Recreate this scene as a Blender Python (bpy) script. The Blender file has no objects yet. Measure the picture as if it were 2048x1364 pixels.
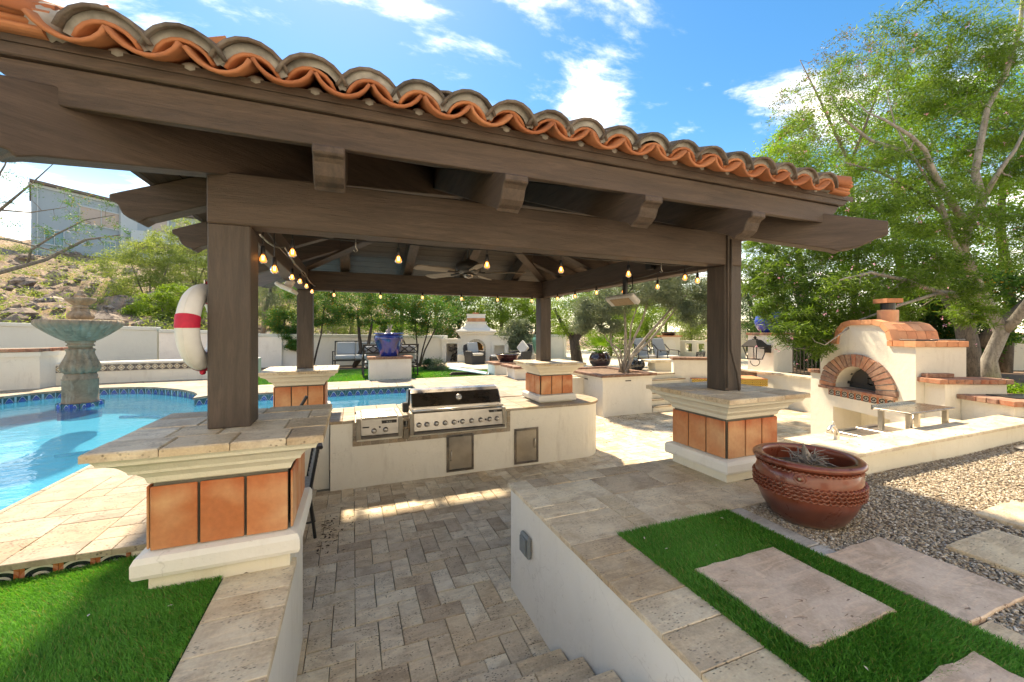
import bpy, math, random
import numpy as np
from mathutils import Vector, Matrix, noise as mn
R = math.radians
random.seed(7)
rng = np.random.default_rng(5)
scene = bpy.context.scene
C = scene.collection

# ------------------------------------------------------------------ camera
EYE = 2.1
YAW = R(21.6)
cam_d = bpy.data.cameras.new("camera")
cam = bpy.data.objects.new("camera", cam_d)
C.objects.link(cam)
cam.location = (0, 0, EYE)
cam.rotation_euler = (R(90), 0, -YAW)
cam_d.sensor_width = 36
cam_d.lens = 806 / 2048 * 36
cam_d.shift_y = -20 / 2048
cam_d.clip_start = 0.05
cam_d.clip_end = 2000
scene.camera = cam

# ------------------------------------------------------------------ world: sky with broken cloud
SUN_EL, SUN_AZ = R(54), R(-5)      # azimuth from +Y, towards +X positive
world = bpy.data.worlds.new("World")
scene.world = world
world.use_nodes = True
wn = world.node_tree
wn.nodes.clear()
def wnode(t, **k):
    n = wn.nodes.new(t)
    for a, b in k.items():
        setattr(n, a, b)
    return n
sky = wnode("ShaderNodeTexSky", sky_type='NISHITA', sun_disc=False)
sky.sun_elevation = SUN_EL
sky.sun_rotation = SUN_AZ
sky.altitude = 400
sky.air_density = 1.0
sky.dust_density = 0.25
sky.ozone_density = 2.5
wout = wnode("ShaderNodeOutputWorld")
bg = wnode("ShaderNodeBackground")
bg.inputs[1].default_value = 0.15
tcw = wnode("ShaderNodeTexCoord")
sep = wnode("ShaderNodeSeparateXYZ")
wn.links.new(tcw.outputs["Generated"], sep.inputs[0])
# project direction on a cloud layer: x/(z+k), y/(z+k)
addz = wnode("ShaderNodeMath", operation='ADD'); addz.inputs[1].default_value = 0.12
wn.links.new(sep.outputs[2], addz.inputs[0])
mxz = wnode("ShaderNodeMath", operation='MAXIMUM'); mxz.inputs[1].default_value = 0.06
wn.links.new(addz.outputs[0], mxz.inputs[0])
dx = wnode("ShaderNodeMath", operation='DIVIDE'); dy = wnode("ShaderNodeMath", operation='DIVIDE')
wn.links.new(sep.outputs[0], dx.inputs[0]); wn.links.new(mxz.outputs[0], dx.inputs[1])
wn.links.new(sep.outputs[1], dy.inputs[0]); wn.links.new(mxz.outputs[0], dy.inputs[1])
cmb = wnode("ShaderNodeCombineXYZ")
wn.links.new(dx.outputs[0], cmb.inputs[0]); wn.links.new(dy.outputs[0], cmb.inputs[1])
mapc = wnode("ShaderNodeMapping")
mapc.inputs["Rotation"].default_value = (0, 0, R(25))
mapc.inputs["Scale"].default_value = (0.9, 1.5, 1)
mapc.inputs["Location"].default_value = (3.1, 1.65, 0)
wn.links.new(cmb.outputs[0], mapc.inputs[0])
cn = wnode("ShaderNodeTexNoise"); cn.inputs["Scale"].default_value = 1.9
cn.inputs["Detail"].default_value = 10; cn.inputs["Roughness"].default_value = 0.62
cn.inputs["Distortion"].default_value = 0.25
wn.links.new(mapc.outputs[0], cn.inputs[0])
cr = wnode("ShaderNodeValToRGB")
cr.color_ramp.elements[0].position = 0.49; cr.color_ramp.elements[0].color = (0, 0, 0, 1)
cr.color_ramp.elements[1].position = 0.79; cr.color_ramp.elements[1].color = (1, 1, 1, 1)
cr.color_ramp.interpolation = 'EASE'
wn.links.new(cn.outputs[0], cr.inputs[0])
# clouds are thicker towards the horizon
hz = wnode("ShaderNodeMapRange"); hz.inputs[1].default_value = 0.0; hz.inputs[2].default_value = 0.30
hz.inputs[3].default_value = 0.50; hz.inputs[4].default_value = 0.0
wn.links.new(sep.outputs[2], hz.inputs[0])
mxc = wnode("ShaderNodeMath", operation='ADD'); mxc.use_clamp = True
wn.links.new(cr.outputs[0], mxc.inputs[0]); wn.links.new(hz.outputs[0], mxc.inputs[1])
fac = wnode("ShaderNodeMath", operation='MULTIPLY'); fac.inputs[1].default_value = 0.70
wn.links.new(mxc.outputs[0], fac.inputs[0])
mixw = wnode("ShaderNodeMix", data_type='RGBA')
mixw.inputs[7].default_value = (7.4, 7.2, 6.9, 1)
satn = wnode("ShaderNodeHueSaturation")
satn.inputs["Saturation"].default_value = 1.36
satn.inputs["Value"].default_value = 0.36
wn.links.new(sky.outputs[0], satn.inputs["Color"])
wn.links.new(fac.outputs[0], mixw.inputs[0]); wn.links.new(satn.outputs[0], mixw.inputs[6])
wn.links.new(mixw.outputs[2], bg.inputs[0])
wn.links.new(bg.outputs[0], wout.inputs[0])

sl = bpy.data.lights.new("sun", 'SUN')
sl.energy = 2.0
sl.angle = R(3.0)
sl.color = (1.0, 0.93, 0.82)
so = bpy.data.objects.new("sun", sl)
C.objects.link(so)
_d = Vector((math.sin(SUN_AZ) * math.cos(SUN_EL), math.cos(SUN_AZ) * math.cos(SUN_EL), math.sin(SUN_EL)))
so.rotation_euler = _d.to_track_quat('Z', 'Y').to_euler()
so.location = _d * 50

scene.view_settings.view_transform = 'Standard'
scene.view_settings.look = 'None'
scene.view_settings.exposure = 2.45
scene.view_settings.gamma = 1.0
scene.view_settings.use_white_balance = True
scene.view_settings.white_balance_temperature = 8700
scene.view_settings.white_balance_tint = 10
scene.cycles.max_bounces = 7
scene.cycles.diffuse_bounces = 4
scene.cycles.glossy_bounces = 3
scene.cycles.transmission_bounces = 5
scene.cycles.transparent_max_bounces = 6
scene.cycles.use_denoising = True
scene.cycles.caustics_reflective = False
scene.cycles.caustics_refractive = False

# ------------------------------------------------------------------ calibration: photo pixel (2048 wide) to place
FP, CU, HV = 806., 1024., 662.
_c, _s = math.cos(YAW), math.sin(YAW)
def ray(u, v):
    a = (u - CU) / FP
    return (a * _c + _s, -a * _s + _c, (HV - v) / FP)
def AZ(u, v, z):
    r = ray(u, v); t = (z - EYE) / r[2]; return Vector((r[0] * t, r[1] * t, z))
def AD(u, v, d):
    r = ray(u, v); return Vector((r[0] * d, r[1] * d, EYE + r[2] * d))
def AY(u, v, y):
    r = ray(u, v); t = y / r[1]; return Vector((r[0] * t, y, EYE + r[2] * t))

# ------------------------------------------------------------------ mesh helpers
class MB:
    def __init__(s): s.v = []; s.f = []; s.uvs = None
    def add(s, vs, fs):
        n = len(s.v); s.v += [tuple(p) for p in vs]; s.f += [tuple(i + n for i in f) for f in fs]; return s
    def box(s, x0, x1, y0, y1, z0, z1):
        return s.add([(x0,y0,z0),(x1,y0,z0),(x1,y1,z0),(x0,y1,z0),(x0,y0,z1),(x1,y0,z1),(x1,y1,z1),(x0,y1,z1)],
                     [(3,2,1,0),(4,5,6,7),(0,1,5,4),(1,2,6,5),(2,3,7,6),(3,0,4,7)])
    def cbox(s, x0, x1, y0, y1, z0, z1, c=.006):      # top edges chamfered
        return s.add([(x0,y0,z0),(x1,y0,z0),(x1,y1,z0),(x0,y1,z0),(x0,y0,z1-c),(x1,y0,z1-c),(x1,y1,z1-c),(x0,y1,z1-c),
                      (x0+c,y0+c,z1),(x1-c,y0+c,z1),(x1-c,y1-c,z1),(x0+c,y1-c,z1)],
                     [(3,2,1,0),(8,9,10,11),(0,1,5,4),(1,2,6,5),(2,3,7,6),(3,0,4,7),(4,5,9,8),(5,6,10,9),(6,7,11,10),(7,4,8,11)])
    def xbox(s, x0, x1, y0, y1, z0, z1, c=.006):      # every edge chamfered
        P = []
        for (x, sx) in ((x0, 1), (x1, -1)):
            for (y, sy) in ((y0, 1), (y1, -1)):
                for (z, sz) in ((z0, 1), (z1, -1)):
                    P += [(x, y+sy*c, z+sz*c), (x+sx*c, y, z+sz*c), (x+sx*c, y+sy*c, z)]
        def i(a, b, d, k): return (a*4 + b*2 + d)*3 + k
        F = []
        F += [(i(0,0,0,0),i(0,0,1,0),i(0,1,1,0),i(0,1,0,0)), (i(1,0,0,0),i(1,1,0,0),i(1,1,1,0),i(1,0,1,0))]
        F += [(i(0,0,0,1),i(1,0,0,1),i(1,0,1,1),i(0,0,1,1)), (i(0,1,0,1),i(0,1,1,1),i(1,1,1,1),i(1,1,0,1))]
        F += [(i(0,0,0,2),i(0,1,0,2),i(1,1,0,2),i(1,0,0,2)), (i(0,0,1,2),i(1,0,1,2),i(1,1,1,2),i(0,1,1,2))]
        for a in (0, 1):
            for b in (0, 1):
                F.append((i(a,b,0,0),i(a,b,1,0),i(a,b,1,1),i(a,b,0,1)))
                F.append((i(a,0,b,0),i(a,1,b,0),i(a,1,b,2),i(a,0,b,2)))
                F.append((i(0,a,b,1),i(1,a,b,1),i(1,a,b,2),i(0,a,b,2)))
                for d in (0, 1):
                    F.append((i(a,b,d,0),i(a,b,d,1),i(a,b,d,2)))
        return s.add(P, F)
    def prism(s, poly, ax, a, b):                      # polygon in the two other axes, extruded along ax
        def p(q, t):
            return {'x': (t, q[0], q[1]), 'y': (q[0], t, q[1]), 'z': (q[0], q[1], t)}[ax]
        n = len(poly)
        return s.add([p(q, a) for q in poly] + [p(q, b) for q in poly],
                     [tuple(range(n))[::-1], tuple(range(n, 2*n))] + [(i, (i+1) % n, (i+1) % n + n, i + n) for i in range(n)])
    def lathe(s, prof, c=(0,0,0), seg=24, rf=None, cap=True, sq=1.0):
        vs = []
        for k, (r, z) in enumerate(prof):
            for j in range(seg):
                a = 2*math.pi*j/seg
                rr = r * (rf(a, z) if rf else 1)
                vs.append((c[0] + rr*math.cos(a), c[1] + rr*math.sin(a)*sq, c[2] + z))
        fs = []
        for k in range(len(prof)-1):
            for j in range(seg):
                j2 = (j+1) % seg
                fs.append((k*seg+j, k*seg+j2, (k+1)*seg+j2, (k+1)*seg+j))
        if cap:
            fs.append(tuple(range(seg))[::-1])
            m = (len(prof)-1)*seg
            fs.append(tuple(range(m, m+seg)))
        return s.add(vs, fs)
    def tube(s, pts, rad, seg=6, cap=True):
        pts = [Vector(p) for p in pts]
        n = len(pts)
        if not hasattr(rad, '__len__'): rad = [rad]*n
        vs = []; up = None
        for k in range(n):
            d = (pts[min(k+1, n-1)] - pts[max(k-1, 0)])
            if d.length < 1e-9: d = Vector((0,0,1))
            d.normalize()
            if up is None:
                up = Vector((0,0,1)) if abs(d.z) < .9 else Vector((1,0,0))
            x = up.cross(d)
            if x.length < 1e-5: x = Vector((1,0,0)).cross(d)
            x.normalize(); y = d.cross(x); up = y
            for j in range(seg):
                a = 2*math.pi*j/seg
                vs.append(pts[k] + x*(rad[k]*math.cos(a)) + y*(rad[k]*math.sin(a)))
        fs = []
        for k in range(n-1):
            for j in range(seg):
                j2 = (j+1) % seg
                fs.append((k*seg+j, k*seg+j2, (k+1)*seg+j2, (k+1)*seg+j))
        if cap:
            fs.append(tuple(range(seg))[::-1]); fs.append(tuple(range((n-1)*seg, n*seg)))
        return s.add(vs, fs)
    def ball(s, c, r, seg=10, rings=6, sz=1.0):
        prof = [(max(1e-4, r*math.sin(math.pi*k/rings)), -r*sz*math.cos(math.pi*k/rings)) for k in range(rings+1)]
        return s.lathe(prof, c, seg)
    def rings(s, cx, cy, prof, cap=True):              # square mouldings: prof = [(hx, hy, z)]
        vs = []
        for hx, hy, z in prof:
            vs += [(cx-hx,cy-hy,z),(cx+hx,cy-hy,z),(cx+hx,cy+hy,z),(cx-hx,cy+hy,z)]
        fs = []
        for k in range(len(prof)-1):
            for j in range(4):
                j2 = (j+1) % 4
                fs.append((k*4+j, k*4+j2, (k+1)*4+j2, (k+1)*4+j))
        if cap:
            fs.append((3,2,1,0)); m = (len(prof)-1)*4; fs.append((m,m+1,m+2,m+3))
        return s.add(vs, fs)
    def xf(s, M):
        s.v = [tuple(M @ Vector(p)) for p in s.v]; return s
    def mesh(s, name="mesh", smooth=False):
        me = bpy.data.meshes.new(name)
        me.from_pydata(s.v, [], s.f)
        if smooth:
            me.polygons.foreach_set("use_smooth", [True]*len(me.polygons))
        me.update()
        return me

WORLD = set()
def ob(name, m, mat=None, parent=None, loc=None, rot=None, smooth=False):
    me = m.mesh(name, smooth) if isinstance(m, MB) else m
    if mat is not None and not me.materials: me.materials.append(mat)
    o = bpy.data.objects.new(name, me)
    C.objects.link(o)
    if parent is not None:
        o.parent = parent
        if parent.name in WORLD:
            o.location = -Vector(parent.location)
    if loc is not None: o.location = Vector(o.location) + Vector(loc)
    if rot is not None: o.rotation_euler = rot
    return o
def tag(o, label, cat, group=None):
    o['label'] = label; o['category'] = cat
    if group: o['group'] = group
    return o
def thing(name, label, cat, loc=(0,0,0), rz=0, group=None, world=True):
    o = bpy.data.objects.new(name, None); C.objects.link(o)
    o.empty_display_size = .1
    o.location = loc; o.rotation_euler = (0, 0, rz)
    if world: WORLD.add(o.name)
    return tag(o, label, cat, group)
def struct(name, m, mat, smooth=False, parent=None):
    o = ob(name, m, mat, parent, smooth=smooth)
    if parent is None: o['kind'] = 'structure'
    return o
def stuff(o): o['kind'] = 'stuff'; return o
def dup(root, loc, rz=None, label=None):
    r = root.copy(); C.objects.link(r); r.location = loc
    if rz is not None: r.rotation_euler = (0, 0, rz)
    if label: r['label'] = label
    for ch in root.children:
        c = ch.copy(); C.objects.link(c); c.parent = r
        for g in ch.children:
            d = g.copy(); C.objects.link(d); d.parent = c
    return r
def bevel(o, w=.008, seg=2):
    m = o.modifiers.new('bevel', 'BEVEL'); m.width = w; m.segments = seg; m.limit_method = 'ANGLE'; m.angle_limit = R(35); return o

# ------------------------------------------------------------------ materials
class NT:
    def __init__(s, name):
        s.m = bpy.data.materials.new(name); s.m.use_nodes = True; s.t = s.m.node_tree
        s.b = s.t.nodes["Principled BSDF"]; s.out = s.t.nodes["Material Output"]
        s.pos = s.n("ShaderNodeNewGeometry").outputs["Position"]
    def n(s, t, **k):
        x = s.t.nodes.new(t)
        for a, b in k.items(): setattr(x, a, b)
        return x
    def l(s, a, b): s.t.links.new(a, b)
    def setin(s, node, i, v):
        if hasattr(v, 'is_output') or isinstance(v, bpy.types.NodeSocket): s.l(v, node.inputs[i])
        else: node.inputs[i].default_value = v
    def scale(s, vec, sc, rot=None):
        x = s.n("ShaderNodeMapping"); s.l(vec, x.inputs[0])
        x.inputs["Scale"].default_value = sc if hasattr(sc, '__len__') else (sc,)*3
        if rot: x.inputs["Rotation"].default_value = rot
        return x.outputs[0]
    def noise(s, sc=5, det=4, rough=.55, vec=None, dist=0):
        x = s.n("ShaderNodeTexNoise"); s.l(vec or s.pos, x.inputs[0])
        x.inputs["Scale"].default_value = sc; x.inputs["Detail"].default_value = det
        x.inputs["Roughness"].default_value = rough; x.inputs["Distortion"].default_value = dist
        return x.outputs[0]
    def vor(s, sc=5, feat='F1', vec=None, out="Distance", rnd=1):
        x = s.n("ShaderNodeTexVoronoi", feature=feat); s.l(vec or s.pos, x.inputs[0])
        x.inputs["Scale"].default_value = sc; x.inputs["Randomness"].default_value = rnd
        return x.outputs[out]
    def ramp(s, f, stops, inter='LINEAR'):
        x = s.n("ShaderNodeValToRGB"); x.color_ramp.interpolation = inter
        e = x.color_ramp.elements
        while len(e) < len(stops): e.new(.5)
        for q, (p, c) in zip(e, stops):
            q.position = p
            q.color = (c, c, c, 1) if not hasattr(c, '__len__') else (*c[:3], 1)
        s.l(f, x.inputs[0]); return x.outputs[0]
    def mix(s, f, a, b, mode='MIX'):
        x = s.n("ShaderNodeMix", data_type='RGBA', blend_type=mode)
        s.setin(x, 0, f)
        for i, v in ((6, a), (7, b)):
            if hasattr(v, '__len__') and not isinstance(v, bpy.types.NodeSocket): v = (*v[:3], 1)
            s.setin(x, i, v)
        return x.outputs[2]
    def math(s, op, a, b=0., clamp=False):
        x = s.n("ShaderNodeMath", operation=op); x.use_clamp = clamp
        s.setin(x, 0, a); s.setin(x, 1, b); return x.outputs[0]
    def rnd(s):
        a = s.n("ShaderNodeObjectInfo").outputs["Random"]
        b = s.n("ShaderNodeNewGeometry").outputs["Random Per Island"]
        return s.math('FRACT', s.math('ADD', a, b))
    def bump(s, h, st=.3, d=.01, prev=None):
        x = s.n("ShaderNodeBump"); x.inputs["Strength"].default_value = st; x.inputs["Distance"].default_value = d
        s.l(h, x.inputs["Height"])
        if prev is not None: s.l(prev, x.inputs["Normal"])
        return x.outputs[0]
    def fin(s, col=None, rough=None, nrm=None, **k):
        if col is not None:
            if isinstance(col, bpy.types.NodeSocket): s.l(col, s.b.inputs["Base Color"])
            else: s.b.inputs["Base Color"].default_value = (*col[:3], 1)
        if rough is not None: s.setin(s.b, "Roughness", rough)
        if nrm is not None: s.l(nrm, s.b.inputs["Normal"])
        for a, b in k.items():
            s.setin(s.b, a.replace('_', ' '), b)
        return s.m

def m_plain(name, col, rough=.6, metal=0, noisy=.12, sc=30, **k):
    t = NT(name)
    n = t.noise(sc, 4)
    c = t.mix(t.ramp(n, [(.3, 0), (.7, 1)]), [x*(1-noisy) for x in col], [min(1, x*(1+noisy)) for x in col])
    return t.fin(c, rough, t.bump(n, .08, .004), Metallic=metal, **k)

def m_travertine(name, cols, pits=.5, rough=.62, stain=.25, pitc=(.035, .03, .026), ps=1.):
    t = NT(name)
    r = t.rnd()
    base = t.ramp(r, [(i/(len(cols)-1), c) for i, c in enumerate(cols)])
    # offset texture space per stone
    off = t.n("ShaderNodeVectorMath", operation='SCALE'); 
    cx = t.n("ShaderNodeCombineXYZ"); t.l(r, cx.inputs[0]); t.l(r, cx.inputs[1]); t.l(r, cx.inputs[2])
    t.l(cx.outputs[0], off.inputs[0]); off.inputs["Scale"].default_value = 37.
    ad = t.n("ShaderNodeVectorMath", operation='ADD'); t.l(t.pos, ad.inputs[0]); t.l(off.outputs[0], ad.inputs[1])
    v = ad.outputs[0]
    blot = t.noise(5, 6, .65, v, .6)
    c = t.mix(t.ramp(blot, [(.38, 0), (.60, 1)]), t.mix(1, base, (.72, .67, .62), 'MULTIPLY'), base)
    c = t.mix(t.math('MULTIPLY', t.ramp(t.noise(1.8, 5, .7, v, .8), [(.54, 0), (.68, 1)]), .4), c, (.34, .28, .23))
    veins = t.noise(4, 8, .7, t.scale(v, (1, 6, 6)), 1.2)
    c = t.mix(t.math('MULTIPLY', t.ramp(veins, [(.50, 0), (.62, 1)]), .5), c, t.mix(1, base, (1.22, 1.16, 1.08), 'MULTIPLY'))
    warm = t.noise(1.3, 3, .5, v)
    c = t.mix(t.math('MULTIPLY', t.ramp(warm, [(.52, 0), (.68, 1)]), stain), c, (.42, .27, .13))
    pv = t.vor(46/ps, vec=t.scale(v, (1, 1.9, 1)))
    pm = t.noise(9, 3, .6, v)
    pit = t.math('MULTIPLY', t.ramp(pv, [(.16, 1), (.34, 0)]), t.ramp(pm, [(.47, 0), (.56, 1)]))
    big = t.math('MULTIPLY', t.ramp(t.vor(15/ps, vec=t.scale(v, (1, 2.3, 1))), [(.08, 1), (.19, 0)]), t.ramp(t.noise(3, 2, .5, v), [(.45, 0), (.6, 1)]))
    pit = t.math('MAXIMUM', pit, big)
    if ps > 1: pit = t.math('MULTIPLY', t.ramp(t.noise(17, 3, .6, t.scale(v, (1, 2.6, 1)), .8), [(.655, 0), (.70, 1)]), t.ramp(t.noise(5, 2, .5, v), [(.40, .2), (.55, 1)]))
    c = t.mix(t.math('MULTIPLY', pit, pits), c, pitc)
    c = t.mix(.25, c, t.ramp(t.noise(90, 3), [(.3, (.25, .22, .19)), (.7, (.75, .7, .62))]), 'OVERLAY')
    h = t.math('SUBTRACT', blot, t.math('MULTIPLY', pit, 1.2))
    return t.fin(c, rough, t.bump(h, .5, .006, t.bump(t.noise(120, 3), .25, .002)))

def m_stucco(name, col=(.74, .70, .60), stain=(.45, .40, .33), amt=.35, sc=1.0):
    t = NT(name)
    n = t.noise(2.2*sc, 6, .65, dist=.4); f = t.noise(60, 4, .6)
    st = t.noise(3*sc, 5, .7, t.scale(t.pos, (2.2, 2.2, .45)))
    c = t.mix(t.ramp(n, [(.3, 0), (.7, 1)]), [x*.93 for x in col], col)
    c = t.mix(t.math('MULTIPLY', t.ramp(st, [(.56, 0), (.74, 1)]), amt), c, stain)
    spk = t.math('MULTIPLY', t.ramp(t.noise(26, 4, .7), [(.64, 0), (.70, 1)]), .35)
    c = t.mix(spk, c, stain)
    warp = t.n("ShaderNodeVectorMath", operation='ADD'); nz_ = t.n("ShaderNodeTexNoise"); nz_.inputs["Scale"].default_value = 3; nz_.inputs["Detail"].default_value = 5
    t.l(t.pos, nz_.inputs[0]); t.l(t.pos, warp.inputs[0]); t.l(nz_.outputs[1], warp.inputs[1])
    ck = t.math('MULTIPLY', t.ramp(t.vor(1.1, 'DISTANCE_TO_EDGE', warp.outputs[0]), [(.0, 1), (.006, 0)]), t.ramp(t.noise(.9, 2), [(.50, 0), (.58, 1)]))
    c = t.mix(t.math('MULTIPLY', ck, .22), c, [x*.5 for x in stain])
    return t.fin(c, .85, t.bump(t.noise(9, 6, .65), .35, .02, t.bump(f, .25, .003)))

def m_wood(name, axis='x', col=(.084, .057, .042), rz=0):
    t = NT(name)
    sc = {'x': (1.2, 14, 14), 'y': (14, 1.2, 14), 'z': (14, 14, 1.2)}[axis]
    if rz: t.pos = t.scale(t.pos, 1, (0, 0, rz))
    v = t.scale(t.pos, sc)
    g = t.noise(1.6, 7, .7, v, .7)
    fine = t.noise(11, 5, .75, v)
    blot = t.noise(1.1, 3, .5)
    knot = t.vor(1.0, vec=t.scale(t.pos, tuple(.9 if k == 1.2 else 3.6 for k in sc)))
    kn = t.ramp(knot, [(.05, 1), (.13, 0)])
    d = [x*.50 for x in col]; li = [min(1, x*1.35) for x in col]
    c = t.mix(t.ramp(g, [(.32, 0), (.66, 1)]), d, li)
    c = t.mix(t.math('MULTIPLY', t.ramp(fine, [(.38, 1), (.52, 0)]), .55), c, [x*.5 for x in col])
    c = t.mix(t.math('MULTIPLY', t.ramp(blot, [(.4, 0), (.65, 1)]), .25), c, [col[0]*1.35, col[1]*1.4, col[2]*1.5])
    c = t.mix(t.math('MULTIPLY', kn, .7), c, [x*.35 for x in col])
    r = t.ramp(fine, [(.3, .48), (.7, .7)])
    return t.fin(c, r, t.bump(t.math('ADD', g, t.math('MULTIPLY', fine, .8)), .6, .008))

def m_clay(name, a=(.32, .105, .045), b=(.44, .18, .085), weather=.0, rough=.8):
    t = NT(name)
    r = t.rnd()
    n = t.noise(4, 5, .6, dist=.5)
    c = t.mix(r, a, b)
    c = t.mix(t.ramp(n, [(.35, 0), (.7, 1)]), c, t.mix(1, c, (1.25, 1.3, 1.35), 'MULTIPLY'))
    k = t.ramp(t.noise(7, 6, .7), [(.55, 0), (.72, 1)])
    c = t.mix(t.math('MULTIPLY', k, .45), c, (.10, .07, .055))
    if weather:
        up = t.n("ShaderNodeNewGeometry").outputs["Normal"]
        s3 = t.n("ShaderNodeSeparateXYZ"); t.l(up, s3.inputs[0])
        w = t.noise(9, 6, .7)
        c = t.mix(t.math('MULTIPLY', t.ramp(w, [(.42, 0), (.60, 1)]), weather), c, (.33, .31, .28))
        c = t.mix(t.math('MULTIPLY', t.ramp(t.noise(16, 5, .7), [(.56, 0), (.66, 1)]), weather), c, (.03, .028, .026))
    return t.fin(c, rough, t.bump(t.noise(40, 5), .35, .004))

def m_saltillo(name):
    t = NT(name)
    r = t.rnd()
    a = t.ramp(r, [(0, (.50, .15, .055)), (.35, (.56, .20, .08)), (.7, (.62, .27, .12)), (1, (.46, .13, .045))])
    n = t.noise(2.2, 2, .5, dist=.6)
    c = t.mix(t.ramp(n, [(.46, 0), (.66, 1)]), a, (.66, .36, .19))
    s3 = t.n("ShaderNodeSeparateXYZ"); t.l(t.pos, s3.inputs[0])
    # water-worn darker orange runs near the top of the tiles
    drip = t.noise(9, 3, .6, t.scale(t.pos, (1, 1, .18)))
    top = t.math('ADD', t.math('MULTIPLY', t.math('SUBTRACT', s3.outputs[2], 1.24), 6.), t.math('SUBTRACT', drip, .62), True)
    c = t.mix(t.math('MULTIPLY', top, 1.1, True), c, (.46, .075, .012))
    c = t.mix(.15, c, t.ramp(t.noise(35, 4), [(.3, 0.2), (.7, .8)]), 'OVERLAY')
    return t.fin(c, t.ramp(t.noise(12, 3), [(.3, .38), (.7, .6)]), t.bump(t.noise(18, 4), .12, .006))

def m_brick(name, cols=((.33, .10, .055), (.42, .17, .09), (.26, .12, .085), (.16, .09, .07), (.48, .25, .15))):
    t = NT(name)
    r = t.rnd()
    c = t.ramp(r, [(i/(len(cols)-1), q) for i, q in enumerate(cols)], 'CONSTANT' if False else 'LINEAR')
    n = t.noise(14, 6, .7)
    c = t.mix(t.math('MULTIPLY', t.ramp(n, [(.4, 0), (.65, 1)]), .55), c, (.42, .30, .22))
    c = t.mix(t.math('MULTIPLY', t.ramp(t.noise(9, 5, .7), [(.55, 0), (.7, 1)]), .6), c, (.05, .04, .035))
    return t.fin(c, .85, t.bump(t.noise(30, 6, .7), .6, .008))

def m_leaf(name, a, b, trans=.45, rough=.5, c3=None):
    t = NT(name)
    r = t.n("ShaderNodeNewGeometry").outputs["Random Per Island"]
    big = t.noise(1.1, 3, .6)
    c = t.mix(t.math('ADD', t.math('MULTIPLY', r, .55), t.math('MULTIPLY', t.ramp(big, [(.35, 0), (.65, 1)]), .45)), a, b)
    if c3: c = t.mix(t.math('GREATER_THAN', r, .93), c, c3)
    t.l(c, t.b.inputs["Base Color"]); t.b.inputs["Roughness"].default_value = rough
    t.b.inputs["Specular IOR Level"].default_value = .35
    tr = t.n("ShaderNodeBsdfTranslucent"); t.l(t.mix(1, c, (1.5, 1.45, .75), 'MULTIPLY'), tr.inputs[0])
    ms = t.n("ShaderNodeMixShader"); ms.inputs[0].default_value = trans
    t.l(t.b.outputs[0], ms.inputs[1]); t.l(tr.outputs[0], ms.inputs[2]); t.l(ms.outputs[0], t.out.inputs[0])
    return t.m

def m_bark(name, a=(.16, .13, .10), b=(.30, .26, .21)):
    t = NT(name)
    n = t.noise(3, 6, .7, t.scale(t.pos, (5, 5, 1.2)), .8)
    c = t.mix(t.ramp(n, [(.35, 0), (.65, 1)]), a, b)
    c = t.mix(t.math('MULTIPLY', t.ramp(t.noise(22, 4), [(.55, 0), (.7, 1)]), .5), c, [x*.3 for x in a])
    return t.fin(c, .9, t.bump(n, .6, .02))

def m_steel(name, col=(.62, .59, .55), rough=.30, ax='x'):
    t = NT(name)
    v = t.scale(t.pos, {'x': (2, 180, 180), 'z': (180, 180, 2), 'y': (180, 2, 180)}[ax])
    n = t.noise(3, 3, .6, v); bl = t.noise(5, 4, .6)
    c = t.mix(t.ramp(bl, [(.35, 0), (.7, 1)]), [x*.8 for x in col], col)
    return t.fin(c, t.ramp(t.math('ADD', t.math('MULTIPLY', n, .5), t.math('MULTIPLY', bl, .5)), [(.3, rough*.8), (.7, rough*1.5)]), t.bump(n, .06, .001), Metallic=1.)

def m_glaze(name, col, rough=.12, coat=.6, var=.35):
    t = NT(name)
    n = t.noise(5, 4, .6, t.scale(t.pos, (1, 1, .5)), .4)
    c = t.mix(t.ramp(n, [(.35, 0), (.7, 1)]), [x*(1-var) for x in col], [min(1, x*(1+var)) for x in col])
    return t.fin(c, t.ramp(t.noise(20, 4), [(.3, rough), (.75, rough*2.6)]), t.bump(t.noise(9, 4), .12, .01), Coat_Weight=coat)

M = {}
TRAV_D = [(.60, .51, .38), (.80, .72, .58), (.70, .60, .46), (.50, .40, .29), (.84, .77, .64), (.64, .53, .39), (.78, .69, .55), (.70, .57, .40)]
TRAV_L = [(.32, .27, .21), (.38, .34, .28), (.33, .26, .19), (.40, .365, .31), (.32, .28, .23), (.27, .23, .185)]
M['trav'] = m_travertine('travertine_grey', TRAV_D, .8)
M['trav_l'] = m_travertine('travertine_cream', TRAV_L, .7, stain=.35)
M['trav_cap'] = m_travertine('travertine_cap', [(.60, .51, .37), (.78, .70, .56), (.52, .42, .30), (.68, .55, .37), (.82, .74, .60), (.64, .54, .40)], .6)
M['stone'] = m_travertine('pink_flagstone', [(.68, .54, .44), (.72, .58, .48), (.65, .52, .42)], .8, stain=.12, pitc=(.20, .11, .07), ps=2.)
M['stone_y'] = m_travertine('sand_flagstone', [(.66, .56, .40), (.68, .57, .42)], .5, stain=.12)
M['bluestone'] = m_travertine('grey_border_stone', [(.44, .45, .45), (.50, .51, .51)], .12, stain=.05)
M['stucco'] = m_stucco('stucco_cream', (.80, .77, .68))
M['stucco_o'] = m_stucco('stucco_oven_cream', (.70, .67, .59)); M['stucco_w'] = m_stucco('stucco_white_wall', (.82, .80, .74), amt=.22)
M['stucco_g'] = m_stucco('stucco_grey_green', (.60, .63, .58), amt=.3, sc=.5)
M['stucco_y'] = m_stucco('stucco_yellow_cream', (.78, .745, .63), (.50, .40, .26), .3)
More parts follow.
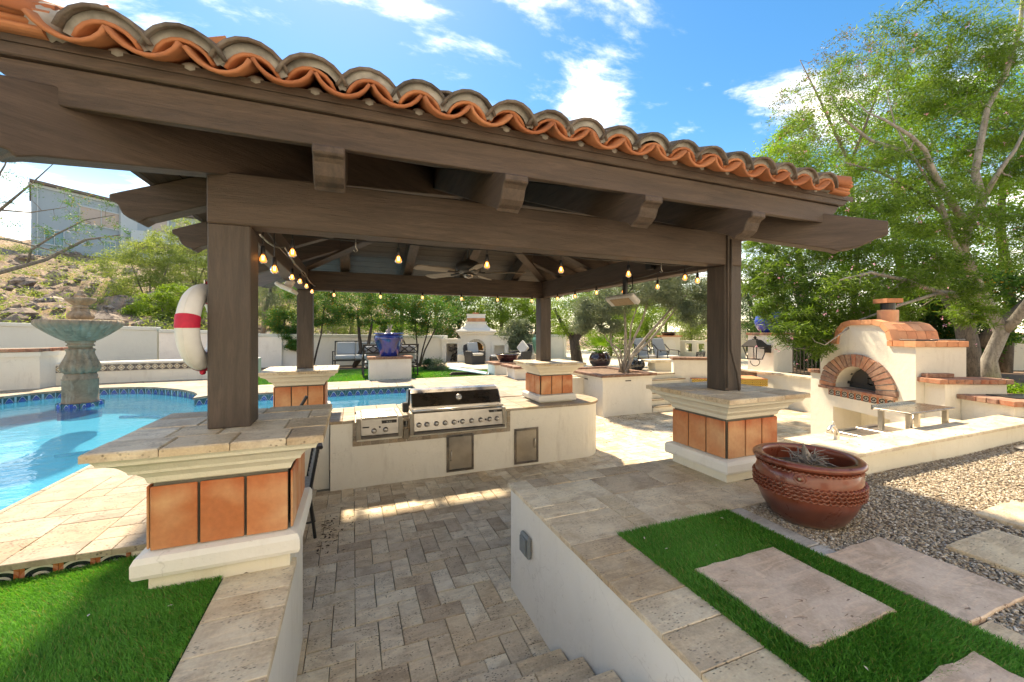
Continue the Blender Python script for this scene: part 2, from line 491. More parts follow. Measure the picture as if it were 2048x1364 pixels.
M['wx'] = m_wood('stained_wood_x', 'x'); M['wy'] = m_wood('stained_wood_y', 'y'); M['wz'] = m_wood('stained_wood_z', 'z', (.072, .053, .042)); M['wd1'] = m_wood('stained_wood_diagonal', 'x', rz=R(-45)); M['wd2'] = m_wood('stained_wood_diagonal', 'x', rz=R(45))
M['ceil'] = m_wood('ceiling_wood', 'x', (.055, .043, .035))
M['clay'] = m_clay('clay_tile'); M['clay_w'] = m_clay('clay_tile_weathered', (.05, .042, .038), (.12, .085, .065), .3)
M['mortar'] = m_plain('roof_mortar', (.29, .28, .26), .9, noisy=.35, sc=14)
M['grout'] = m_plain('dark_grout', (.16, .155, .125), .9)
M['salt'] = m_saltillo('saltillo_tile')
M['brick'] = m_brick('brick_mixed'); M['brick_d'] = m_brick('brick_dark', ((.22, .10, .07), (.28, .14, .09), (.17, .09, .07), (.30, .17, .12)))
M['steel'] = m_steel('brushed_steel'); M['steel_z'] = m_steel('brushed_steel_door', (.50, .45, .38), .34, 'z')
M['steel_d'] = m_steel('dark_steel', (.30, .27, .24), .26)
M['black'] = m_plain('black_metal', (.018, .018, .019), .42)
M['iron'] = m_plain('bronze_iron', (.045, .038, .033), .5)
M['bark'] = m_bark('bark_brown', (.10, .085, .07), (.22, .19, .155)); M['bark_g'] = m_bark('bark_grey', (.22, .20, .175), (.42, .39, .34))
M['bark_dk'] = m_bark('bark_dark', (.035, .028, .024), (.08, .065, .055))
# ================================================================== GROUND AND TERRACES
DECK = .91; GR = .85; LAWN = .86
# desert ground sheet, with the pit of the sunken patio and the pool left open
t = NT('desert_soil')
col_ = t.mix(t.ramp(t.noise(.5, 6, .65), [(.35, 0), (.65, 1)]), (.30, .22, .15), (.40, .31, .23))
col_ = t.mix(t.ramp(t.noise(8, 6, .7), [(.5, 0), (.7, 1)]), col_, (.20, .15, .11))
M['soil'] = t.fin(col_, .95, t.bump(t.noise(12, 6, .7), .6, .03))
mb = MB()
def holed(mb, X0, X1, Y0, Y1, holes, z):
    xs = sorted({X0, X1, *[h[0] for h in holes], *[h[1] for h in holes]}); ys = sorted({Y0, Y1, *[h[2] for h in holes], *[h[3] for h in holes]})
    for i in range(len(xs)-1):
        for j in range(len(ys)-1):
            cx, cy = (xs[i]+xs[i+1])/2, (ys[j]+ys[j+1])/2
            if any(h[0] < cx < h[1] and h[2] < cy < h[3] for h in holes): continue
            mb.add([(xs[i],ys[j],z),(xs[i+1],ys[j],z),(xs[i+1],ys[j+1],z),(xs[i],ys[j+1],z)], [(0,1,2,3)])
    return mb
holed(mb, -600, 600, -60, 900, [(-8.2, -1.05, 1.2, 11.6), (-1.05, 8.6, -1.0, 9.2), (8.6, 11.5, 2.2, 9.2)], .80)
struct('ground', mb, M['soil'])
struct('patio_bedding', MB().box(-1.3, 11.5, -1, 9.25, -.5, -.032), M['grout'])

# --- unseen house and terrace, added behind the camera to bounce light into the shade
hb = thing('bounce_villa', 'unseen cream stucco house added behind the camera to bounce light onto the pavilion', 'house', (0, -4.6, .8))
ob('facade', MB().box(-16, -1.0, -5.0, -4.6, .7, 7.2).box(1.0, 16, -5.0, -4.6, .7, 7.2).box(-1.0, 1.0, -5.0, -4.6, 3.4, 7.2), M['stucco_w'], hb)
ob('glass_door', MB().box(-1.0, 1.0, -4.9, -4.85, .7, 3.4), m_plain('house_glass', (.05, .07, .08), .05), hb)
for xx in (-1.0, -.04, .92): ob('door_frame', MB().box(xx, xx+.08, -4.84, -4.7, .7, 3.4), M['iron'], hb)
for xx in (-12, -7, 5, 10):
    ob('window', MB().box(xx, xx+2, -4.59, -4.56, 2.0, 3.6), bpy.data.materials['house_glass'], hb)
ob('eave', MB().box(-16.5, 16.5, -10, -4.2, 7.21, 7.45), M['clay'], hb)
struct('terrace', MB().box(-16, 16, -4.58, -3.1, .5, .86), M['trav_l'])  # unseen paving added along with the bounce house

# --- patio pavers (6 x 12 in travertine in herringbone)
floor = struct('patio_floor', MB().box(-1.2, 11.4, -.9, 9.2, -.045, -.014), M['grout'])
U = .1524; g = .0026
def paver_mesh(w, h):
    return MB().cbox(-w/2+g, w/2-g, -h/2+g, h/2-g, -.03, 0, .004).mesh('paver')
pm = [paver_mesh(2*U, U), paver_mesh(U, 2*U)]
for q in pm: q.materials.append(M['trav'])
def in_frame(p, m=40):
    dx_, dy_ = p[0], p[1]
    dep = dx_*_s + dy_*_c
    if dep < .4: return None
    u = CU + FP*(dx_*_c - dy_*_s)/dep; v = HV - FP*(p[2]-EYE)/dep
    if -m < u < 2048+m and -m < v < 1364+m: return u, v, dep
    return None
def patio_ok(x, y):
    if y < 3.05: return -.42 < x < 1.3
    if y < 5.85: return x > -1.15
    return x > 3.2
cand = []
for i in range(-8, 76):
    for j in range(-2, 64):
        k = (i - j) % 4
        if k == 0: x, y, t_ = (i+1)*U, (j+.5)*U, 0
        elif k == 3: x, y, t_ = (i+.5)*U, (j+1)*U, 1
        else: continue
        x += .02; y += .03
        if not patio_ok(x, y) or y < .4 or y > 9.1: continue
        f = in_frame((x, y, 0))
        # pavers near the camera and not under the counter or behind the raised terrace
        vis = f is not None and not (x > 1.2 and y < 4.3+.55*(x-1.2)*.6) and not (y > 5.7 and x < 3.9)
        cand.append(((f[2] if vis else 1e3 + y), x, y, t_))
cand.sort(key=lambda q: q[0])
rest = MB()
for n, (d, x, y, t_) in enumerate(cand):
    dz = random.uniform(-.0022, .0022); rz = random.gauss(0, .006)
    if n < 300 and d < 900:
        ob('paver', pm[t_], None, floor, (x + random.gauss(0, .0007), y, dz), (random.gauss(0, .0035), random.gauss(0, .0035), rz))
    else:
        w, h = (2*U, U) if t_ == 0 else (U, 2*U)
        rest.cbox(x-w/2+g, x+w/2-g, y-h/2+g, y+h/2-g, -.03, dz, .004)
stuff(ob('paver', rest, M['trav'], floor))

# --- right terrace: retaining wall, coping and paving
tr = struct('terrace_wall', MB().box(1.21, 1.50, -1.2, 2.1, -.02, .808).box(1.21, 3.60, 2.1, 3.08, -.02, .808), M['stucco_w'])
holed_t = MB().box(1.50, 9, -3, 2.1, .3, .79)
struct('terrace_bed', holed_t, M['soil'])
tp = struct('terrace_paving', MB().box(1.205, 3.62, 2.06, 3.085, .808, .826).box(1.205, 1.53, -1.2, 2.06, .808, .826), M['grout'])
def stone(parent, x0, x1, y0, y1, z0, z1, mat, c=.004, gap=.002, name='paving_stone', jit=.0015):
    cx, cy = (x0+x1)/2, (y0+y1)/2
    w, h = (x1-x0)/2-gap, (y1-y0)/2-gap
    m_ = MB().cbox(-w, w, -h, h, z0-z1, 0, c)
    return ob(name, m_, mat, parent, (cx, cy, z1 + random.uniform(-jit, jit)), (random.gauss(0, .0012), random.gauss(0, .0012), random.gauss(0, .002)))
# nosing stones along the stair side (x 1.19 .. 1.53), big blocks
y = 2.06
for h in (.17, .20, .165, .21, .20, .215, .20, .24, .24, .26, .25, .25, .25, .25):
    stone(tp, 1.185, 1.525, y-h, y, .822, .85, M['trav_cap'], .003, .0022, jit=.0006); y -= h
# pattern of mixed rectangles between the nosing and the pedestal
def mixed(parent, x0, x1, y0, y1, z0, z1, mat, unit=.15, seed=1, name='paving_stone', hole=None):
    rr = random.Random(seed)
    nx, ny = int(round((x1-x0)/unit)), int(round((y1-y0)/unit))
    used = [[False]*ny for _ in range(nx)]
    ux, uy = (x1-x0)/nx, (y1-y0)/ny
    for j in range(ny):
        for i in range(nx):
            if used[i][j]: continue
            opts = [(3, 2), (2, 2), (2, 3), (2, 1), (1, 2), (3, 2), (2, 1), (1, 1)]; rr.shuffle(opts)
            for w, h in opts + [(1, 1)]:
                if i+w <= nx and j+h <= ny and all(not used[a][b] for a in range(i, i+w) for b in range(j, j+h)):
                    for a in range(i, i+w):
                        for b in range(j, j+h): used[a][b] = True
                    X0, X1, Y0, Y1 = x0+i*ux, x0+(i+w)*ux, y0+j*uy, y0+(j+h)*uy
                    if hole and hole(X0, X1, Y0, Y1): break
                    stone(parent, X0, X1, Y0, Y1, z0, z1, mat, .003, .0012, name)
                    break
mixed(tp, 1.185, 3.06, 2.06, 3.10, .822, .85, M['trav_cap'], .165, 3)
for k in range(3): stone(tp, 3.06+.19*k, 3.25+.19*k, 2.06, 2.42, .822, .85, M['trav_cap'])
# border stones between turf and gravel
for (y0, y1) in ((1.54, 2.06), (1.445, 1.535)):
    stone(tp, 2.43, 2.56, y0, y1, .80, .85, M['bluestone'])
for (y0, y1) in ((.40, .865), (-.1, .395)):
    stone(tp, 2.43, 2.57, y0, y1, .80, .85, M['stone_y'])

# --- flagstones in the turf and in the gravel
def flag(label, x0, x1, y0, y1, z, mat, seed, group='stepping stones of the garden path'):
    rr = random.Random(seed)
    pts = []
    for (ax, ay, bx, by) in ((x0,y0,x1,y0),(x1,y0,x1,y1),(x1,y1,x0,y1),(x0,y1,x0,y0)):
        n = 9
        for k in range(n):
            f = k/n
            pts.append((ax+(bx-ax)*f+rr.gauss(0,.0035), ay+(by-ay)*f+rr.gauss(0,.0035)))
    n = len(pts); cx, cy = (x0+x1)/2, (y0+y1)/2
    vs = [(p[0], p[1], z-.06) for p in pts] + [(p[0], p[1], z-.006) for p in pts] + [(cx+(p[0]-cx)*.985, cy+(p[1]-cy)*.985, z) for p in pts]
    fs = [tuple(range(2*n, 3*n))] + [(k, (k+1) % n, n+(k+1) % n, n+k) for k in range(n)] + [(n+k, n+(k+1) % n, 2*n+(k+1) % n, 2*n+k) for k in range(n)]
    return tag(ob('flagstone', MB().add(vs, fs), mat), label, 'flagstone', group)
flag('pink flagstone set inside the strip of artificial turf', 1.663, 2.245, 1.035, 1.605, .862, M['stone'], 1)
flag('pink flagstone in the turf at the bottom edge of the photo', 1.60, 2.235, .36, .80, .862, M['stone'], 2)
flag('large pink flagstone between the turf and the gravel', 2.435, 2.955, .872, 1.445, .862, M['stone'], 3)
flag('sand coloured flagstone lying in gravel by the right photo edge, nearer one', 3.18, 3.72, .65, 1.24, .868, M['stone_y'], 4)
flag('sand coloured flagstone lying in gravel by the right photo edge, farther one', 3.93, 4.47, .80, 1.39, .868, M['stone_y'], 5)

# --- stairs rising to the camera
ST_Y = (2.215, 1.955, 1.675, 1.39, 1.10); ST_Z = (.138, .283, .43, .575)
sm0 = MB()
for k in range(4): sm0.box(-.29, 1.205, ST_Y[k+1] if k < 3 else -.9, ST_Y[k]-.012, -.02, ST_Z[k]-.029)
st = struct('stairs', sm0, M['stucco'])
for k in range(4):
    x = 1.20; rr = random.Random(k+11)
    while x > -.28:
        w = rr.choice((.15, .20, .15, .30))
        stone(st, max(x-w, -.29), x, ST_Y[k+1]-.01, ST_Y[k], ST_Z[k]-.028, ST_Z[k], M['trav'], .005, name='tread_stone'); x -= w

# --- left terrace wall
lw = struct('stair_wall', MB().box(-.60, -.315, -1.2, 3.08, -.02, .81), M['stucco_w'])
y = 2.52
for h in (.27, .155, .21, .20, .23, .22, .25, .25, .25, .25, .25):
    stone(lw, -.612, -.285, y-h, y, .815, .85, M['trav_cap'], .003, .0022, jit=.0006, name='coping_stone'); y -= h
# recess under the pavilion and the low walls of the bar
struct('bar_wall', MB().box(-1.06, -.98, 3.08, 6.8, -.02, .80).box(-.98, -.6, 3.0, 3.08, -.02, .82).box(-.98, -.29, 5.93, 6.0, -.02, .88), M['stucco'])

# ================================================================== PEDESTALS
def pedestal(label, cx, cy, zb, extra=None):
    p = thing('pedestal', label, 'pedestal', (cx, cy, zb), group='tiled pedestals carrying the pavilion posts')
    h = .30
    ob('base_plinth', MB().rings(cx, cy, [(h, h, zb), (h, h, .935)]), M['stucco_y'], p)
    ob('base_moulding', MB().rings(cx, cy, [(h, h, .925), (h+.045, h+.045, .932), (h+.052, h+.052, .95), (h+.052, h+.052, 1.005), (h+.04, h+.04, 1.03), (h-.005, h-.005, 1.042)]), M['stucco_w'], p)
    ob('core', MB().rings(cx, cy, [(h-.014, h-.014, 1.03), (h-.014, h-.014, 1.375)]), M['grout'], p)
    tw = 2*(h-.004)/3
    for side in range(4):
        for k in range(3):
            a0 = -h+.004+k*tw+.006; a1 = a0+tw-.012
            m_ = MB().xbox(a0, a1, -.012, 0, 1.048, 1.352, .003)
            M4 = Matrix.Translation((cx, cy, 0)) @ Matrix.Rotation(side*math.pi/2, 4, 'Z') @ Matrix.Translation((0, -h+.012-.0125, 0))
            ob('clay_tile', m_.xf(M4), M['salt'], p)
    pr = [(h-.004, 1.366), (h+.004, 1.372), (h+.012, 1.40), (h+.035, 1.425), (h+.055, 1.432), (h+.06, 1.447), (h+.085, 1.478), (h+.12, 1.497), (h+.135, 1.499), (h+.139, 1.513), (h+.15, 1.528), (h+.145, 1.534)]
    ob('cap_moulding', MB().rings(cx, cy, [(a, a, z) for a, z in pr]), M['stucco_y'], p)
    H = .475
    rr = random.Random(int(cx*10+cy))
    y0 = -H
    for row, d in enumerate((.235, .26, .25, .205)):
        x0 = -H; ws = [rr.uniform(.18, .33) for _ in range(5)]
        while x0 < H-.01:
            w = ws.pop() if ws else .2
            if H-(x0+w) < .1: w = H-x0
            stone(p, cx+x0-0, cx+x0+w, cy+y0, cy+y0+d, 1.532, 1.57, M['trav_cap'], .006, .002, 'cap_stone', .002)
            x0 += w
        y0 += d
    return p
PED = {'L': (-.61, 2.74), 'R': (3.165, 2.735), 'BL': (-.66, 6.40), 'BR': (3.19, 6.32)}
pedestal('nearest pedestal, with three orange clay tiles, beside the turf on the left', *PED['L'], .80)
pedestal('tiled pedestal on the right terrace beside the big brown pot', *PED['R'], .85)
pedestal('tiled pedestal between the two stretches of pool, behind the nearest pedestal', *PED['BL'], .80)
pedestal('smallest looking pedestal, standing on the rounded end of the grill counter', *PED['BR'], .91)

# ================================================================== PAVILION
pv = thing('pavilion', 'dark brown timber pavilion with a clay tile roof over the sunken kitchen', 'pavilion', (1.27, 4.6, 0))
XL, XR, YF, YB = -.73, 3.27, 2.62, 6.58
PW = .205
for (x0, y0) in ((XL, YF), (XR-PW, YF), (XL, YB-PW), (XR-PW, YB-PW)):
    bevel(ob('post', MB().box(x0+.002, x0+PW-.002, y0+.002, y0+PW-.002, 1.568, 2.685), M['wz'], pv), .006, 1)
BZ0, BZ1 = 2.685, 2.97
bevel(ob('front_beam', MB().box(XL, XR, YF-.002, YF+.145, BZ0, BZ1), M['wx'], pv), .006, 1)
bevel(ob('back_beam', MB().box(XL, XR, YB-.145, YB, BZ0, BZ1), M['wx'], pv), .006, 1)
bevel(ob('side_beam', MB().box(XL+.002, XL+.145, YF+.147, YB-.147, BZ0+.003, BZ1-.002), M['wy'], pv), .006, 1)
bevel(ob('side_beam', MB().box(XR-.145, XR-.002, YF+.147, YB-.147, BZ0+.003, BZ1-.002), M['wy'], pv), .006, 1)
SL = .39
AX, AYc = 1.27, 4.60
def rtop(d): return 3.18 + SL*d       # rafter top at distance d inside the beam line
# four slopes: (origin d=0 line, inward dir, lateral dir, half run)
SLOPES = {'front': (lambda d, w: (AX+w, YF+d)), 'back': (lambda d, w: (AX-w, YB-d)),
          'left': (lambda d, w: (XL+d, AYc-w)), 'right': (lambda d, w: (XR-d, AYc+w))}
RUN = 1.98
def tail(zoff=0):
    b = lambda d: 2.972 + SL*d
    return [(-.64, rtop(-.64)), (-.64, 2.895), (-.615, 2.885), (-.598, 2.868), (-.59, 2.845), (-.575, 2.815), (-.55, 2.795), (-.515, 2.783), (-.50, 2.766), (-.46, b(-.46)+.006)]
def rafter(side, w, width=.135):
    dmax = min(RUN+.03, RUN - abs(w) + .06)
    poly = tail() + [(dmax, 2.972+SL*dmax), (dmax, rtop(dmax))]
    n = len(poly); f = SLOPES[side]; vs = []
    for q in (w-width/2, w+width/2):
        for d, z in poly:
            x, y = f(d, q); vs.append((x, y, z))
    fs = [tuple(range(n))[::-1], tuple(range(n, 2*n))] + [(i, (i+1) % n, (i+1) % n+n, i+n) for i in range(n)]
    return bevel(ob('rafter', MB().add(vs, fs), M['wy'] if side in ('front', 'back') else M['wx'], pv), .006, 1)
for side in SLOPES:
    for w in (-1.37, -.4565, .4565, 1.37): rafter(side, w)
# hips
for sx, sy in ((-1, -1), (1, -1), (-1, 1), (1, 1)):
    def hp(d, q):   # d inward from beam corner on each axis; q lateral
        ox = (XL if sx < 0 else XR) ; oy = (YF if sy < 0 else YB)
        bx, by = ox - sx*d, oy - sy*d
        return (bx - q*sy*sx/1.4142*1.0*(1), by + q/1.4142) if True else None
    poly = [(-.71, rtop(-.71)-.01), (-.71, 2.785), (-.685, 2.78), (-.665, 2.77), (-.64, 2.745), (-.60, 2.72), (-.55, 2.70), (-.50, 2.695), (-.49, 2.675), (-.45, 2.70), (1.98, 2.972+SL*1.98-.09), (1.98, rtop(1.98)-.01)]
    poly = [(d, z + (.075 if d < 1 else 0)) for d, z in poly]
    n = len(poly); vs = []
    for q in (-.07, .07):
        for d, z in poly:
            x, y = hp(d, q); vs.append((x, y, z))
    fs = [tuple(range(n))[::-1], tuple(range(n, 2*n))] + [(i, (i+1) % n, (i+1) % n+n, i+n) for i in range(n)]
    bevel(ob('hip_rafter', MB().add(vs, fs), M['wd1' if sx*sy > 0 else 'wd2'], pv), .006, 1)
# ceiling boards on top of the rafters
EO = {'front': .46, 'back': .46, 'left': .42, 'right': .42}
for side, f in SLOPES.items():
    d = -EO[side]; k = 0
    while d < RUN-.05:
        d1 = min(d+.142, RUN); g2 = .003
        def W(dd):  # half width limited by hips
            return (2.0 if side in ('front', 'back') else 1.98) - dd
        vs = []
        for (dd, zz) in ((d+g2, 0), (d1-g2, 0)):
            for s in (-1, 1):
                for dz in (.003, .028):
                    x, y = f(dd, s*W(dd)); vs.append((x, y, rtop(dd)+dz))
        # order: d0:(-,lo)(-,hi)(+,lo)(+,hi)  d1: same
        fs = [(0,2,6,4), (1,5,7,3), (0,1,3,2), (4,6,7,5), (0,4,5,1), (2,3,7,6)]
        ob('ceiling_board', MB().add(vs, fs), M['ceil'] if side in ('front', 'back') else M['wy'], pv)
        d = d1; k += 1
# king block at the apex
bevel(ob('king_post', MB().box(AX-.09, AX+.09, AYc-.09, AYc+.09, 3.42, 3.98), M['wz'], pv), .006, 1)

# roof body (solid hip between the boards and the tiles) and the fascia
EX0, EX1, EY0, EY1 = -1.25, 3.79, 2.13, 7.07
ZE = 3.235
def roofz(d): return ZE + SL*d
hx, hy = (EX1-EX0)/2, (EY1-EY0)/2
ridge = hx-hy
mb = MB()
c0 = [(EX0+.03,EY0+.03,ZE-.02),(EX1-.03,EY0+.03,ZE-.02),(EX1-.03,EY1-.03,ZE-.02),(EX0+.03,EY1-.03,ZE-.02)]
r0 = [(AX-ridge, AYc, roofz(hy)-.02), (AX+ridge, AYc, roofz(hy)-.02)]
low = [(-1.22,2.2,3.03),(3.76,2.2,3.03),(3.76,7.0,3.03),(-1.22,7.0,3.03)]
mb.add(c0+r0, [(0,1,5,4),(1,2,5),(2,3,4,5),(3,0,4)])
ob('roof_deck', mb, M['grout'], pv)
def fascia(side):
    x0, x1 = (-1.13, 3.66)
    e = [(0, 3.0), (.03, 3.035), (.09, 3.07), (.14, 3.105), (.17, 3.14), (.185, 3.155)]
    poly = [(x0-a, z) for a, z in e][::-1] + [(x1+a, z) for a, z in e]
    e2 = [(.20, 3.158), (.235, 3.175), (.27, 3.21), (.30, 3.215), (.31, 3.24)]
    poly2 = [(x0-a, z) for a, z in e2][::-1] + [(x1+a, z) for a, z in e2]
    y0, y1 = (2.16, 2.20) if side == 'front' else (7.0, 7.04)
    s = -1 if side == 'front' else 1
    bevel(ob('fascia', MB().prism(poly, 'y', y0, y1), M['wx'], pv), .004, 1)
    ya, yb = (y0-.022, y1) if s < 0 else (y0, y1+.022)
    bevel(ob('eave_trim', MB().prism(poly2, 'y', ya, yb), M['wx'], pv), .006, 1)
    ob('drip_edge', MB().box(x0-.32, x1+.32, *((ya-.008, ya-.001) if s < 0 else (yb+.001, yb+.008)), 3.205, 3.243), M['wx'], pv)
fascia('front'); fascia('back')
for (xa, xb) in ((-1.19, -1.15), (3.69, 3.73)):
    ob('fascia', MB().box(xa, xb, 2.21, 6.99, 3.02, 3.23), M['wy'], pv)

# clay tiles: half pipes laid on the slopes
def pipe(L, r_o, r_i, a0=0., a1=math.pi, seg=8, taper=.88, down=False):
    vs = []
    for (yy, k) in ((0, 1.), (L, taper)):
        for r in (r_o*k, r_i*k):
            for j in range(seg+1):
                a = a0+(a1-a0)*j/seg
                x, z = r*math.cos(a), r*math.sin(a)
                vs.append((x, yy, -z if down else z))
    n = seg+1; fs = []
    for j in range(seg):
        fs += [(j, j+1, 2*n+j+1, 2*n+j), (n+j, 3*n+j, 3*n+j+1, n+j+1), (j, n+j, n+j+1, j+1), (2*n+j, 2*n+j+1, 3*n+j+1, 3*n+j)]
    fs += [(0, 2*n, 3*n, n), (n-1, 2*n-1, 4*n-1, 3*n-1)]
    return MB().add(vs, fs)
ang = math.atan(SL)
TL = .46
cover_m = pipe(TL, .115, .100, R(20), R(160)).mesh('cover_tile', True); cover_m.materials.append(M['clay'])
top_m = pipe(TL, .166, .151, R(24), R(156)).mesh('top_tile', True); top_m.materials.append(M['clay_w'])
pan_m = pipe(TL, .140, .124, R(28), R(152), down=True, taper=.93).mesh('pan_tile', True); pan_m.materials.append(M['clay'])
mort = MB(); 
_v = []
for (yy) in (.012, .30):
    for r in (.101, .1115):
        for j in range(11):
            a = math.radians(12)+math.radians(156)*j/10
            _v.append((r*math.cos(a)*1.0, yy, r*math.sin(a)*(1.0 if r < .105 else 1.0)))
_n = 11; _f = []
for j in range(10):
    _f += [(j, j+1, 2*_n+j+1, 2*_n+j), (_n+j, 3*_n+j, 3*_n+j+1, _n+j+1), (j, _n+j, _n+j+1, j+1)]
def place(mesh, name, side, d, w, up, parent=pv, jit=1.0):
    """d from eave up along the plan; w lateral from centre; up: lift off the deck plane"""
    if side in ('front', 'back'):
        s = 1 if side == 'front' else -1
        lat = Vector((s, 0, 0)); slo = Vector((0, s*math.cos(ang), math.sin(ang)))
        base = Vector((AX + s*w, (EY0 if s > 0 else EY1) + s*d, roofz(d)))
    else:
        s = 1 if side == 'left' else -1
        lat = Vector((0, -s, 0)); slo = Vector((s*math.cos(ang), 0, math.sin(ang)))
        base = Vector(((EX0 if s > 0 else EX1) + s*d, AYc - s*w, roofz(d)))
    nor = lat.cross(slo)
    Mx = Matrix((lat, slo, nor)).transposed()
    Mx = Matrix.Rotation(random.gauss(0, .04)*jit, 3, nor) @ Matrix.Rotation(random.gauss(0, .022)*jit, 3, lat) @ Mx
    o = ob(name, mesh, None, parent)
    o.location = base + nor*up + lat*random.gauss(0, .006)*jit + nor*random.gauss(0, .003)*jit + slo*random.gauss(0, .008)*jit - Vector(pv.location)
    o.rotation_euler = Mx.to_euler()
    return o, Mx
SP = .246
pan_rest = MB(); cov_n = 0; cover_rest = MB()
PANV = [tuple(v.co) for v in pan_m.vertices]; PANF = [tuple(p.vertices) for p in pan_m.polygons]
COVV = [tuple(v.co) for v in cover_m.vertices]; COVF = [tuple(p.vertices) for p in cover_m.polygons]
def bake(mb, V, F, side, d, w, up):
    if side in ('front', 'back'):
        s = 1 if side == 'front' else -1
        lat = Vector((s, 0, 0)); slo = Vector((0, s*math.cos(ang), math.sin(ang)))
        base = Vector((AX + s*w, (EY0 if s > 0 else EY1) + s*d, roofz(d)))
    else:
        s = 1 if side == 'left' else -1
        lat = Vector((0, -s, 0)); slo = Vector((s*math.cos(ang), 0, math.sin(ang)))
        base = Vector(((EX0 if s > 0 else EX1) + s*d, AYc - s*w, roofz(d)))
    nor = lat.cross(slo)
    base = base + nor*up
    mb.add([base + lat*v[0] + slo*v[1] + nor*v[2] for v in V], F)
for side in ('front', 'left', 'right', 'back'):
    half = hx if side in ('front', 'back') else hy
    run = hy
    ncol = int(2*(half)/SP)
    for c_ in range(ncol+1):
        w = (c_ - ncol/2)*SP
        wf = -.896 + .2436*(c_-1) - AX      # lateral place of the eave tiles of the front
        dmax = min(run, half-abs(w)) if side in ('front', 'back') else min(run, half-abs(w))
        d = -.085; row = 0
        while d < dmax - .12 or row == 0:
            if dmax < .05: break
            first = row == 0
            if side == 'front' and first and not 1 <= c_ <= 19: pass
            elif side == 'front' and first:
                place(cover_m, 'cover_tile', side, d+.03, wf, -.017)
                mv = MB(); mv.v = list(_v); mv.f = list(_f)
                # grey mortar crescent between the two tiles
                vs = []
                for (r, oz) in ((.1155, 0), (.150, .002)):
                    for j in range(11):
                        a = math.radians(21)+math.radians(138)*j/10
                        for yy in (.0, .2):
                            vs.append((r*math.cos(a)*(1 if oz == 0 else .98), yy+random.gauss(0, .002)*(yy == 0), r*math.sin(a)+oz*math.sin(a)))
                fs = []
                for j in range(10):
                    a_, b_ = 2*j, 2*j+2
                    fs += [(a_, b_, 22+b_, 22+a_), (22+a_, 22+b_, 22+b_+1, 22+a_+1)]
                o, Mx = place(MB().add(vs, fs).mesh('mortar', True), 'mortar', side, d+.045, wf, -.017, jit=.3); o.data.materials.append(M['mortar'])
                place(top_m, 'top_tile', side, d+.02, wf, -.017)
                if True:
                    if c_ == 1: place(pan_m, 'pan_tile', side, d, wf-SP/2, .136)
                    if c_ < 19: place(pan_m, 'pan_tile', side, d, wf+SP/2, .136)
                    # mortar plug under the pans
                    ob('mortar_plug', MB().ball((AX+wf, EY0+.035, ZE+.006), .045, 8, 5, .7), M['mortar'], pv, smooth=True)
            elif cov_n < 270 and side != 'back':
                place(cover_m, 'cover_tile', side, d+.02, w, -.012+.016*(row > 0)); cov_n += 1
                if row == 1 and side == 'front' and (c_ % 3 == 1): place(top_m, 'top_tile', side, d+.03, w, .02)
                bake(pan_rest, PANV, PANF, side, d, w+SP/2, .136)
            else:
                bake(cover_rest, COVV, COVF, side, d+.02, w, .004)
                bake(pan_rest, PANV, PANF, side, d, w+SP/2, .136)
            d += .345; row += 1
stuff(ob('pan_tile', pan_rest, M['clay'], pv, smooth=True))
stuff(ob('cover_tile', cover_rest, M['clay'], pv, smooth=True))
# hip and ridge caps
hip_m = pipe(.52, .125, .108, R(8), R(172), taper=.95).mesh('hip_tile', True); hip_m.materials.append(M['clay'])
for sx, sy in ((-1, -1), (1, -1), (-1, 1), (1, 1)):
    cx, cy = (EX0 if sx < 0 else EX1), (EY0 if sy < 0 else EY1)
    dirp = Vector((-sx, -sy, SL)).normalized()
    lat = dirp.cross(Vector((0, 0, 1))).normalized(); nor = lat.cross(dirp)
    Mx = Matrix((lat, dirp, nor)).transposed()
    t_ = -.02
    while t_ < hy-.1:
        p = Vector((cx - sx*t_, cy - sy*t_, roofz(t_))) + nor*.03
        o = ob('hip_tile', hip_m, None, pv); o.location = p - Vector(pv.location); o.rotation_euler = (Matrix.Rotation(random.gauss(0, .015), 3, nor) @ Mx).to_euler()
        t_ += .40
for k in range(3):
    o = ob('ridge_tile', hip_m, None, pv); o.location = Vector((AX+ridge-.25-.36*k*.6, AYc, roofz(hy)+.03)) - Vector(pv.location); o.rotation_euler = (0, 0, R(90))
# stacked eave tiles at the two front corners, and the mortar that closes them
for s, x_in in ((-1, -1.10), (1, 3.64)):
    for k in range(4):
        z0 = ZE-.0+k*.033
        xo = (-1.62+.012*k) if s < 0 else (3.86+.02*k)
        a, b = sorted((xo, x_in - s*(.01*k)))
        y_ = EY0-.045+.012*(k % 2)
        mbx = MB()
        n = 7; vs = []
        for xx in (a, b):
            sl_ = SL*abs(xx-(EX0 if s < 0 else EX1))*0
            for j in range(n):
                an = math.radians(-75)+math.radians(165)*j/(n-1)
                vs.append((xx, y_+.03-.03*math.cos(an), z0+.016+.018*math.sin(an)+sl_))
            for yy, zz in ((y_+.25, z0+.034), (y_+.25, z0)): vs.append((xx, yy, zz+sl_))
        m_ = n+2
        fs = [tuple(range(m_))[::-1], tuple(range(m_, 2*m_))] + [(i, (i+1) % m_, m_+(i+1) % m_, m_+i) for i in range(m_)]
        ob('corner_tile', mbx.add(vs, fs), M['clay'], pv, smooth=False)
    # rough mortar patch
    vs = []; 
    rr = random.Random(3)
    pm_ = MB().ball((x_in - s*.0, EY0+.03, ZE+.065), .080, 14, 9, .95)
    pm_.v = [(x+rr.gauss(0, .006), y+rr.gauss(0, .004), z+rr.gauss(0, .006)) for x, y, z in pm_.v]
    ob('corner_mortar', pm_, M['mortar'], pv, smooth=True)

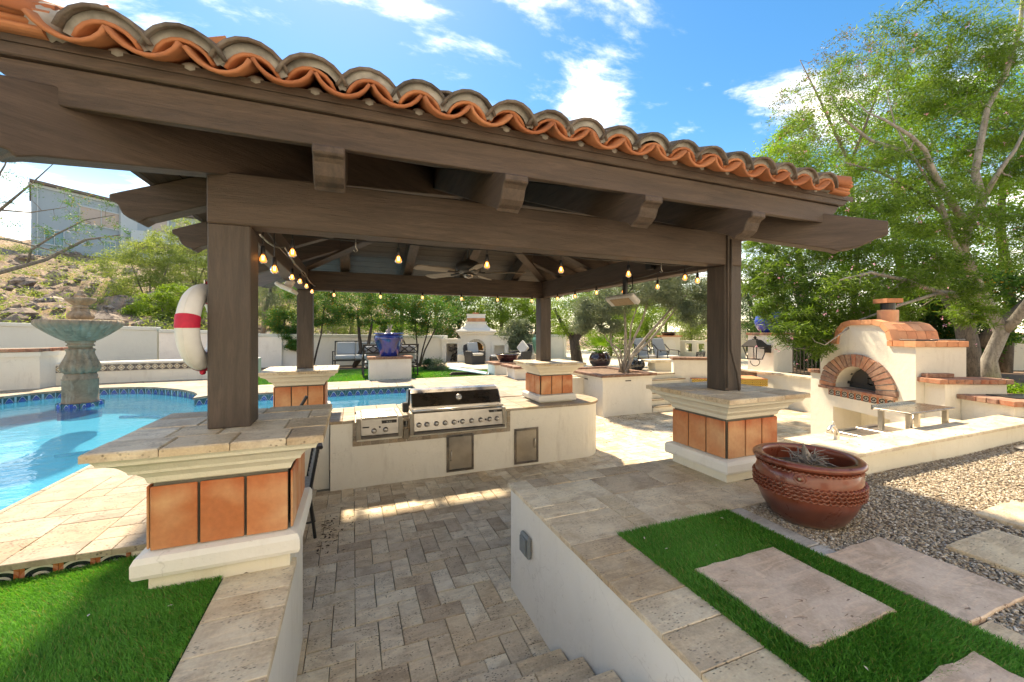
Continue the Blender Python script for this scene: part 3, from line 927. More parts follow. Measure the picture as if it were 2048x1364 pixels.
# ================================================================== GRILL COUNTER
gc = thing('grill_counter', 'long cream stucco counter with a rounded end and travertine top', 'counter', (1.8, 6.1, 0))
def rounded(x0, x1, y0, y1, r=.42, n=8):
    p = [(x0, y0)]
    for cx_, cy_, a0 in ((x1-r, y0+r, -90), (x1-r, y1-r, 0)):
        for k in range(n+1):
            a = R(a0+90*k/n); p.append((cx_+r*math.cos(a), cy_+r*math.sin(a)))
    return p + [(x0, y1)]
CY0, CY1 = 5.78, 6.74
ob('counter_body', MB().prism(rounded(-.27, 4.02, CY0, CY1, .46), 'z', -.01, .875), M['stucco'], gc)
ob('counter_back', MB().box(-1.06, 4.0, 6.70, 6.84, -.01, .872), M['stucco'], gc)
x = -.275; k = 0
rr = random.Random(4)
cut = [(.03, .66), (.735, 2.19)]
slab_x = [(-.285, -.125), (-.125, .03), (.66, .735), (2.19, 2.5), (2.5, 2.84), (2.84, 3.2), (3.2, 3.56)]
for (a, b) in slab_x:
    yy = CY0-.02; rows = (.2, .22, .2, .2, .205) if a < 2.19 else (.24, .25, .26, .275)
    for h in rows:
        y2 = min(yy+h, CY1+.10)
        stone(gc, a, b, yy, y2, .873, .91, M['trav_l'], .005, .0015, 'counter_stone', .0008); yy = y2
tip = rounded(3.56, 4.045, CY0-.02, CY1+.10, .47)
ob('counter_stone', MB().prism(tip, 'z', .873, .9095), M['trav_l'], gc)
for (a, b) in ((.03, .35), (.35, .66), (.735, 1.05), (1.05, 1.4), (1.4, 1.8), (1.8, 2.19)):
    stone(gc, a, b, 6.36, CY1+.10, .873, .91, M['trav_l'], .005, .0015, 'counter_stone', .0008)
# travertine surround around the burner and the grill, a few mm proud of the stucco
for (x0, x1, zb) in ((.0, .695, .56), (.70, 2.255, .56)):
    w = .055
    n = int((x1-x0)/.11)
    for q in range(n):
        a = x0+(x1-x0)*q/n; b = x0+(x1-x0)*(q+1)/n
        ob('surround_tile', MB().cbox(-(b-a)/2+.001, (b-a)/2-.001, -.006, .006, -w/2, w/2, .001), M['trav_l'], gc, ((a+b)/2, CY0-.006, zb+w/2))
    for xx in (x0, x1-w):
        for q in range(3):
            z0 = zb+w+q*(.873-zb-w)/3; z1 = zb+w+(q+1)*(.873-zb-w)/3
            ob('surround_tile', MB().box(-w/2+.001, w/2-.001, -.006, .006, -(z1-z0)/2+.001, (z1-z0)/2-.001), M['trav_l'], gc, (xx+w/2, CY0-.006, (z0+z1)/2))
# steel access doors
for (x0, x1, z0, z1, hl) in ((1.267, 1.675, .05, .59, 'left'), (2.325, 2.733, .035, .585, 'right')):
    d = thing('steel_door', 'brushed steel cabinet door with its handle on the %s, in the grill counter' % hl, 'cabinet door', ((x0+x1)/2, CY0, z0), group='steel access doors of the grill counter')
    fr = MB(); w = .03
    for (a, b, c_, e) in ((x0, x1, z0, z0+w), (x0, x1, z1-w, z1), (x0, x0+w, z0+w, z1-w), (x1-w, x1, z0+w, z1-w)): fr.box(a, b, CY0-.016, CY0+.004, c_, e)
    bevel(ob('door_frame', fr, M['steel_d'], d), .003, 1)
    bevel(ob('door_panel', MB().box(x0+w+.004, x1-w-.004, CY0-.012, CY0+.004, z0+w+.004, z1-w-.004), M['steel_z'], d), .003, 1)
    hx_ = x0+.065 if hl == 'left' else x1-.065
    zc = (z0+z1)/2 - (.03 if hl == 'left' else -.03)
    ob('handle', MB().tube([(hx_, CY0-.012, zc-.075), (hx_, CY0-.035, zc-.05), (hx_, CY0-.042, zc), (hx_, CY0-.035, zc+.05), (hx_, CY0-.012, zc+.075)], [.009, .008, .009, .008, .009], 8), M['steel'], d, smooth=True)
# wall switch plate between the two appliances
ob('outlet_cover', MB().xbox(.655-.0, .735, CY0-.035, CY0+.002, .60, .74, .008), m_plain('weather_cover_brown', (.19, .16, .12), .5), gc)
ob('outlet_plate', MB().box(.66, .725, CY0-.012, CY0+.002, .765, .85), m_plain('outlet_white', (.62, .60, .56), .5), gc)
# weatherproof outlet on the stair wall
o = thing('outlet_box', 'grey weatherproof outlet cover on the white terrace wall', 'outlet box', (1.205, 2.74, .52))
_g = m_plain('outlet_grey', (.20, .225, .23), .45)
ob('cover', MB().xbox(1.172, 1.206, 2.655, 2.80, .445, .60, .010), _g, o)
ob('lid', MB().xbox(1.160, 1.1705, 2.675, 2.782, .465, .58, .004), _g, o)

# ================================================================== SIDE BURNER AND GRILL
letter = m_plain('badge_black', (.03, .028, .026), .35)
silver = m_steel('badge_silver', (.8, .8, .8), .25)
def knob(parent, x, y, z, r=.030):
    k_ = ob('knob', MB().lathe([(r*1.15, 0), (r*1.15, .008), (r*.95, .014)], seg=18).xf(Matrix.Translation((x, y, z)) @ Matrix.Rotation(R(90), 4, 'X')), M['steel_d'], parent, smooth=False)
    ob('knob_grip', MB().lathe([(r*.86, .0125), (r*.80, .034), (r*.60, .040), (r*.3, .041)], seg=16).xf(Matrix.Translation((x, y, z)) @ Matrix.Rotation(R(90), 4, 'X')), M['steel'], k_, smooth=True)
    ob('knob_skirt', MB().lathe([(r*.9, .006), (r*.9, .014)], seg=16).xf(Matrix.Translation((x, y, z)) @ Matrix.Rotation(R(90), 4, 'X')), M['black'], k_, smooth=True)
def letters(text, x, y, z, h, parent, mat, name='badge_lettering'):
    cu = bpy.data.curves.new('txt', 'FONT'); cu.body = text; cu.size = h; cu.extrude = .0008; cu.align_x = 'CENTER'; cu.align_y = 'CENTER'
    tmp = bpy.data.objects.new('txt', cu); C.objects.link(tmp)
    bpy.context.view_layer.update()
    me = bpy.data.meshes.new_from_object(tmp.evaluated_get(bpy.context.evaluated_depsgraph_get()))
    bpy.data.objects.remove(tmp); bpy.data.curves.remove(cu)
    me.materials.clear(); me.materials.append(mat)
    return ob(name, me, None, parent, (x, y, z), (R(90), 0, 0))
sb = thing('side_burner', 'stainless two-knob side burner built into the counter left of the grill', 'side burner', (.345, 5.95, .65))
ob('body', MB().box(.05, .645, 5.765, 6.34, .655, .905), M['steel'], sb)
for xx in (.045, .59): bevel(ob('side_frame', MB().box(xx, xx+.06, 5.735, 6.345, .645, .925), M['steel_z'], sb), .004, 1)
bevel(ob('lid', MB().box(.112, .583, 5.745, 6.33, .908, .942), M['steel'], sb), .01, 2)
ob('control_panel', MB().prism([(5.735, .70), (5.765, .70), (5.765, .90), (5.752, .90)], 'x', .108, .588), M['steel'], sb)
ob('drip_tray', MB().xbox(.108, .588, 5.728, 5.765, .652, .692, .005), M['steel_d'], sb)
knob(sb, .27, 5.737, .755); knob(sb, .42, 5.737, .76)
ob('igniter', MB().ball((.345, 5.735, .80), .013), M['black'], sb)
ob('badge', MB().box(.37, .565, 5.728, 5.748, .845, .885), letter, sb)
letters('BULL', .467, 5.7265, .864, .032, sb, silver)
ob('label_plate', MB().box(.125, .21, 5.732, 5.745, .80, .815), letter, sb)

gr_ = thing('gas_grill', 'large stainless gas grill with closed hood and ten knobs', 'grill', (1.46, 6.0, .65))
GX0, GX1 = .745, 2.165
ob('body', MB().box(GX0+.03, GX1-.03, 5.77, 6.42, .655, .93), M['steel'], gr_)
for xx in (GX0, GX1-.055): bevel(ob('side_frame', MB().box(xx, xx+.055, 5.725, 6.46, .648, .945), M['steel_z'], gr_), .004, 1)
ob('control_panel', MB().prism([(5.715, .70), (5.765, .70), (5.765, .94), (5.745, .94)], 'x', GX0+.058, GX1-.058), M['steel'], gr_)
ob('drip_tray', MB().xbox(GX0+.045, GX1-.02, 5.70, 5.765, .652, .69, .006), M['steel_d'], gr_)
hood = [(5.78, .965), (5.79, 1.02), (5.92, 1.20), (5.985, 1.235), (6.08, 1.25), (6.38, 1.19), (6.43, 1.10), (6.43, .965)]
bevel(ob('hood', MB().prism(hood, 'x', GX0+.04, GX1-.06), M['steel_d'], gr_), .008, 2)
ob('hood_lip', MB().prism([(5.755, .955), (5.79, .95), (5.80, 1.01), (5.775, 1.015)], 'x', GX0+.035, GX1-.055), M['steel'], gr_)
for xx in (GX0+.03, GX1-.067): bevel(ob('hood_end', MB().prism([(p[0]+(-.004 if p[0] < 6 else .004), p[1]+.004) for p in hood], 'x', xx, xx+.014), M['steel'], gr_), .003, 1)
ob('hood_handle', MB().tube([(GX0+.02, 5.70, .985), (GX1-.05, 5.70, .985)], .014, 12), M['steel'], gr_, smooth=True)
for xx in (GX0+.06, GX1-.09): ob('handle_bracket', MB().xbox(xx-.018, xx+.018, 5.69, 5.775, .968, 1.0, .004), M['steel'], gr_)
Mt = Matrix.Translation((1.47, 5.858, 1.12)) @ Matrix.Rotation(R(54), 4, 'X')
tg = ob('thermometer', MB().lathe([(.045, 0), (.045, .014), (.038, .02)], seg=24).xf(Mt), M['steel'], gr_, smooth=True)
ob('dial_face', MB().lathe([(.034, .018), (.033, .0225)], seg=20).xf(Mt), m_plain('dial', (.5, .5, .5), .3), tg)
for q in range(10):
    xs_ = [.865, .975, 1.11, 1.235, 1.365, 1.49, 1.625, 1.765, 1.905, 2.02][q]
    knob(gr_, xs_, 5.722, .785, .031)
for xx in (1.43, 1.845): ob('igniter', MB().ball((xx, 5.72, .785), .014), M['black'], gr_)
ob('badge', MB().box(1.90, 2.105, 5.724, 5.75, .885, .918), letter, gr_)
letters('BULL', 2.0, 5.722, .90, .026, gr_, silver)
# rotisserie motor
rt = thing('rotisserie_motor', 'black rotisserie motor and rod at the left side of the grill hood', 'rotisserie motor', (.71, 5.9, .95))
ob('motor_housing', MB().xbox(.655, .74, 5.80, 5.90, .955, 1.09, .014), M['black'], rt)
ob('rod', MB().tube([(.735, 5.80, 1.05), (.745, 5.83, 1.17), (.75, 5.85, 1.27)], [.016, .014, .018], 8), M['black'], rt, smooth=True)
# ================================================================== POOL
WZ = .775
pool_out = [(-2.16, -2.0), (-2.16, 6.78), (1.25, 6.78), (1.25, 9.0), (-2.42, 8.95), (-2.62, 8.78), (-2.66, 9.15), (-2.85, 9.6), (-3.2, 10.1), (-3.65, 10.55), (-4.1, 10.87),
            (-4.6, 11.03), (-5.1, 11.02), (-5.5, 10.82), (-5.85, 10.4), (-6.05, 9.9), (-6.15, 9.3), (-6.2, 8.7), (-6.6, 8.2), (-7.6, 7.9), (-7.6, -2.0)]
def smooth_poly(p, i0, i1, n=3):
    """Catmull-Rom through points i0..i1"""
    out = [Vector(q) for q in p[:i0]]
    for i in range(i0, i1):
        a, b, c_, d = (Vector(p[max(i-1, 0)]), Vector(p[i]), Vector(p[i+1]), Vector(p[min(i+2, len(p)-1)]))
        for k in range(n):
            t_ = k/n
            out.append(.5*((2*b)+(-a+c_)*t_+(2*a-5*b+4*c_-d)*t_*t_+(-a+3*b-3*c_+d)*t_**3))
    return out + [Vector(q) for q in p[i1:]]
PO = smooth_poly(pool_out, 6, 18)
def inside(x, y, poly):
    r = False; n = len(poly)
    for i in range(n):
        x1, y1 = poly[i]; x2, y2 = poly[(i+1) % n]
        if (y1 > y) != (y2 > y) and x < (x2-x1)*(y-y1)/(y2-y1)+x1: r = not r
    return r
t = NT('pool_plaster')
cst = t.math('MULTIPLY', t.ramp(t.vor(2.3, 'DISTANCE_TO_EDGE', t.scale(t.noise(1.2, 3), 1) if False else None), [(.0, 1), (.06, 0)]), .0)
col_ = t.mix(t.ramp(t.noise(1.5, 5), [(.3, 0), (.7, 1)]), (.36, .62, .76), (.42, .67, .80))
M['plaster'] = t.fin(col_, .7)
basin = MB()
n = len(PO)
basin.v = [(p[0], p[1], .88) for p in PO] + [(p[0], p[1], .45-.11*(11-p[1])) for p in PO]
basin.f = [(i, i+n, (i+1) % n+n, (i+1) % n) for i in range(n)] + [tuple(range(n, 2*n))]
pool = struct('pool', basin, M['plaster'])
# sun shelf under the fountain with a blue rim, and a step along the far side
shelf = [(-6.1, 8.25), (-2.66, 8.25), (-2.66, 9.15), (-2.85, 9.6), (-3.2, 10.1), (-3.65, 10.55), (-4.1, 10.87), (-4.6, 11.03), (-5.1, 11.02), (-5.5, 10.82), (-5.85, 10.4), (-6.05, 9.9), (-6.15, 9.3)]
cob = m_glaze('cobalt_tile', (.02, .07, .42), .15)
pts = [(-4.5+1.5*math.cos(R(a)), 9.3+1.0*math.sin(R(a)), .475-.11*(1.7-1.0*math.sin(R(a)))) for a in range(-80, 85, 6)]
ob('blue_rim', MB().tube(pts, .026, 6), cob, pool)
# waterline tiles
t = NT('waterline_tile')
oc = t.n("ShaderNodeTexCoord").outputs["Object"]
s3 = t.n("ShaderNodeSeparateXYZ"); t.l(oc, s3.inputs[0])
x_ = t.math('DIVIDE', s3.outputs[0], .15); z_ = t.math('DIVIDE', s3.outputs[2], .13)
cs = t.math('MULTIPLY', t.math('COSINE', t.math('MULTIPLY', x_, 6.2832)), .34)
ff = t.math('SUBTRACT', z_, cs)
dome = t.math('LESS_THAN', ff, 0.)
line = t.math('LESS_THAN', t.math('ABSOLUTE', ff), .05)
lowl = t.math('LESS_THAN', t.math('ABSOLUTE', t.math('ADD', ff, .42)), .02)
blue = t.mix(t.ramp(t.noise(22, 3), [(.3, 0), (.7, 1)]), (.010, .045, .26), (.025, .11, .48))
c_t = t.mix(dome, (.02, .10, .13), blue)
c_t = t.mix(t.math('MAXIMUM', line, t.math('MULTIPLY', lowl, .6)), c_t, (.50, .56, .60))
M['wtile'] = t.fin(c_t, .2, None, Coat_Weight=.4)
wt = MB().box(-.073, .073, -.008, 0, -.066, .066).mesh('waterline_tile'); wt.materials.append(M['wtile'])
cnt = 0
for i in range(1, n):
    a, b = PO[i], PO[(i+1) % n]
    L = (b-a).length
    if max(a[1], b[1]) < 6 or min(a[0], b[0]) < -6.7: 
        continue
    ux, uy = (b-a)/L
    k = max(1, round(L/.15))
    for q in range(k):
        p = a+(b-a)*((q+.5)/k)
        # polygon runs clockwise/anticlockwise: normal must point into the pool
        nx_, ny_ = -uy, ux
        if not inside(p[0]+nx_*.05, p[1]+ny_*.05, PO): nx_, ny_ = -nx_, -ny_
        rz = math.atan2(-nx_, ny_) + math.pi
        o = ob('waterline_tile', wt, None, pool, (p[0]+nx_*.002, p[1]+ny_*.002, .812), (0, 0, rz))
        if L/k < .147: o.scale = (L/k/.15, 1, 1)
        cnt += 1
# water surface
t = NT('pool_water')
t.b.inputs["Base Color"].default_value = (.50, .86, .97, 1)
wv = t.noise(1.6, 4, .55, t.scale(t.pos, (1, 1.6, 1)), .8); w2 = t.noise(6.5, 3, .5, t.scale(t.pos, (1, 1.5, 1)), .4)
t.fin((.42, .82, .95), .02, t.bump(t.math('ADD', wv, t.math('MULTIPLY', w2, .22)), .28, .05), Transmission_Weight=1.0, IOR=1.33)
# thin sheet: let daylight through to the plaster
lp = t.n("ShaderNodeBsdfTransparent"); lp.inputs[0].default_value = (.42, .86, .98, 1)
gl = t.n("ShaderNodeBsdfGlossy"); gl.inputs["Roughness"].default_value = .03
bmp = t.bump(t.math('ADD', wv, t.math('MULTIPLY', w2, .30)), .22, .05)
t.l(bmp, gl.inputs["Normal"])
fr = t.n("ShaderNodeFresnel"); fr.inputs[0].default_value = 1.33; t.l(bmp, fr.inputs["Normal"])
ms = t.n("ShaderNodeMixShader"); t.l(fr.outputs[0], ms.inputs[0]); t.l(lp.outputs[0], ms.inputs[1]); t.l(gl.outputs[0], ms.inputs[2])
# faintly milky pool water: part of the daylight is scattered back blue
df = t.n("ShaderNodeBsdfDiffuse"); df.inputs[0].default_value = (.03, .33, .56, 1); t.l(bmp, df.inputs["Normal"])
m2 = t.n("ShaderNodeMixShader"); m2.inputs[0].default_value = .36; t.l(lp.outputs[0], m2.inputs[1]); t.l(df.outputs[0], m2.inputs[2])
t.l(m2.outputs[0], ms.inputs[1])
t.l(ms.outputs[0], t.out.inputs[0])
M['water'] = t.m
wm = MB(); wm.add([(p[0], p[1], WZ) for p in PO], [tuple(range(n))])
struct('pool_water', wm, M['water'])

# ================================================================== POOL DECK
dk = struct('pool_deck', MB(), M['grout'])
bed = MB()
for (x0, x1, y0, y1) in ((-2.14, -1.07, 2.87, 6.76), (-1.07, 4.02, 6.845, 6.9), (1.28, 4.0, 6.84, 9.05), (-2.3, 4.0, 9.03, 10.3), (4.0, 5.28, 9.305, 10.3), (4.0, 5.28, 10.3, 11.0)):
    bed.box(x0, x1, y0, y1, .5, .877)
me = bed.mesh(); dk.data = me; me.materials.append(M['grout'])
deckw = ob('deck_retaining_wall', MB().box(3.92, 4.02, 6.86, 9.3, -.02, .874).box(4.02, 7.15, 9.21, 9.3, -.02, .874), M['stucco'], dk)
def deck_area(x0, x1, y0, y1, unit, seed, hole=None, mat='trav_l'):
    mixed(dk, x0, x1, y0, y1, .877, .91, M[mat], unit, seed, 'deck_stone', hole)
deck_area(-2.13, -1.07, 2.85, 6.78, .16, 5)
def slab_run(x0, x1, y0, y1, step, ax):
    a = x0 if ax == 'x' else y0; e = x1 if ax == 'x' else y1
    while a < e-.02:
        b = min(a+step*random.uniform(.9, 1.1), e)
        if ax == 'x': stone(dk, a, b, y0, y1, .872, .912, M['trav_l'], .008, .0015, 'coping_stone')
        else: stone(dk, x0, x1, a, b, .872, .912, M['trav_l'], .008, .0015, 'coping_stone')
        a = b
slab_run(-2.18, -2.13, 2.85, 6.78, .4, 'y')
slab_run(-2.40, 1.22, 8.98, 9.28, .42, 'x')
slab_run(1.22, 1.52, 6.86, 9.28, .42, 'y')
deck_area(1.52, 4.0, 6.86, 9.28, .25, 8)
deck_area(-2.4, 4.0, 9.28, 10.3, .26, 9, lambda a, b, c_, d: False)
# curved deck round the shelf: coping pieces and slabs behind (joined: they curve)
cop = MB(); rest = MB()
def offset_pt(i, w):
    a, b, c_ = PO[i-1], PO[i], PO[(i+1) % n]
    tdir = (c_-a).normalized(); nn = Vector((tdir[1], -tdir[0]))
    if inside(b[0]+nn[0]*.05, b[1]+nn[1]*.05, PO): nn = -nn
    return b + nn*w
idx = [i for i in range(n) if 5 <= i < n-2 and PO[i][1] > 7.9]
for k in range(len(idx)-1):
    i, j = idx[k], idx[k+1]
    P = [PO[i] + (offset_pt(i, -.03)-PO[i]), PO[j] + (offset_pt(j, -.03)-PO[j]), offset_pt(j, .28), offset_pt(i, .28)]
    cen = sum(P, Vector((0, 0)))/4
    P = [cen+(p-cen)*.994 for p in P]
    o = ob('coping_stone', MB().prism([tuple(p) for p in P], 'z', .87, .912), M['trav_l'], dk)
# outer curved deck
OUT = [(-2.40, 9.30), (-2.40, 12.35), (-6.2, 12.2), (-8.6, 11.0), (-8.6, 7.9)]
grid = MB(); rr = random.Random(12)
yy = 8.0
while yy < 12.4:
    h = .42; xx = -9.0 + rr.uniform(0, .4)
    while xx < -2.41:
        w = rr.choice((.42, .62, .42)); cx, cy = xx+w/2, yy+h/2
        ok = all(not inside(xx+a*w, yy+b*h, PO) for a in (0, .5, 1) for b in (0, .5, 1))
        x1_ = min(xx+w, -2.405)
        stone(dk, xx, x1_, yy, yy+h, .862, .9045, M['trav_l'], .003, .0015, 'deck_stone') if ok else None
        xx += w
    yy += h
ring = MB()
for k in range(len(idx)-1):
    i, j = idx[k], idx[k+1]
    P = [offset_pt(i, .27), offset_pt(j, .27), offset_pt(j, .75), offset_pt(i, .75)]
    ring.prism([tuple(p) for p in P], 'z', .80, .9005)
ob('deck_infill', ring, M['trav_l'], dk)
# painted riser tiles under the front edge of the deck
t = NT('painted_riser_tile')
oc = t.n("ShaderNodeTexCoord").outputs["Object"]
s3 = t.n("ShaderNodeSeparateXYZ"); t.l(oc, s3.inputs[0])
X = t.math('DIVIDE', s3.outputs[0], .15); Z = t.math('DIVIDE', s3.outputs[2], .10)
rad = t.math('SQRT', t.math('ADD', t.math('MULTIPLY', X, X), t.math('MULTIPLY', Z, Z)))
ang_ = t.math('ARCTAN2', Z, X)
spi = t.math('FRACT', t.math('ADD', t.math('MULTIPLY', rad, 3.1), t.math('DIVIDE', ang_, 6.2832)))
sw = t.math('GREATER_THAN', spi, .62)
red = t.math('GREATER_THAN', t.math('ABSOLUTE', X), .36)
c_t = t.mix(sw, (.012, .016, .022), (.42, .41, .37))
c_t = t.mix(t.math('MULTIPLY', red, .85), c_t, (.36, .10, .04))
M['riser'] = t.fin(c_t, .25, None, Coat_Weight=.4)
rt_m = MB().box(-.074, .074, -.006, 0, -.062, .052).mesh('riser_tile'); rt_m.materials.append(M['riser'])
for q in range(8):
    ob('riser_tile', rt_m, None, dk, (-1.22-.15*q, 2.868, .822))
ob('riser_wall', MB().box(-2.6, -1.07, 2.869, 2.9, .6, .876), M['stucco'], dk)
tag(ob('rock', MB().ball((-1.50, 2.83, .80), .05, 12, 8, .5).xf(Matrix.Translation((-.0, 0, 0))), M['stone_y'], smooth=True), 'pale flat rock lying on the turf against the pool deck riser', 'rock')

# ================================================================== FOUNTAIN
ft = thing('fountain', 'tiered cast stone fountain standing in the pool, bowl stained green', 'fountain', (-4.5, 9.5, WZ)); ft.scale = (.66, .66, .74)
t = NT('fountain_stone')
s3 = t.n("ShaderNodeSeparateXYZ"); t.l(t.pos, s3.inputs[0])
nn_ = t.noise(5, 6, .7, dist=.4)
col_ = t.mix(t.ramp(nn_, [(.3, 0), (.7, 1)]), (.19, .14, .095), (.42, .32, .22))
verd = t.math('MULTIPLY', t.ramp(t.math('ABSOLUTE', t.math('SUBTRACT', s3.outputs[2], 2.02)), [(.10, 1), (.32, 0)]), t.ramp(t.noise(7, 4, .6, t.scale(t.pos, (1, 1, .4))), [(.35, 0), (.55, 1)]))
col_ = t.mix(t.math('MULTIPLY', verd, .25), col_, (.24, .26, .18))
streak = t.math('MULTIPLY', t.ramp(t.noise(10, 5, .6, t.scale(t.pos, (1, 1, .25))), [(.55, 0), (.66, 1)]), .5)
col_ = t.mix(streak, col_, (.42, .39, .32))
col_ = t.mix(t.math('MULTIPLY', t.ramp(t.noise(4, 6, .75), [(.56, 0), (.68, 1)]), .6), col_, (.07, .055, .04))
M['fstone'] = t.fin(col_, .85, t.bump(t.noise(25, 6, .7), .5, .01))
fx, fy = -4.5, 9.5
# octagonal tiled foot: eight tile faces
ob('foot', MB().lathe([(.445, -.3), (.445, .08)], (fx, fy, WZ), 8), cob, ft)
for k in range(8):
    a = R(22.5+45*k+22.5)
    for s_ in (-1, 1):
        o = ob('foot_tile', wt, None, ft); o.scale = (1.12, 1, 1.25)
        cx, cy = fx+.416*math.cos(a), fy+.416*math.sin(a)
        tx, ty = -math.sin(a), math.cos(a)
        o.location = Vector((cx+tx*s_*.083, cy+ty*s_*.083, WZ+.01)) - Vector(ft.location); o.rotation_euler = (0, 0, a+math.pi/2)
ob('pedestal_drum', MB().lathe([(.36, .08), (.365, .10), (.355, .12), (.35, .62), (.365, .64), (.34, .66), (.33, .72), (.30, .78)], (fx, fy, WZ), 32), M['fstone'], ft, smooth=True)
gad = lambda k, d: (lambda a, z: 1 + d*abs(math.sin(a*k/2)))
ob('baluster', MB().lathe([(.28, .77), (.36, .84), (.385, .92), (.37, 1.0), (.31, 1.12), (.265, 1.24), (.26, 1.30), (.285, 1.34), (.25, 1.37)], (fx, fy, WZ), 96, lambda a, z: 1+.16*abs(math.sin(a*7))**.7-.10), M['fstone'], ft, smooth=True)
ob('collar', MB().lathe([(.23, 1.36), (.23, 1.42), (.275, 1.43), (.275, 1.46), (.25, 1.47), (.25, 1.50), (.29, 1.52), (.29, 1.545)], (fx, fy, WZ), 32), M['fstone'], ft, smooth=True)
def shell(R0, z0, R1, z1, lip, nseg=168, flutes=14):
    prof = []
    for k in range(9):
        f = k/8
        prof.append((R0+(R1-R0)*f**1.15, z0+(z1-z0)*(f**1.5)))
    prof += [(R1*1.02, z1+lip*.35), (R1*1.0, z1+lip*.9), (R1*.965, z1+lip), (R1*.93, z1+lip*.9), (R1*.9, z1+lip*.3), (R0, z1-.05)]
    def rf(a, z):
        f = max(0, min(1, (z-z0)/(z1-z0)))
        u = abs(math.sin(a*flutes/1)); w = .5+.5*math.cos(a*flutes)
        return 1 + f*(.09*u**.6 - .06) + (.0 if f < .98 else .025*math.cos(a*flutes*2))
    return MB().lathe(prof, (fx, fy, WZ), nseg, rf)
ob('large_bowl', shell(.27, 1.545, .84, 1.93, .12), M['fstone'], ft, smooth=True)
ob('upper_stem', MB().lathe([(.16, 1.9), (.17, 2.02), (.22, 2.06), (.265, 2.12), (.26, 2.17), (.20, 2.24), (.16, 2.29), (.175, 2.31), (.14, 2.33)], (fx, fy, WZ), 84, lambda a, z: 1+.09*abs(math.sin(a*6))-.05), M['fstone'], ft, smooth=True)
ob('upper_neck', MB().lathe([(.13, 2.32), (.16, 2.36), (.155, 2.39), (.12, 2.42)], (fx, fy, WZ), 28), M['fstone'], ft, smooth=True)
ob('small_bowl', shell(.12, 2.40, .30, 2.53, .06, 120, 10), M['fstone'], ft, smooth=True)
ob('finial', MB().lathe([(.09, 2.52), (.11, 2.58), (.125, 2.63), (.10, 2.67), (.06, 2.70), (.07, 2.72), (.045, 2.76), (.01, 2.78)], (fx, fy, WZ), 60, lambda a, z: 1+.08*abs(math.sin(a*5))-.04), M['fstone'], ft, smooth=True)

# ================================================================== WALLS ON THE LEFT AND BACK
def wall_run(name, pts, zb, th, mat, capmat, label, cat, overh=.03, caph=.11):
    """pts = [(x, y, ztop)]; a mitre-free run of straight pieces"""
    w = thing(name, label, cat, (pts[0][0], pts[0][1], zb))
    for k in range(len(pts)-1):
        (x0, y0, z0), (x1, y1, z1) = pts[k], pts[k+1]
        d = Vector((x1-x0, y1-y0, 0)); L = d.length; d.normalize(); nn = Vector((-d.y, d.x, 0))*th/2; no = nn.normalized()*(th/2+overh)
        def q(x, y, z, s, off): p = Vector((x, y, z))+off*s; return tuple(p)
        a0, a1 = (x0, y0), (x1, y1)
        V = [q(*a0, zb, -1, nn), q(*a1, zb, -1, nn), q(*a1, zb, 1, nn), q(*a0, zb, 1, nn), q(*a0, z0-caph, -1, nn), q(*a1, z1-caph, -1, nn), q(*a1, z1-caph, 1, nn), q(*a0, z0-caph, 1, nn)]
        F = [(3,2,1,0),(4,5,6,7),(0,1,5,4),(1,2,6,5),(2,3,7,6),(3,0,4,7)]
        ob('wall_panel', MB().add(V, F), mat, w)
        V = [q(*a0, z0-caph+.001, -1, no), q(*a1, z1-caph+.001, -1, no), q(*a1, z1-caph+.001, 1, no), q(*a0, z0-caph+.001, 1, no), q(*a0, z0, -1, no), q(*a1, z1, -1, no), q(*a1, z1, 1, no), q(*a0, z0, 1, no)]
        bevel(ob('wall_cap', MB().add(V, F), capmat, w), .015, 2)
    return w
wall_run('garden_wall', [(-16, 17.0, 2.50), (-9.8, 16.1, 2.36), (-5.6, 15.7, 2.22)], .7, .2, M['stucco_g'], M['stucco_g'], 'long grey green stucco garden wall behind the fountain', 'wall')
wall_run('garden_wall', [(-5.55, 15.68, 2.15), (-3.4, 15.6, 2.10), (-3.3, 15.6, 2.02), (3.2, 15.55, 1.93), (3.4, 15.8, 1.93)], .7, .2, M['stucco_w'], M['stucco_g'], 'white garden wall behind the loveseat and the slender trees', 'wall')
wall_run('garden_wall', [(5.2, 15.6, 1.95), (8.2, 15.0, 1.95), (9.2, 16.6, 1.95)], .7, .2, M['stucco_w'], M['stucco_g'], 'white garden wall to the right of the fireplace', 'wall')
pl = thing('wall_pilaster', 'pale square pilaster of the back garden wall near the loveseat', 'pilaster', (-2.35, 15.35, .8))
ob('shaft', MB().box(-2.5, -2.2, 15.4, 15.5, .8, 1.9), M['stucco_w'], pl)

# bench wall with a band of painted tiles
t = NT('painted_band_tile')
oc = t.n("ShaderNodeTexCoord").outputs["Object"]; s3 = t.n("ShaderNodeSeparateXYZ"); t.l(oc, s3.inputs[0])
X = t.math('ABSOLUTE', t.math('DIVIDE', s3.outputs[0], .15)); Z = t.math('ABSOLUTE', t.math('DIVIDE', s3.outputs[2], .15))
dm = t.math('ADD', X, Z)
l1 = t.math('LESS_THAN', t.math('ABSOLUTE', t.math('SUBTRACT', dm, .42)), .05)
l2 = t.math('LESS_THAN', t.math('ADD', t.math('MULTIPLY', X, X), t.math('MULTIPLY', Z, Z)), .018)
c_t = t.mix(t.math('LESS_THAN', dm, .42), (.10, .08, .07), (.34, .25, .13))
c_t = t.mix(t.math('MAXIMUM', l1, l2), c_t, (.62, .60, .52))
M['btile'] = t.fin(c_t, .3, None, Coat_Weight=.3)
bt_m = MB().box(-.074, .074, -.012, 0, -.074, .074).mesh('band_tile'); bt_m.materials.append(M['btile'])
bw = thing('bench_wall', 'low cream bench wall with a band of painted tiles behind the pool', 'wall', (-4.2, 12.3, .9))
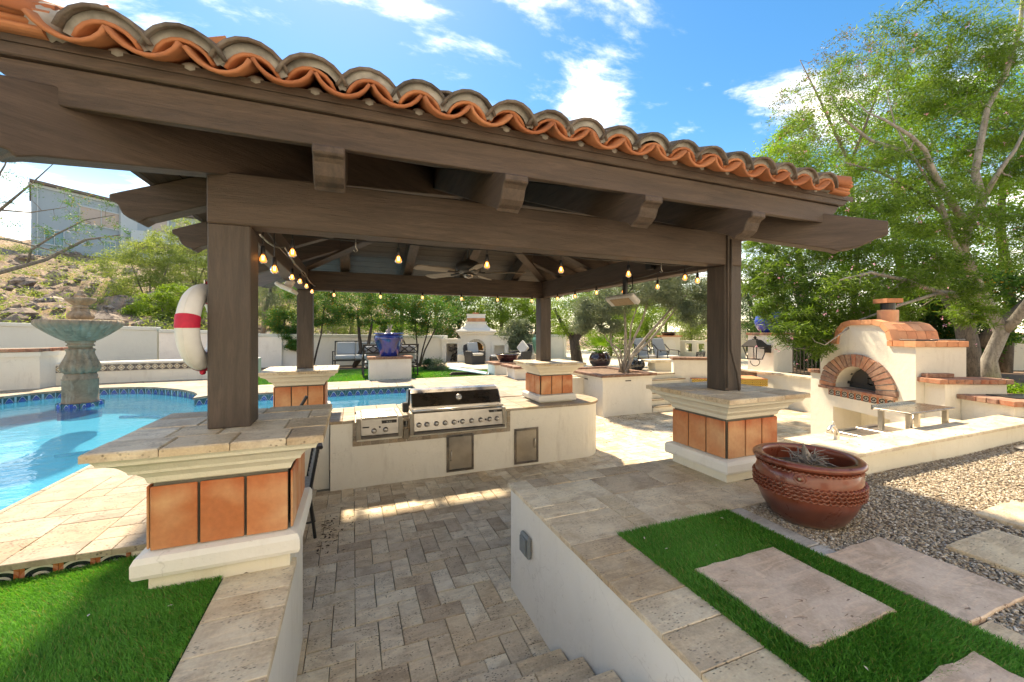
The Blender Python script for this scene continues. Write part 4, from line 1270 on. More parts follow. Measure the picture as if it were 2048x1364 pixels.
bp = [(-6.05, 11.85), (-5.39, 12.02), (-4.6, 12.11), (-3.9, 12.14), (-3.1, 12.20), (-2.3, 12.25)]
for k in range(len(bp)-1):
    (x0, y0), (x1, y1) = bp[k], bp[k+1]
    ob('bench_panel', MB().prism([(x0, y0), (x1, y1), (x1, y1+.4), (x0, y0+.4)], 'z', .80, 1.345), M['stucco'], bw)
    ob('bench_top', MB().prism([(x0, y0-.02), (x1, y1-.02), (x1, y1+.42), (x0, y0+.42)], 'z', 1.346, 1.385), M['stucco_w'], bw)
    L = math.hypot(x1-x0, y1-y0); k_ = max(1, round(L/.15)); rz = math.atan2(y1-y0, x1-x0)
    for q in range(k_):
        f = (q+.5)/k_
        ob('band_tile', bt_m, None, bw, (x0+(x1-x0)*f, y0+(y1-y0)*f-.003, 1.255), (0, 0, rz))
bk = thing('planter_block', 'tall cream wall block with a brick rim at the left photo edge', 'wall', (-7.2, 11.2, .9))
ob('block_body', MB().prism([(-9.5, 10.2), (-6.07, 11.45), (-6.02, 11.85), (-6.1, 13.0), (-9.5, 13.0)], 'z', .8, 1.57), M['stucco'], bk)
ob('block_band', MB().prism([(-9.55, 10.16), (-6.04, 11.42), (-5.98, 11.85), (-6.05, 13.05), (-9.55, 13.05)], 'z', 1.571, 1.665), M['stucco'], bk)
ob('block_top', MB().prism([(-9.5, 10.25), (-6.1, 11.5), (-6.1, 13.0), (-9.5, 13.0)], 'z', 1.666, 1.71), M['grout'], bk)
a, b = Vector((-9.55, 10.14)), Vector((-6.03, 11.40)); d = (b-a).normalized(); L = (b-a).length; rz = math.atan2(d.y, d.x)
q = 0.
bmm = [MB().xbox(-w/2+.004, w/2-.004, -.0, .2, 0, .065, .004).mesh('rim_brick') for w in (.205, .1)]
for m__ in bmm: m__.materials.append(M['brick'])
while q < L-.1:
    p = a + d*(q+.1)
    ob('rim_brick', bmm[0], None, bk, (p.x, p.y, 1.672), (0, 0, rz)); q += .207
a, b = Vector((-6.02, 11.44)), Vector((-5.96, 11.88)); d = (b-a).normalized(); rz = math.atan2(d.y, d.x)
for k in range(5):
    p = Vector((-5.99+.02*k, 11.5+.28*k)); ob('rim_brick', bmm[0], None, bk, (p.x, p.y, 1.672), (0, 0, R(84)))

# ================================================================== HILL
t = NT('rocky_hillside')
n1 = t.noise(.35, 6, .7, dist=.6); n2 = t.noise(1.6, 7, .75); vv = t.vor(1.1, vec=t.scale(t.pos, (1, 1, 2)))
col_ = t.mix(t.ramp(n2, [(.35, 0), (.62, 1)]), (.15, .10, .075), (.42, .32, .24))
col_ = t.mix(t.ramp(n1, [(.50, 0), (.62, 1)]), col_, (.36, .25, .12))
col_ = t.mix(t.ramp(t.noise(3, 5, .7), [(.60, 0), (.68, 1)]), col_, (.05, .042, .038))
M['hill'] = t.fin(col_, .95, t.bump(t.noise(3, 8, .75), 1., .25))
def hill_h(x, y):
    # distance behind the garden wall, higher towards the left
    s_ = (y-17.5) + (-x)*.25
    f = max(0, s_)/42
    lat = 1/(1+math.exp((x-(-1)-(y-17)*.1)/3.0))
    lat2 = .35/(1+math.exp((x-14)/5))
    h = (max(lat, lat2))*(8.6*f**.85 if f > 0 else 0)
    h = min(h, 22)
    return .8 + h
vs = []; nx_, ny_ = 150, 110
for j in range(ny_):
    for i in range(nx_):
        x = -95+130*i/(nx_-1); y = 17.0+95*(j/(ny_-1))**1.6
        h = hill_h(x, y)
        k = min(1, max(0, (h-.8)/1.5))
        h += k*(.7*mn.noise(Vector((x*.3, y*.3, 1))) + .45*mn.noise(Vector((x*.9, y*.9, 4))) + .25*mn.noise(Vector((x*2.2, y*2.2, 9))))
        vs.append((x, y, h))
fs = [(j*nx_+i, j*nx_+i+1, (j+1)*nx_+i+1, (j+1)*nx_+i) for j in range(ny_-1) for i in range(nx_-1)]
struct('hillside', MB().add(vs, fs), M['hill'], smooth=True)
# rocks on the hill (rubble nobody could count)
rk = MB(); rr = random.Random(21)
for k in range(2600):
    y = 18.5+34*rr.random()**1.3; x = rr.uniform(-34, 3) - (y-18)*.25
    if rr.random() > 1/(1+math.exp((x-1)/1.5)): continue
    z = hill_h(x, y) + .7*mn.noise(Vector((x*.3, y*.3, 1))) + .45*mn.noise(Vector((x*.9, y*.9, 4)))
    s_ = rr.uniform(.06, .22)*(1 + 1.8*(rr.random() < .08))
    m_ = MB().ball((0, 0, 0), s_, 7, 5, .7)
    m_.v = [(a*(1+rr.uniform(-.3, .3)), b*(1+rr.uniform(-.3, .3)), c_*(1+rr.uniform(-.3, .3))) for a, b, c_ in m_.v]
    rk.add([(x+a, y+b, z+c_) for a, b, c_ in m_.v], m_.f)
t = NT('hill_rock')
rrn = t.n("ShaderNodeNewGeometry").outputs["Random Per Island"]
col_ = t.mix(rrn, (.17, .13, .105), (.46, .38, .31)); col_ = t.mix(t.ramp(t.noise(4, 6, .7), [(.45, 0), (.62, 1)]), col_, (.07, .055, .05))
M['rock'] = t.fin(col_, .9, t.bump(t.noise(8, 5), .6, .05))
o = ob('hill_rocks', rk, M['rock']); stuff(tag(o, 'brown and grey rocks scattered over the hillside below the house', 'rocks'))

# ================================================================== HOUSE ON THE HILL
M['house'] = m_plain('blue_grey_stucco', (.25, .33, .40), .8, noisy=.02, sc=4)
M['house_l'] = m_plain('light_stucco', (.38, .46, .52), .8, noisy=.02, sc=4)
M['shade'] = m_plain('tan_window_shade', (.36, .32, .30), .6)
M['roof_h'] = m_plain('brown_roof_edge', (.12, .10, .09), .8)
M['glassy'] = m_plain('window_glass', (.10, .22, .28), .08)
hs = thing('house', 'pale blue grey two-storey house on top of the rocky hill', 'house', AD(160, 520, 38))
def facade(u0, d0, u1, d1):
    a = AD(u0, 500, d0); b = AD(u1, 500, d1); a.z = b.z = 0
    ex = (b-a); L = ex.length; ex.normalize(); ny = Vector((ex.y, -ex.x, 0))
    if ny.dot(-(a+b)/2) < 0: ny = -ny
    return a, ex, ny, L
def fbox(parent, name, F, s0, s1, z0, z1, n0, n1, mat):
    a, ex, ny, L = F
    P = []
    for z in (z0, z1):
        for (s_, n_) in ((s0, n0), (s1, n0), (s1, n1), (s0, n1)):
            p = a+ex*s_+ny*n_; P.append((p.x, p.y, z))
    return ob(name, MB().add(P, [(3,2,1,0),(4,5,6,7),(0,1,5,4),(1,2,6,5),(2,3,7,6),(3,0,4,7)]), mat, parent)
FA = facade(62, 36, 252, 42.5); LA = FA[3]
zt = 2.1+(662-362)/806*36
def radial(parent, name, F, s0, s1, z0, z1, n1, dep, mat):
    a, ex, ny, L = F
    p = [a+ex*s0+ny*n1, a+ex*s1+ny*n1]; q = [v+Vector((v.x, v.y, 0)).normalized()*dep for v in p]
    return ob(name, MB().prism([(v.x, v.y) for v in (p[0], p[1], q[1], q[0])], 'z', z0, z1), mat, parent)
radial(hs, 'tower_wall', FA, 0, LA, 4.0, zt-.15, 0, 8, M['house'])
radial(hs, 'roof', FA, -.3, LA+.35, zt-.15, zt+.08, .5, 8.6, M['roof_h'])
fbox(hs, 'window', FA, LA*.47, LA*.93, zt-2.9, zt-1.3, 0, .05, M['shade'])
fbox(hs, 'window', FA, LA*.74, LA*.86, zt-5.6, zt-4.3, 0, .05, M['glassy'])
for (f0, f1, q0, q1) in ((.47, .93, zt-2.9, zt-1.3), (.12, .30, zt-5.4, zt-4.1), (.74, .86, zt-5.6, zt-4.3)):
    for (a0, a1, b0, b1) in ((f0-.008, f1+.008, q0-.1, q0), (f0-.008, f1+.008, q1, q1+.1), (f0-.008, f0, q0, q1), (f1, f1+.008, q0, q1), ((f0+f1)/2-.003, (f0+f1)/2+.003, q0, q1)):
        fbox(hs, 'window_frame', FA, LA*a0, LA*a1, b0, b1, 0, .12, M['house_l'])
fbox(hs, 'window', FA, LA*.12, LA*.30, zt-5.4, zt-4.1, 0, .05, M['glassy'])
fbox(hs, 'gutter', FA, -.2, LA+.2, zt-.42, zt-.16, 0, .14, M['house_l'])
fbox(hs, 'downpipe', FA, LA*.05, LA*.058, zt-8, zt-.43, 0, .12, M['house_l'])
fbox(hs, 'chimney', FA, LA*.48, LA*.54, zt+.12, zt+.5, -4, -3.5, M['roof_h'])
FB = facade(262, 42, 500, 47); LB = FB[3]
zb = 2.1+(662-422)/806*42.5
fbox(hs, 'pier', FA, LA-.6, LA+.9, 5, zb+.6, .05, .35, M['house_l'])
fbox(hs, 'wing_wall', FB, 0, LB, 4.0, zb, -7, -1.2, M['house'])
fbox(hs, 'wing_roof', FB, -.2, LB+.2, zb, zb+.25, -7.2, -.6, M['roof_h'])
for k in range(5):
    s_ = 1.4+2.1*k
    fbox(hs, 'window', FB, s_, s_+1.3, zb-2.3, zb-.5, -1.2, -1.13, M['shade'])
    fbox(hs, 'window_frame', FB, s_+1.3, s_+1.45, zb-2.3, zb-.4, -1.2, -1.05, M['house_l'])
fbox(hs, 'balcony', FB, 0, LB, zb-3.3, zb-2.1, -1.2, 0, M['house_l'])
fbox(hs, 'ground_floor_shade', FB, 0, LB, zb-4.1, zb-3.31, -1.15, -.9, M['roof_h'])
for k in range(4):
    s_ = 1.6+2.9*k
    fbox(hs, 'lower_window', FB, s_, s_+1.7, 5.6, zb-4.12, -1.2, -1.1, m_plain('bright_glass', (.55, .55, .58), .1) if k == 0 else bpy.data.materials['bright_glass'])
# ================================================================== TURF AND GRAVEL
def blades(name, regions, dens, hgt, wid, mat, label, cat, seed, zf, holes=(), lean=.5, poly=None):
    g_ = np.random.default_rng(seed)
    P = []
    for (x0, x1, y0, y1) in regions:
        nb = int((x1-x0)*(y1-y0)*dens)
        P.append(np.stack([g_.uniform(x0, x1, nb), g_.uniform(y0, y1, nb)], 1))
    P = np.concatenate(P)
    keep = np.ones(len(P), bool)
    for (x0, x1, y0, y1) in holes: keep &= ~((P[:, 0] > x0) & (P[:, 0] < x1) & (P[:, 1] > y0) & (P[:, 1] < y1))
    P = P[keep]; nb = len(P)
    z = zf(P[:, 0], P[:, 1])
    a = g_.uniform(0, 2*np.pi, nb); h = hgt*g_.uniform(.6, 1.15, nb); w = wid*g_.uniform(.7, 1.3, nb)
    # gentle combed direction that changes from patch to patch
    pa = 2.5*np.sin(P[:, 0]*2.1+1)+2.0*np.cos(P[:, 1]*1.7)
    lx = np.cos(pa)*lean*h*.7 + g_.normal(0, .35, nb)*h; ly = np.sin(pa)*lean*h*.7 + g_.normal(0, .35, nb)*h
    wx, wy = np.cos(a)*w/2, np.sin(a)*w/2
    V = np.zeros((nb, 5, 3), np.float32)
    V[:, 0] = np.stack([P[:, 0]-wx, P[:, 1]-wy, z], 1); V[:, 1] = np.stack([P[:, 0]+wx, P[:, 1]+wy, z], 1)
    V[:, 2] = np.stack([P[:, 0]+wx*.8+lx*.4, P[:, 1]+wy*.8+ly*.4, z+h*.6], 1); V[:, 3] = np.stack([P[:, 0]-wx*.8+lx*.4, P[:, 1]-wy*.8+ly*.4, z+h*.6], 1)
    V[:, 4] = np.stack([P[:, 0]+lx, P[:, 1]+ly, z+h*.95], 1)
    me = bpy.data.meshes.new(name)
    me.vertices.add(nb*5); me.vertices.foreach_set("co", V.ravel())
    me.loops.add(nb*7); me.polygons.add(nb*2)
    base = np.arange(nb)*5
    li = np.stack([base, base+1, base+2, base+3, base+3, base+2, base+4], 1).ravel()
    me.loops.foreach_set("vertex_index", li.astype(np.int32))
    ls = np.stack([np.arange(nb)*7, np.arange(nb)*7+4], 1).ravel(); lt = np.tile([4, 3], nb)
    me.polygons.foreach_set("loop_start", ls.astype(np.int32)); me.polygons.foreach_set("loop_total", lt.astype(np.int32))
    me.update(); me.validate()
    o = ob(name, me, mat); stuff(tag(o, label, cat)); return o
M['turf'] = m_leaf('turf_blade', (.035, .17, .020), (.15, .44, .08), .35, .55, (.28, .30, .10))
M['turf_base'] = m_plain('turf_backing', (.025, .085, .018), .95, noisy=.4, sc=60)
def zl(x, y):     # the turf beside the stair rises a little to the pedestal
    return .843 - .035*np.clip((-x-.95)/.6, 0, 1)*np.clip((y+1)/3.5, 0, 1)
tl = MB(); nx2, ny2 = 24, 12
for j in range(ny2+1):
    for i in range(nx2+1):
        x = -4.5+3.90*i/nx2; y = -.5+3.366*j/ny2; tl.v.append((x, y, float(zl(np.array(x), np.array(y)))))
tl.f = [(j*(nx2+1)+i, j*(nx2+1)+i+1, (j+1)*(nx2+1)+i+1, (j+1)*(nx2+1)+i) for j in range(ny2) for i in range(nx2)]
struct('turf_ground', tl, M['turf_base'], smooth=True)
blades('artificial_turf', [(-1.75, -.615, 1.2, 2.865)], 62000, .030, .0036, M['turf'], 'green artificial turf left of the stair wall, in front of the nearest pedestal', 'turf', 3, zl, [(-.915, -.31, 2.44, 3.05)])
struct('turf_ground', MB().add([(1.525, -.6, .838), (2.43, -.6, .838), (2.43, 2.06, .838), (1.525, 2.06, .838)], [(0, 1, 2, 3)]), M['turf_base'])
blades('artificial_turf', [(1.517, 2.438, .55, 2.068)], 64000, .030, .0036, M['turf'], 'strip of green artificial turf round the pink flagstones on the right', 'turf', 4, lambda x, y: np.full_like(x, .838), [(1.68, 2.228, 1.052, 1.588), (1.618, 2.217, .37, .782)])
# gravel
t = NT('gravel')
r_ = t.n("ShaderNodeNewGeometry").outputs["Random Per Island"]
col_ = t.ramp(r_, [(0, (.16, .12, .09)), (.2, (.36, .28, .19)), (.45, (.50, .42, .31)), (.6, (.26, .23, .20)), (.8, (.58, .50, .38)), (1, (.66, .62, .56))])
M['gravel'] = t.fin(col_, .8, t.bump(t.noise(60, 3), .3, .003))
M['grit'] = m_plain('gravel_bed', (.22, .17, .12), .95, noisy=.4, sc=50)
gm = MB(); gm.add([(2.43, -2, .836), (9.5, -2, .836), (9.5, 2.16, .836), (2.43, 2.16, .836)], [(0, 1, 2, 3)])
struct('gravel_bed', gm, M['grit'])
def pebbles(name, n_, xy, zf, s0, s1, mat, seed, label, cat):
    g_ = np.random.default_rng(seed)
    base = np.array([(1,0,0),(0,1,0),(-1,0,0),(0,-1,0),(.0,.0,.75),(0,0,-.6),(.72,.72,.3),(-.72,.72,.3),(-.72,-.72,.3),(.72,-.72,.3)], float)
    F = np.array([(4,0,6),(4,6,1),(4,1,7),(4,7,2),(4,2,8),(4,8,3),(4,3,9),(4,9,0),(0,1,6),(1,2,7),(2,3,8),(3,0,9)])
    P = xy(g_, n_); n_ = len(P)
    S = g_.uniform(s0, s1, (n_, 1, 1))*g_.uniform(.6, 1.2, (n_, 1, 3))*np.array([1.15, .9, .7])
    a = g_.uniform(0, 6.28, n_); ca, sa = np.cos(a), np.sin(a)
    V = base[None]*S*(1+g_.normal(0, .12, (n_, 10, 3)))
    tl_ = g_.normal(0, .35, n_)[:, None]
    X = V[..., 0]*ca[:, None]-V[..., 1]*sa[:, None]; Y = V[..., 0]*sa[:, None]+V[..., 1]*ca[:, None]; Z = V[..., 2]+V[..., 0]*tl_
    W = np.stack([X+P[:, :1], Y+P[:, 1:2], Z+zf(P[:, 0], P[:, 1])[:, None]+g_.uniform(-.004, .006, n_)[:, None]], -1)
    me = bpy.data.meshes.new(name); me.vertices.add(n_*10); me.vertices.foreach_set("co", W.astype(np.float32).ravel())
    fi = (F[None]+(np.arange(n_)*10)[:, None, None]).reshape(-1)
    me.loops.add(len(fi)); me.polygons.add(n_*12); me.loops.foreach_set("vertex_index", fi.astype(np.int32))
    me.polygons.foreach_set("loop_start", (np.arange(n_*12)*3).astype(np.int32)); me.polygons.foreach_set("loop_total", np.full(n_*12, 3, np.int32))
    me.polygons.foreach_set("use_smooth", np.ones(n_*12, bool)); me.update(); me.validate()
    o = ob(name, me, mat); return stuff(tag(o, label, cat))
def gxy(g_, n_):
    x = 2.57+4.6*g_.random(n_)**1.5; y = g_.uniform(.2, 2.125, n_)
    k = ~((x < 2.95) & (y > .88) & (y < 1.44))
    k &= ~((x < 3.62) & (y > 2.05))
    fwd = x*_s+y*_c; k &= (y*_c + x*_s > 1.2) & ((x*_c-y*_s)/fwd < 1.36)
    return np.stack([x[k], y[k]], 1)
pebbles('gravel', 60000, gxy, lambda x, y: np.full_like(x, .842), .0055, .0105, M['gravel'], 8, 'tan and grey pea gravel round the big pot and flagstones', 'gravel')

# ================================================================== BIG CLAY POT
def lit(n_): return n_
px_, py_, pz = 2.84, 1.79, .845
pot = thing('clay_pot', 'huge glossy red brown pot with scalloped bands and a dead plant, standing on gravel', 'pot', (px_, py_, pz))
t = NT('red_brown_glaze')
s3 = t.n("ShaderNodeSeparateXYZ"); t.l(t.pos, s3.inputs[0])
nn_ = t.noise(6, 5, .65, t.scale(t.pos, (1, 1, .6)), .5)
col_ = t.mix(t.ramp(nn_, [(.3, 0), (.72, 1)]), (.13, .032, .018), (.30, .075, .038))
low_ = t.ramp(t.math('DIVIDE', t.math('SUBTRACT', s3.outputs[2], .85), .42), [(.30, 1), (.46, 0)])
col_ = t.mix(t.math('MULTIPLY', low_, .75), col_, (.075, .026, .018))
dust = t.math('MULTIPLY', t.ramp(t.math('ADD', t.math('DIVIDE', t.math('SUBTRACT', s3.outputs[2], .85), .42), t.math('MULTIPLY', t.noise(14, 4), .12)), [(.06, 1), (.14, 0)]), .55)
col_ = t.mix(dust, col_, (.40, .30, .23))
M['pot'] = t.fin(col_, t.ramp(nn_, [(.3, .22), (.7, .42)]), t.bump(t.noise(24, 4), .15, .006), Coat_Weight=.35)
H_ = .425
prof = [(.15, 0), (.18, .004), (.21, .03), (.255, .10), (.284, .17), (.297, .22), (.301, .27), (.295, .32), (.282, .365), (.272, .375), (.276, .383), (.300, .390), (.312, .400), (.312, .415), (.300, .425), (.262, .428), (.250, .42), (.250, .39), (.262, .33), (.27, .30), (.02, .298)]
ob('pot_body', MB().lathe(prof, (px_, py_, pz), 72, cap=True), M['pot'], pot, smooth=True)
for k, (zz, rr_) in enumerate(((.215, .2965), (.238, .2995), (.262, .3005), (.286, .3005), (.372, .2795))):
    b_ = []
    for j in range(220):
        a = 2*math.pi*j/220; w_ = .010*abs(math.sin(a*30+k))
        b_.append((rr_+.002+w_*.6, zz+.006-w_, a))
    mbx = MB()
    N_ = 220; vs = []
    for (r, z, a) in b_: 
        for (dr, dz) in ((-.004, .007), (.008, .003), (.009, -.003), (-.004, -.008)):
            vs.append((px_+(r+dr)*math.cos(a), py_+(r+dr)*math.sin(a), pz+z+dz))
    fs = [(4*j+q, 4*j+(q+1) % 4, 4*((j+1) % N_)+(q+1) % 4, 4*((j+1) % N_)+q)[::-1] for j in range(N_) for q in range(4)]
    ob('scalloped_band', mbx.add(vs, fs), M['pot'], pot, smooth=False)
for a in (math.atan2(-py_, -px_)-.12, math.atan2(-py_, -px_)-2.0, math.atan2(-py_, -px_)+1.75):
    cx, cy = px_+.283*math.cos(a), py_+.283*math.sin(a)
    Mx = Matrix.Translation((cx, cy, pz+.337)) @ Matrix.Rotation(a, 4, 'Z') @ Matrix.Rotation(R(84), 4, 'Y')
    md = ob('medallion', MB().lathe([(.034, -.012), (.036, .006), (.030, .012), (.026, .008), (.018, .010), (.012, .020), (.004, .023)], seg=20).xf(Mx), M['pot'], pot, smooth=True)
    ob('knob', MB().ball((0, 0, .022), .010, 8, 6).xf(Mx), m_plain('aged_knob', (.30, .24, .16), .6) if 'aged_knob' not in bpy.data.materials else bpy.data.materials['aged_knob'], md, smooth=True)
soil_ = m_plain('potting_soil', (.10, .075, .055), .95, noisy=.5, sc=40)
ob('soil', MB().lathe([(.262, .325), (.01, .335)], (px_, py_, pz), 24), soil_, pot)
dead = MB(); rr = random.Random(4)
for k in range(90):
    a = rr.uniform(0, 6.28); e = rr.uniform(-.1, .8); L = rr.uniform(.06, .14)
    d = Vector((math.cos(a)*math.cos(e), math.sin(a)*math.cos(e), math.sin(e)))
    c0_ = Vector((px_+rr.gauss(0, .03), py_+rr.gauss(0, .03), pz+.37+rr.uniform(-.02, .03)))
    dead.tube([c0_, c0_+d*L*.5+Vector((0, 0, .012)), c0_+d*L+Vector((0, 0, -.012))], [.0045, .0035, .0015], 4)
dead.tube([(px_, py_, pz+.33), (px_-.005, py_, pz+.42), (px_-.02, py_+.01, pz+.50)], [.035, .028, .003], 7)
stuff(ob('dead_plant', dead, m_plain('dead_grey_plant', (.26, .23, .20), .9, noisy=.4), pot))

# ================================================================== LOW WALL AND KITCHEN ON THE RIGHT
kw = thing('kitchen_wall', 'long low cream wall with a pale stone top between the gravel and the oven', 'wall', (5.8, 2.28, .85))
wl = [(3.56, 2.14)] + [(3.9+.35*k, 2.13+.018*math.sin(k*.9)) for k in range(16)]
wl[-1] = (9.3, 2.12)
ob('wall_body', MB().prism([(p[0], p[1]) for p in wl] + [(9.3, 2.44), (3.56, 2.44)], 'z', .79, 1.018), M['stucco_y'], kw)
ob('wall_footing', MB().box(3.62, 9.2, 2.40, 2.47, -.02, 1.012), M['stucco'], kw)
M['trav_y'] = m_travertine('travertine_pale_top', [(.68, .62, .50), (.74, .68, .56), (.64, .56, .42), (.72, .67, .58)], .35, stain=.3)
x = 3.5
for w in (.28, .33, .52, .48, .62, .62, .55, .6, .62, .62, .5):
    stone(kw, x, x+w, 2.105, 2.46, 1.018, 1.05, M['trav_y'], .006, .0012, 'wall_stone', .0006); x += w
kc = thing('kitchen_counter', 'lower stone-topped counter behind the low wall, with sink and steel inserts', 'counter', (5.7, 2.75, 0))
ob('counter_body', MB().box(4.4, 7.4, 2.475, 2.98, -.01, .895), M['stucco'], kc)
x = 4.38
for w in (.5, .55, .6, .6, .4, .4):
    stone(kc, x, x+w, 2.473, 3.0, .896, .93, M['trav_y'], .005, .0012, 'counter_stone', .0006); x += w
sk = thing('steel_grill_insert', 'stainless steel insert with slotted lid in the lower counter behind the wall', 'grill insert', (5.4, 2.78, .93))
ob('frame', MB().box(5.05, 5.95, 2.58, 2.97, .925, .955), M['steel'], sk)
for k in range(2): bevel(ob('lid', MB().box(5.09+.43*k, 5.48+.43*k, 2.62, 2.93, .9555, .968), M['steel'], sk), .004, 1)
for k in range(2): ob('lid_slot', MB().box(5.2+.43*k, 5.38+.43*k, 2.84, 2.87, .9681, .974), M['black'], sk)
def faucet(x, y, z, label, s_=1.0, ang=0):
    f = thing('faucet', label, 'faucet', (x, y, z), ang, world=False)
    ob('base', MB().lathe([(.030, 0), (.030, .01), (.024, .02), (.022, .07), (.026, .09), (.02, .105)], seg=18), M['steel'], f, smooth=True)
    ob('spout', MB().tube([(0, 0, .05), (-.03, 0, .12), (-.09, 0, .165), (-.15, 0, .165), (-.19, 0, .135), (-.20, 0, .12)], [.017, .016, .015, .016, .02, .021], 12), M['steel'], f, smooth=True)
    ob('lever', MB().tube([(0, 0, .09), (-.03, .0, .14), (-.07, .0, .185), (-.095, 0, .20)], [.014, .010, .008, .009], 8), M['steel'], f, smooth=True)
    f.scale = (s_, s_, s_); return f
faucet(4.80, 2.72, .93, 'brushed steel faucet on the counter just right of the tiled pedestal', 1.05, R(12))
fz = thing('bar_faucet', 'gooseneck faucet under the steel shelf beyond the low wall', 'faucet', (6.55, 2.85, .93), world=False)
ob('gooseneck', MB().tube([(0, 0, 0), (0, 0, .13)] + [(-.05+.05*math.cos(R(a)), 0, .13+.05*math.sin(R(a))) for a in range(0, 181, 20)] + [(-.10, 0, .10)], .012, 10), M['steel'], fz, smooth=True)
sh = thing('steel_shelf', 'free standing stainless steel shelf on four legs over the outdoor kitchen', 'shelf', (6.04, 2.62, .93))
M['steel_top'] = m_steel('shelf_top_steel', (.36, .34, .31), .22)
sh_o = ob('shelf_top', MB().box(5.59, 6.49, 2.45, 2.80, 1.197, 1.215), M['steel_top'], sh); bevel(sh_o, .004, 1)
ob('back_lip', MB().box(5.59, 6.49, 2.801, 2.812, 1.19, 1.245), M['steel_top'], sh)
for (x, y) in ((5.66, 2.50), (6.40, 2.50), (5.66, 2.75), (6.40, 2.75)): ob('leg', MB().box(x-.022, x+.022, y-.022, y+.022, .931, 1.1965), M['steel_z'], sh)
lf = MB(); rr = random.Random(5)
def litter(mb, n_, fx, s0=.006, s1=.016):
    for _ in range(n_):
        x, y, z = fx(rr); a = rr.uniform(0, 6.28); L = rr.uniform(s0, s1); w = L*rr.uniform(.2, .45); tl_ = rr.uniform(0, .004)
        c_, s_ = math.cos(a), math.sin(a)
        mb.add([(x-c_*L, y-s_*L, z), (x+s_*w, y-c_*w, z+tl_), (x+c_*L, y+s_*L, z+tl_), (x-s_*w, y+c_*w, z+.002)], [(0, 1, 2, 3)])
litter(lf, 170, lambda r: (r.uniform(4.2, 9), r.uniform(2.12, 2.45), 1.0545), .006, .02)
litter(lf, 60, lambda r: (r.uniform(5.6, 6.48), r.uniform(2.6, 2.8), 1.218))
litter(lf, 320, lambda r: (r.gauss(5.6, 1.0), r.gauss(7.0, .6), .004), .012, .035)
litter(lf, 120, lambda r: (r.gauss(6.2, .5), r.gauss(8.0, .15), .004), .012, .035)
litter(lf, 90, lambda r: (-.32+abs(r.gauss(0, .13)), 4.62+r.gauss(0, .22), .004), .01, .03)
litter(lf, 60, lambda r: (r.uniform(-.2, 1.6), r.gauss(5.0, .22), .004), .008, .02)
litter(lf, 110, lambda r: (r.uniform(-.3, 1.1), r.uniform(2.1, 5.0), .004), .004, .010)
litter(lf, 30, lambda r: (r.uniform(.1, .6), r.uniform(5.9, 6.3), .945), .005, .014)
litter(lf, 12, lambda r: (r.gauss(-.45, .05), r.gauss(2.49, .03), .854), .005, .012)
stuff(tag(ob('leaf_litter', lf, m_plain('dry_leaf', (.09, .06, .04), .9)), 'dry brown leaf litter scattered over the stone floor and counters', 'leaf litter'))

# ================================================================== PIZZA OVEN
OV = (8.32, 5.17); RZ = math.atan2(-.925, -.381)
ov = thing('pizza_oven', 'cream stucco pizza oven with brick arch, clay tile vault and short chimney', 'pizza oven', (OV[0], OV[1], 0), RZ, world=False)
prof_up = [(.25, 1.87), (.68, 1.87)] 
def arcpts(cx, cz, rx, rz_, a0, a1, n_): return [(cx+rx*math.cos(R(a0+(a1-a0)*k/n_)), cz+rz_*math.sin(R(a0+(a1-a0)*k/n_))) for k in range(n_+1)]
face = [(.25, 1.87), (.70, 1.87)] + arcpts(.70+.26, 1.90, .26, .30, 180, 90, 6) + arcpts(1.66-.26, 1.90, .26, .30, 90, 0, 6) + [(1.66, 1.87), (2.077, 1.87)]
# body, with the arch opening and the storage niche left open
lowb = MB()
acx, azb = 1.05, 1.10
inner = arcpts(acx, azb, .43, .40, 180, 0, 14)
# front skin pieces, 0.12 thick
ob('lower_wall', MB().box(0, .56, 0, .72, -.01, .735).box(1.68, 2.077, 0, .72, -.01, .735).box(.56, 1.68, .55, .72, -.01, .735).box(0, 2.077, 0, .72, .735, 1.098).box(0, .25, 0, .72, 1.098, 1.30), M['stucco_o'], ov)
left = [(.25, 1.098), (acx-.43, 1.098)] + inner[0:8] + [(acx, 2.195)] + [p for p in face[::-1] if p[0] <= acx and p != (acx, 2.195)]
left = [(.25, 1.098)] + inner[0:8] + [(acx, 2.2)] + [p for p in face[::-1] if p[0] < acx-.01]
right = [(2.077, 1.098), (2.077, 1.87)] + [p for p in face[::-1][1:] if p[0] > acx+.01] + [(acx, 2.2)] + inner[7:]
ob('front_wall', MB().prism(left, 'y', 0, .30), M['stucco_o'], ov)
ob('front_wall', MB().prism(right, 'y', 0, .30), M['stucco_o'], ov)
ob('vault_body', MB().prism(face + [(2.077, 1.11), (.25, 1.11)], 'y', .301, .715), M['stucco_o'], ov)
ob('niche_back', MB().box(.56, 1.68, .50, .549, -.01, .735), M['stucco_y'], ov)
# opening lining and the steel door
ob('door', MB().prism([(acx-.40, 1.105)] + arcpts(acx, 1.105, .40, .36, 180, 0, 16) + [(acx+.40, 1.105)], 'y', .22, .245), m_plain('cast_iron', (.05, .05, .052), .35, .3), ov)
ob('door_rib', MB().box(acx-.36, acx+.36, .205, .219, 1.165, 1.18), bpy.data.materials['cast_iron'], ov)
ob('door_handle', MB().tube([(acx+.05, .215, 1.30), (acx+.05, .16, 1.31), (acx+.05, .15, 1.22), (acx+.06, .21, 1.19)], .014, 8), M['black'], ov, smooth=True)
for zz in (1.16, 1.32): ob('hinge', MB().box(acx-.42, acx-.33, .20, .219, zz, zz+.05), M['black'], ov)
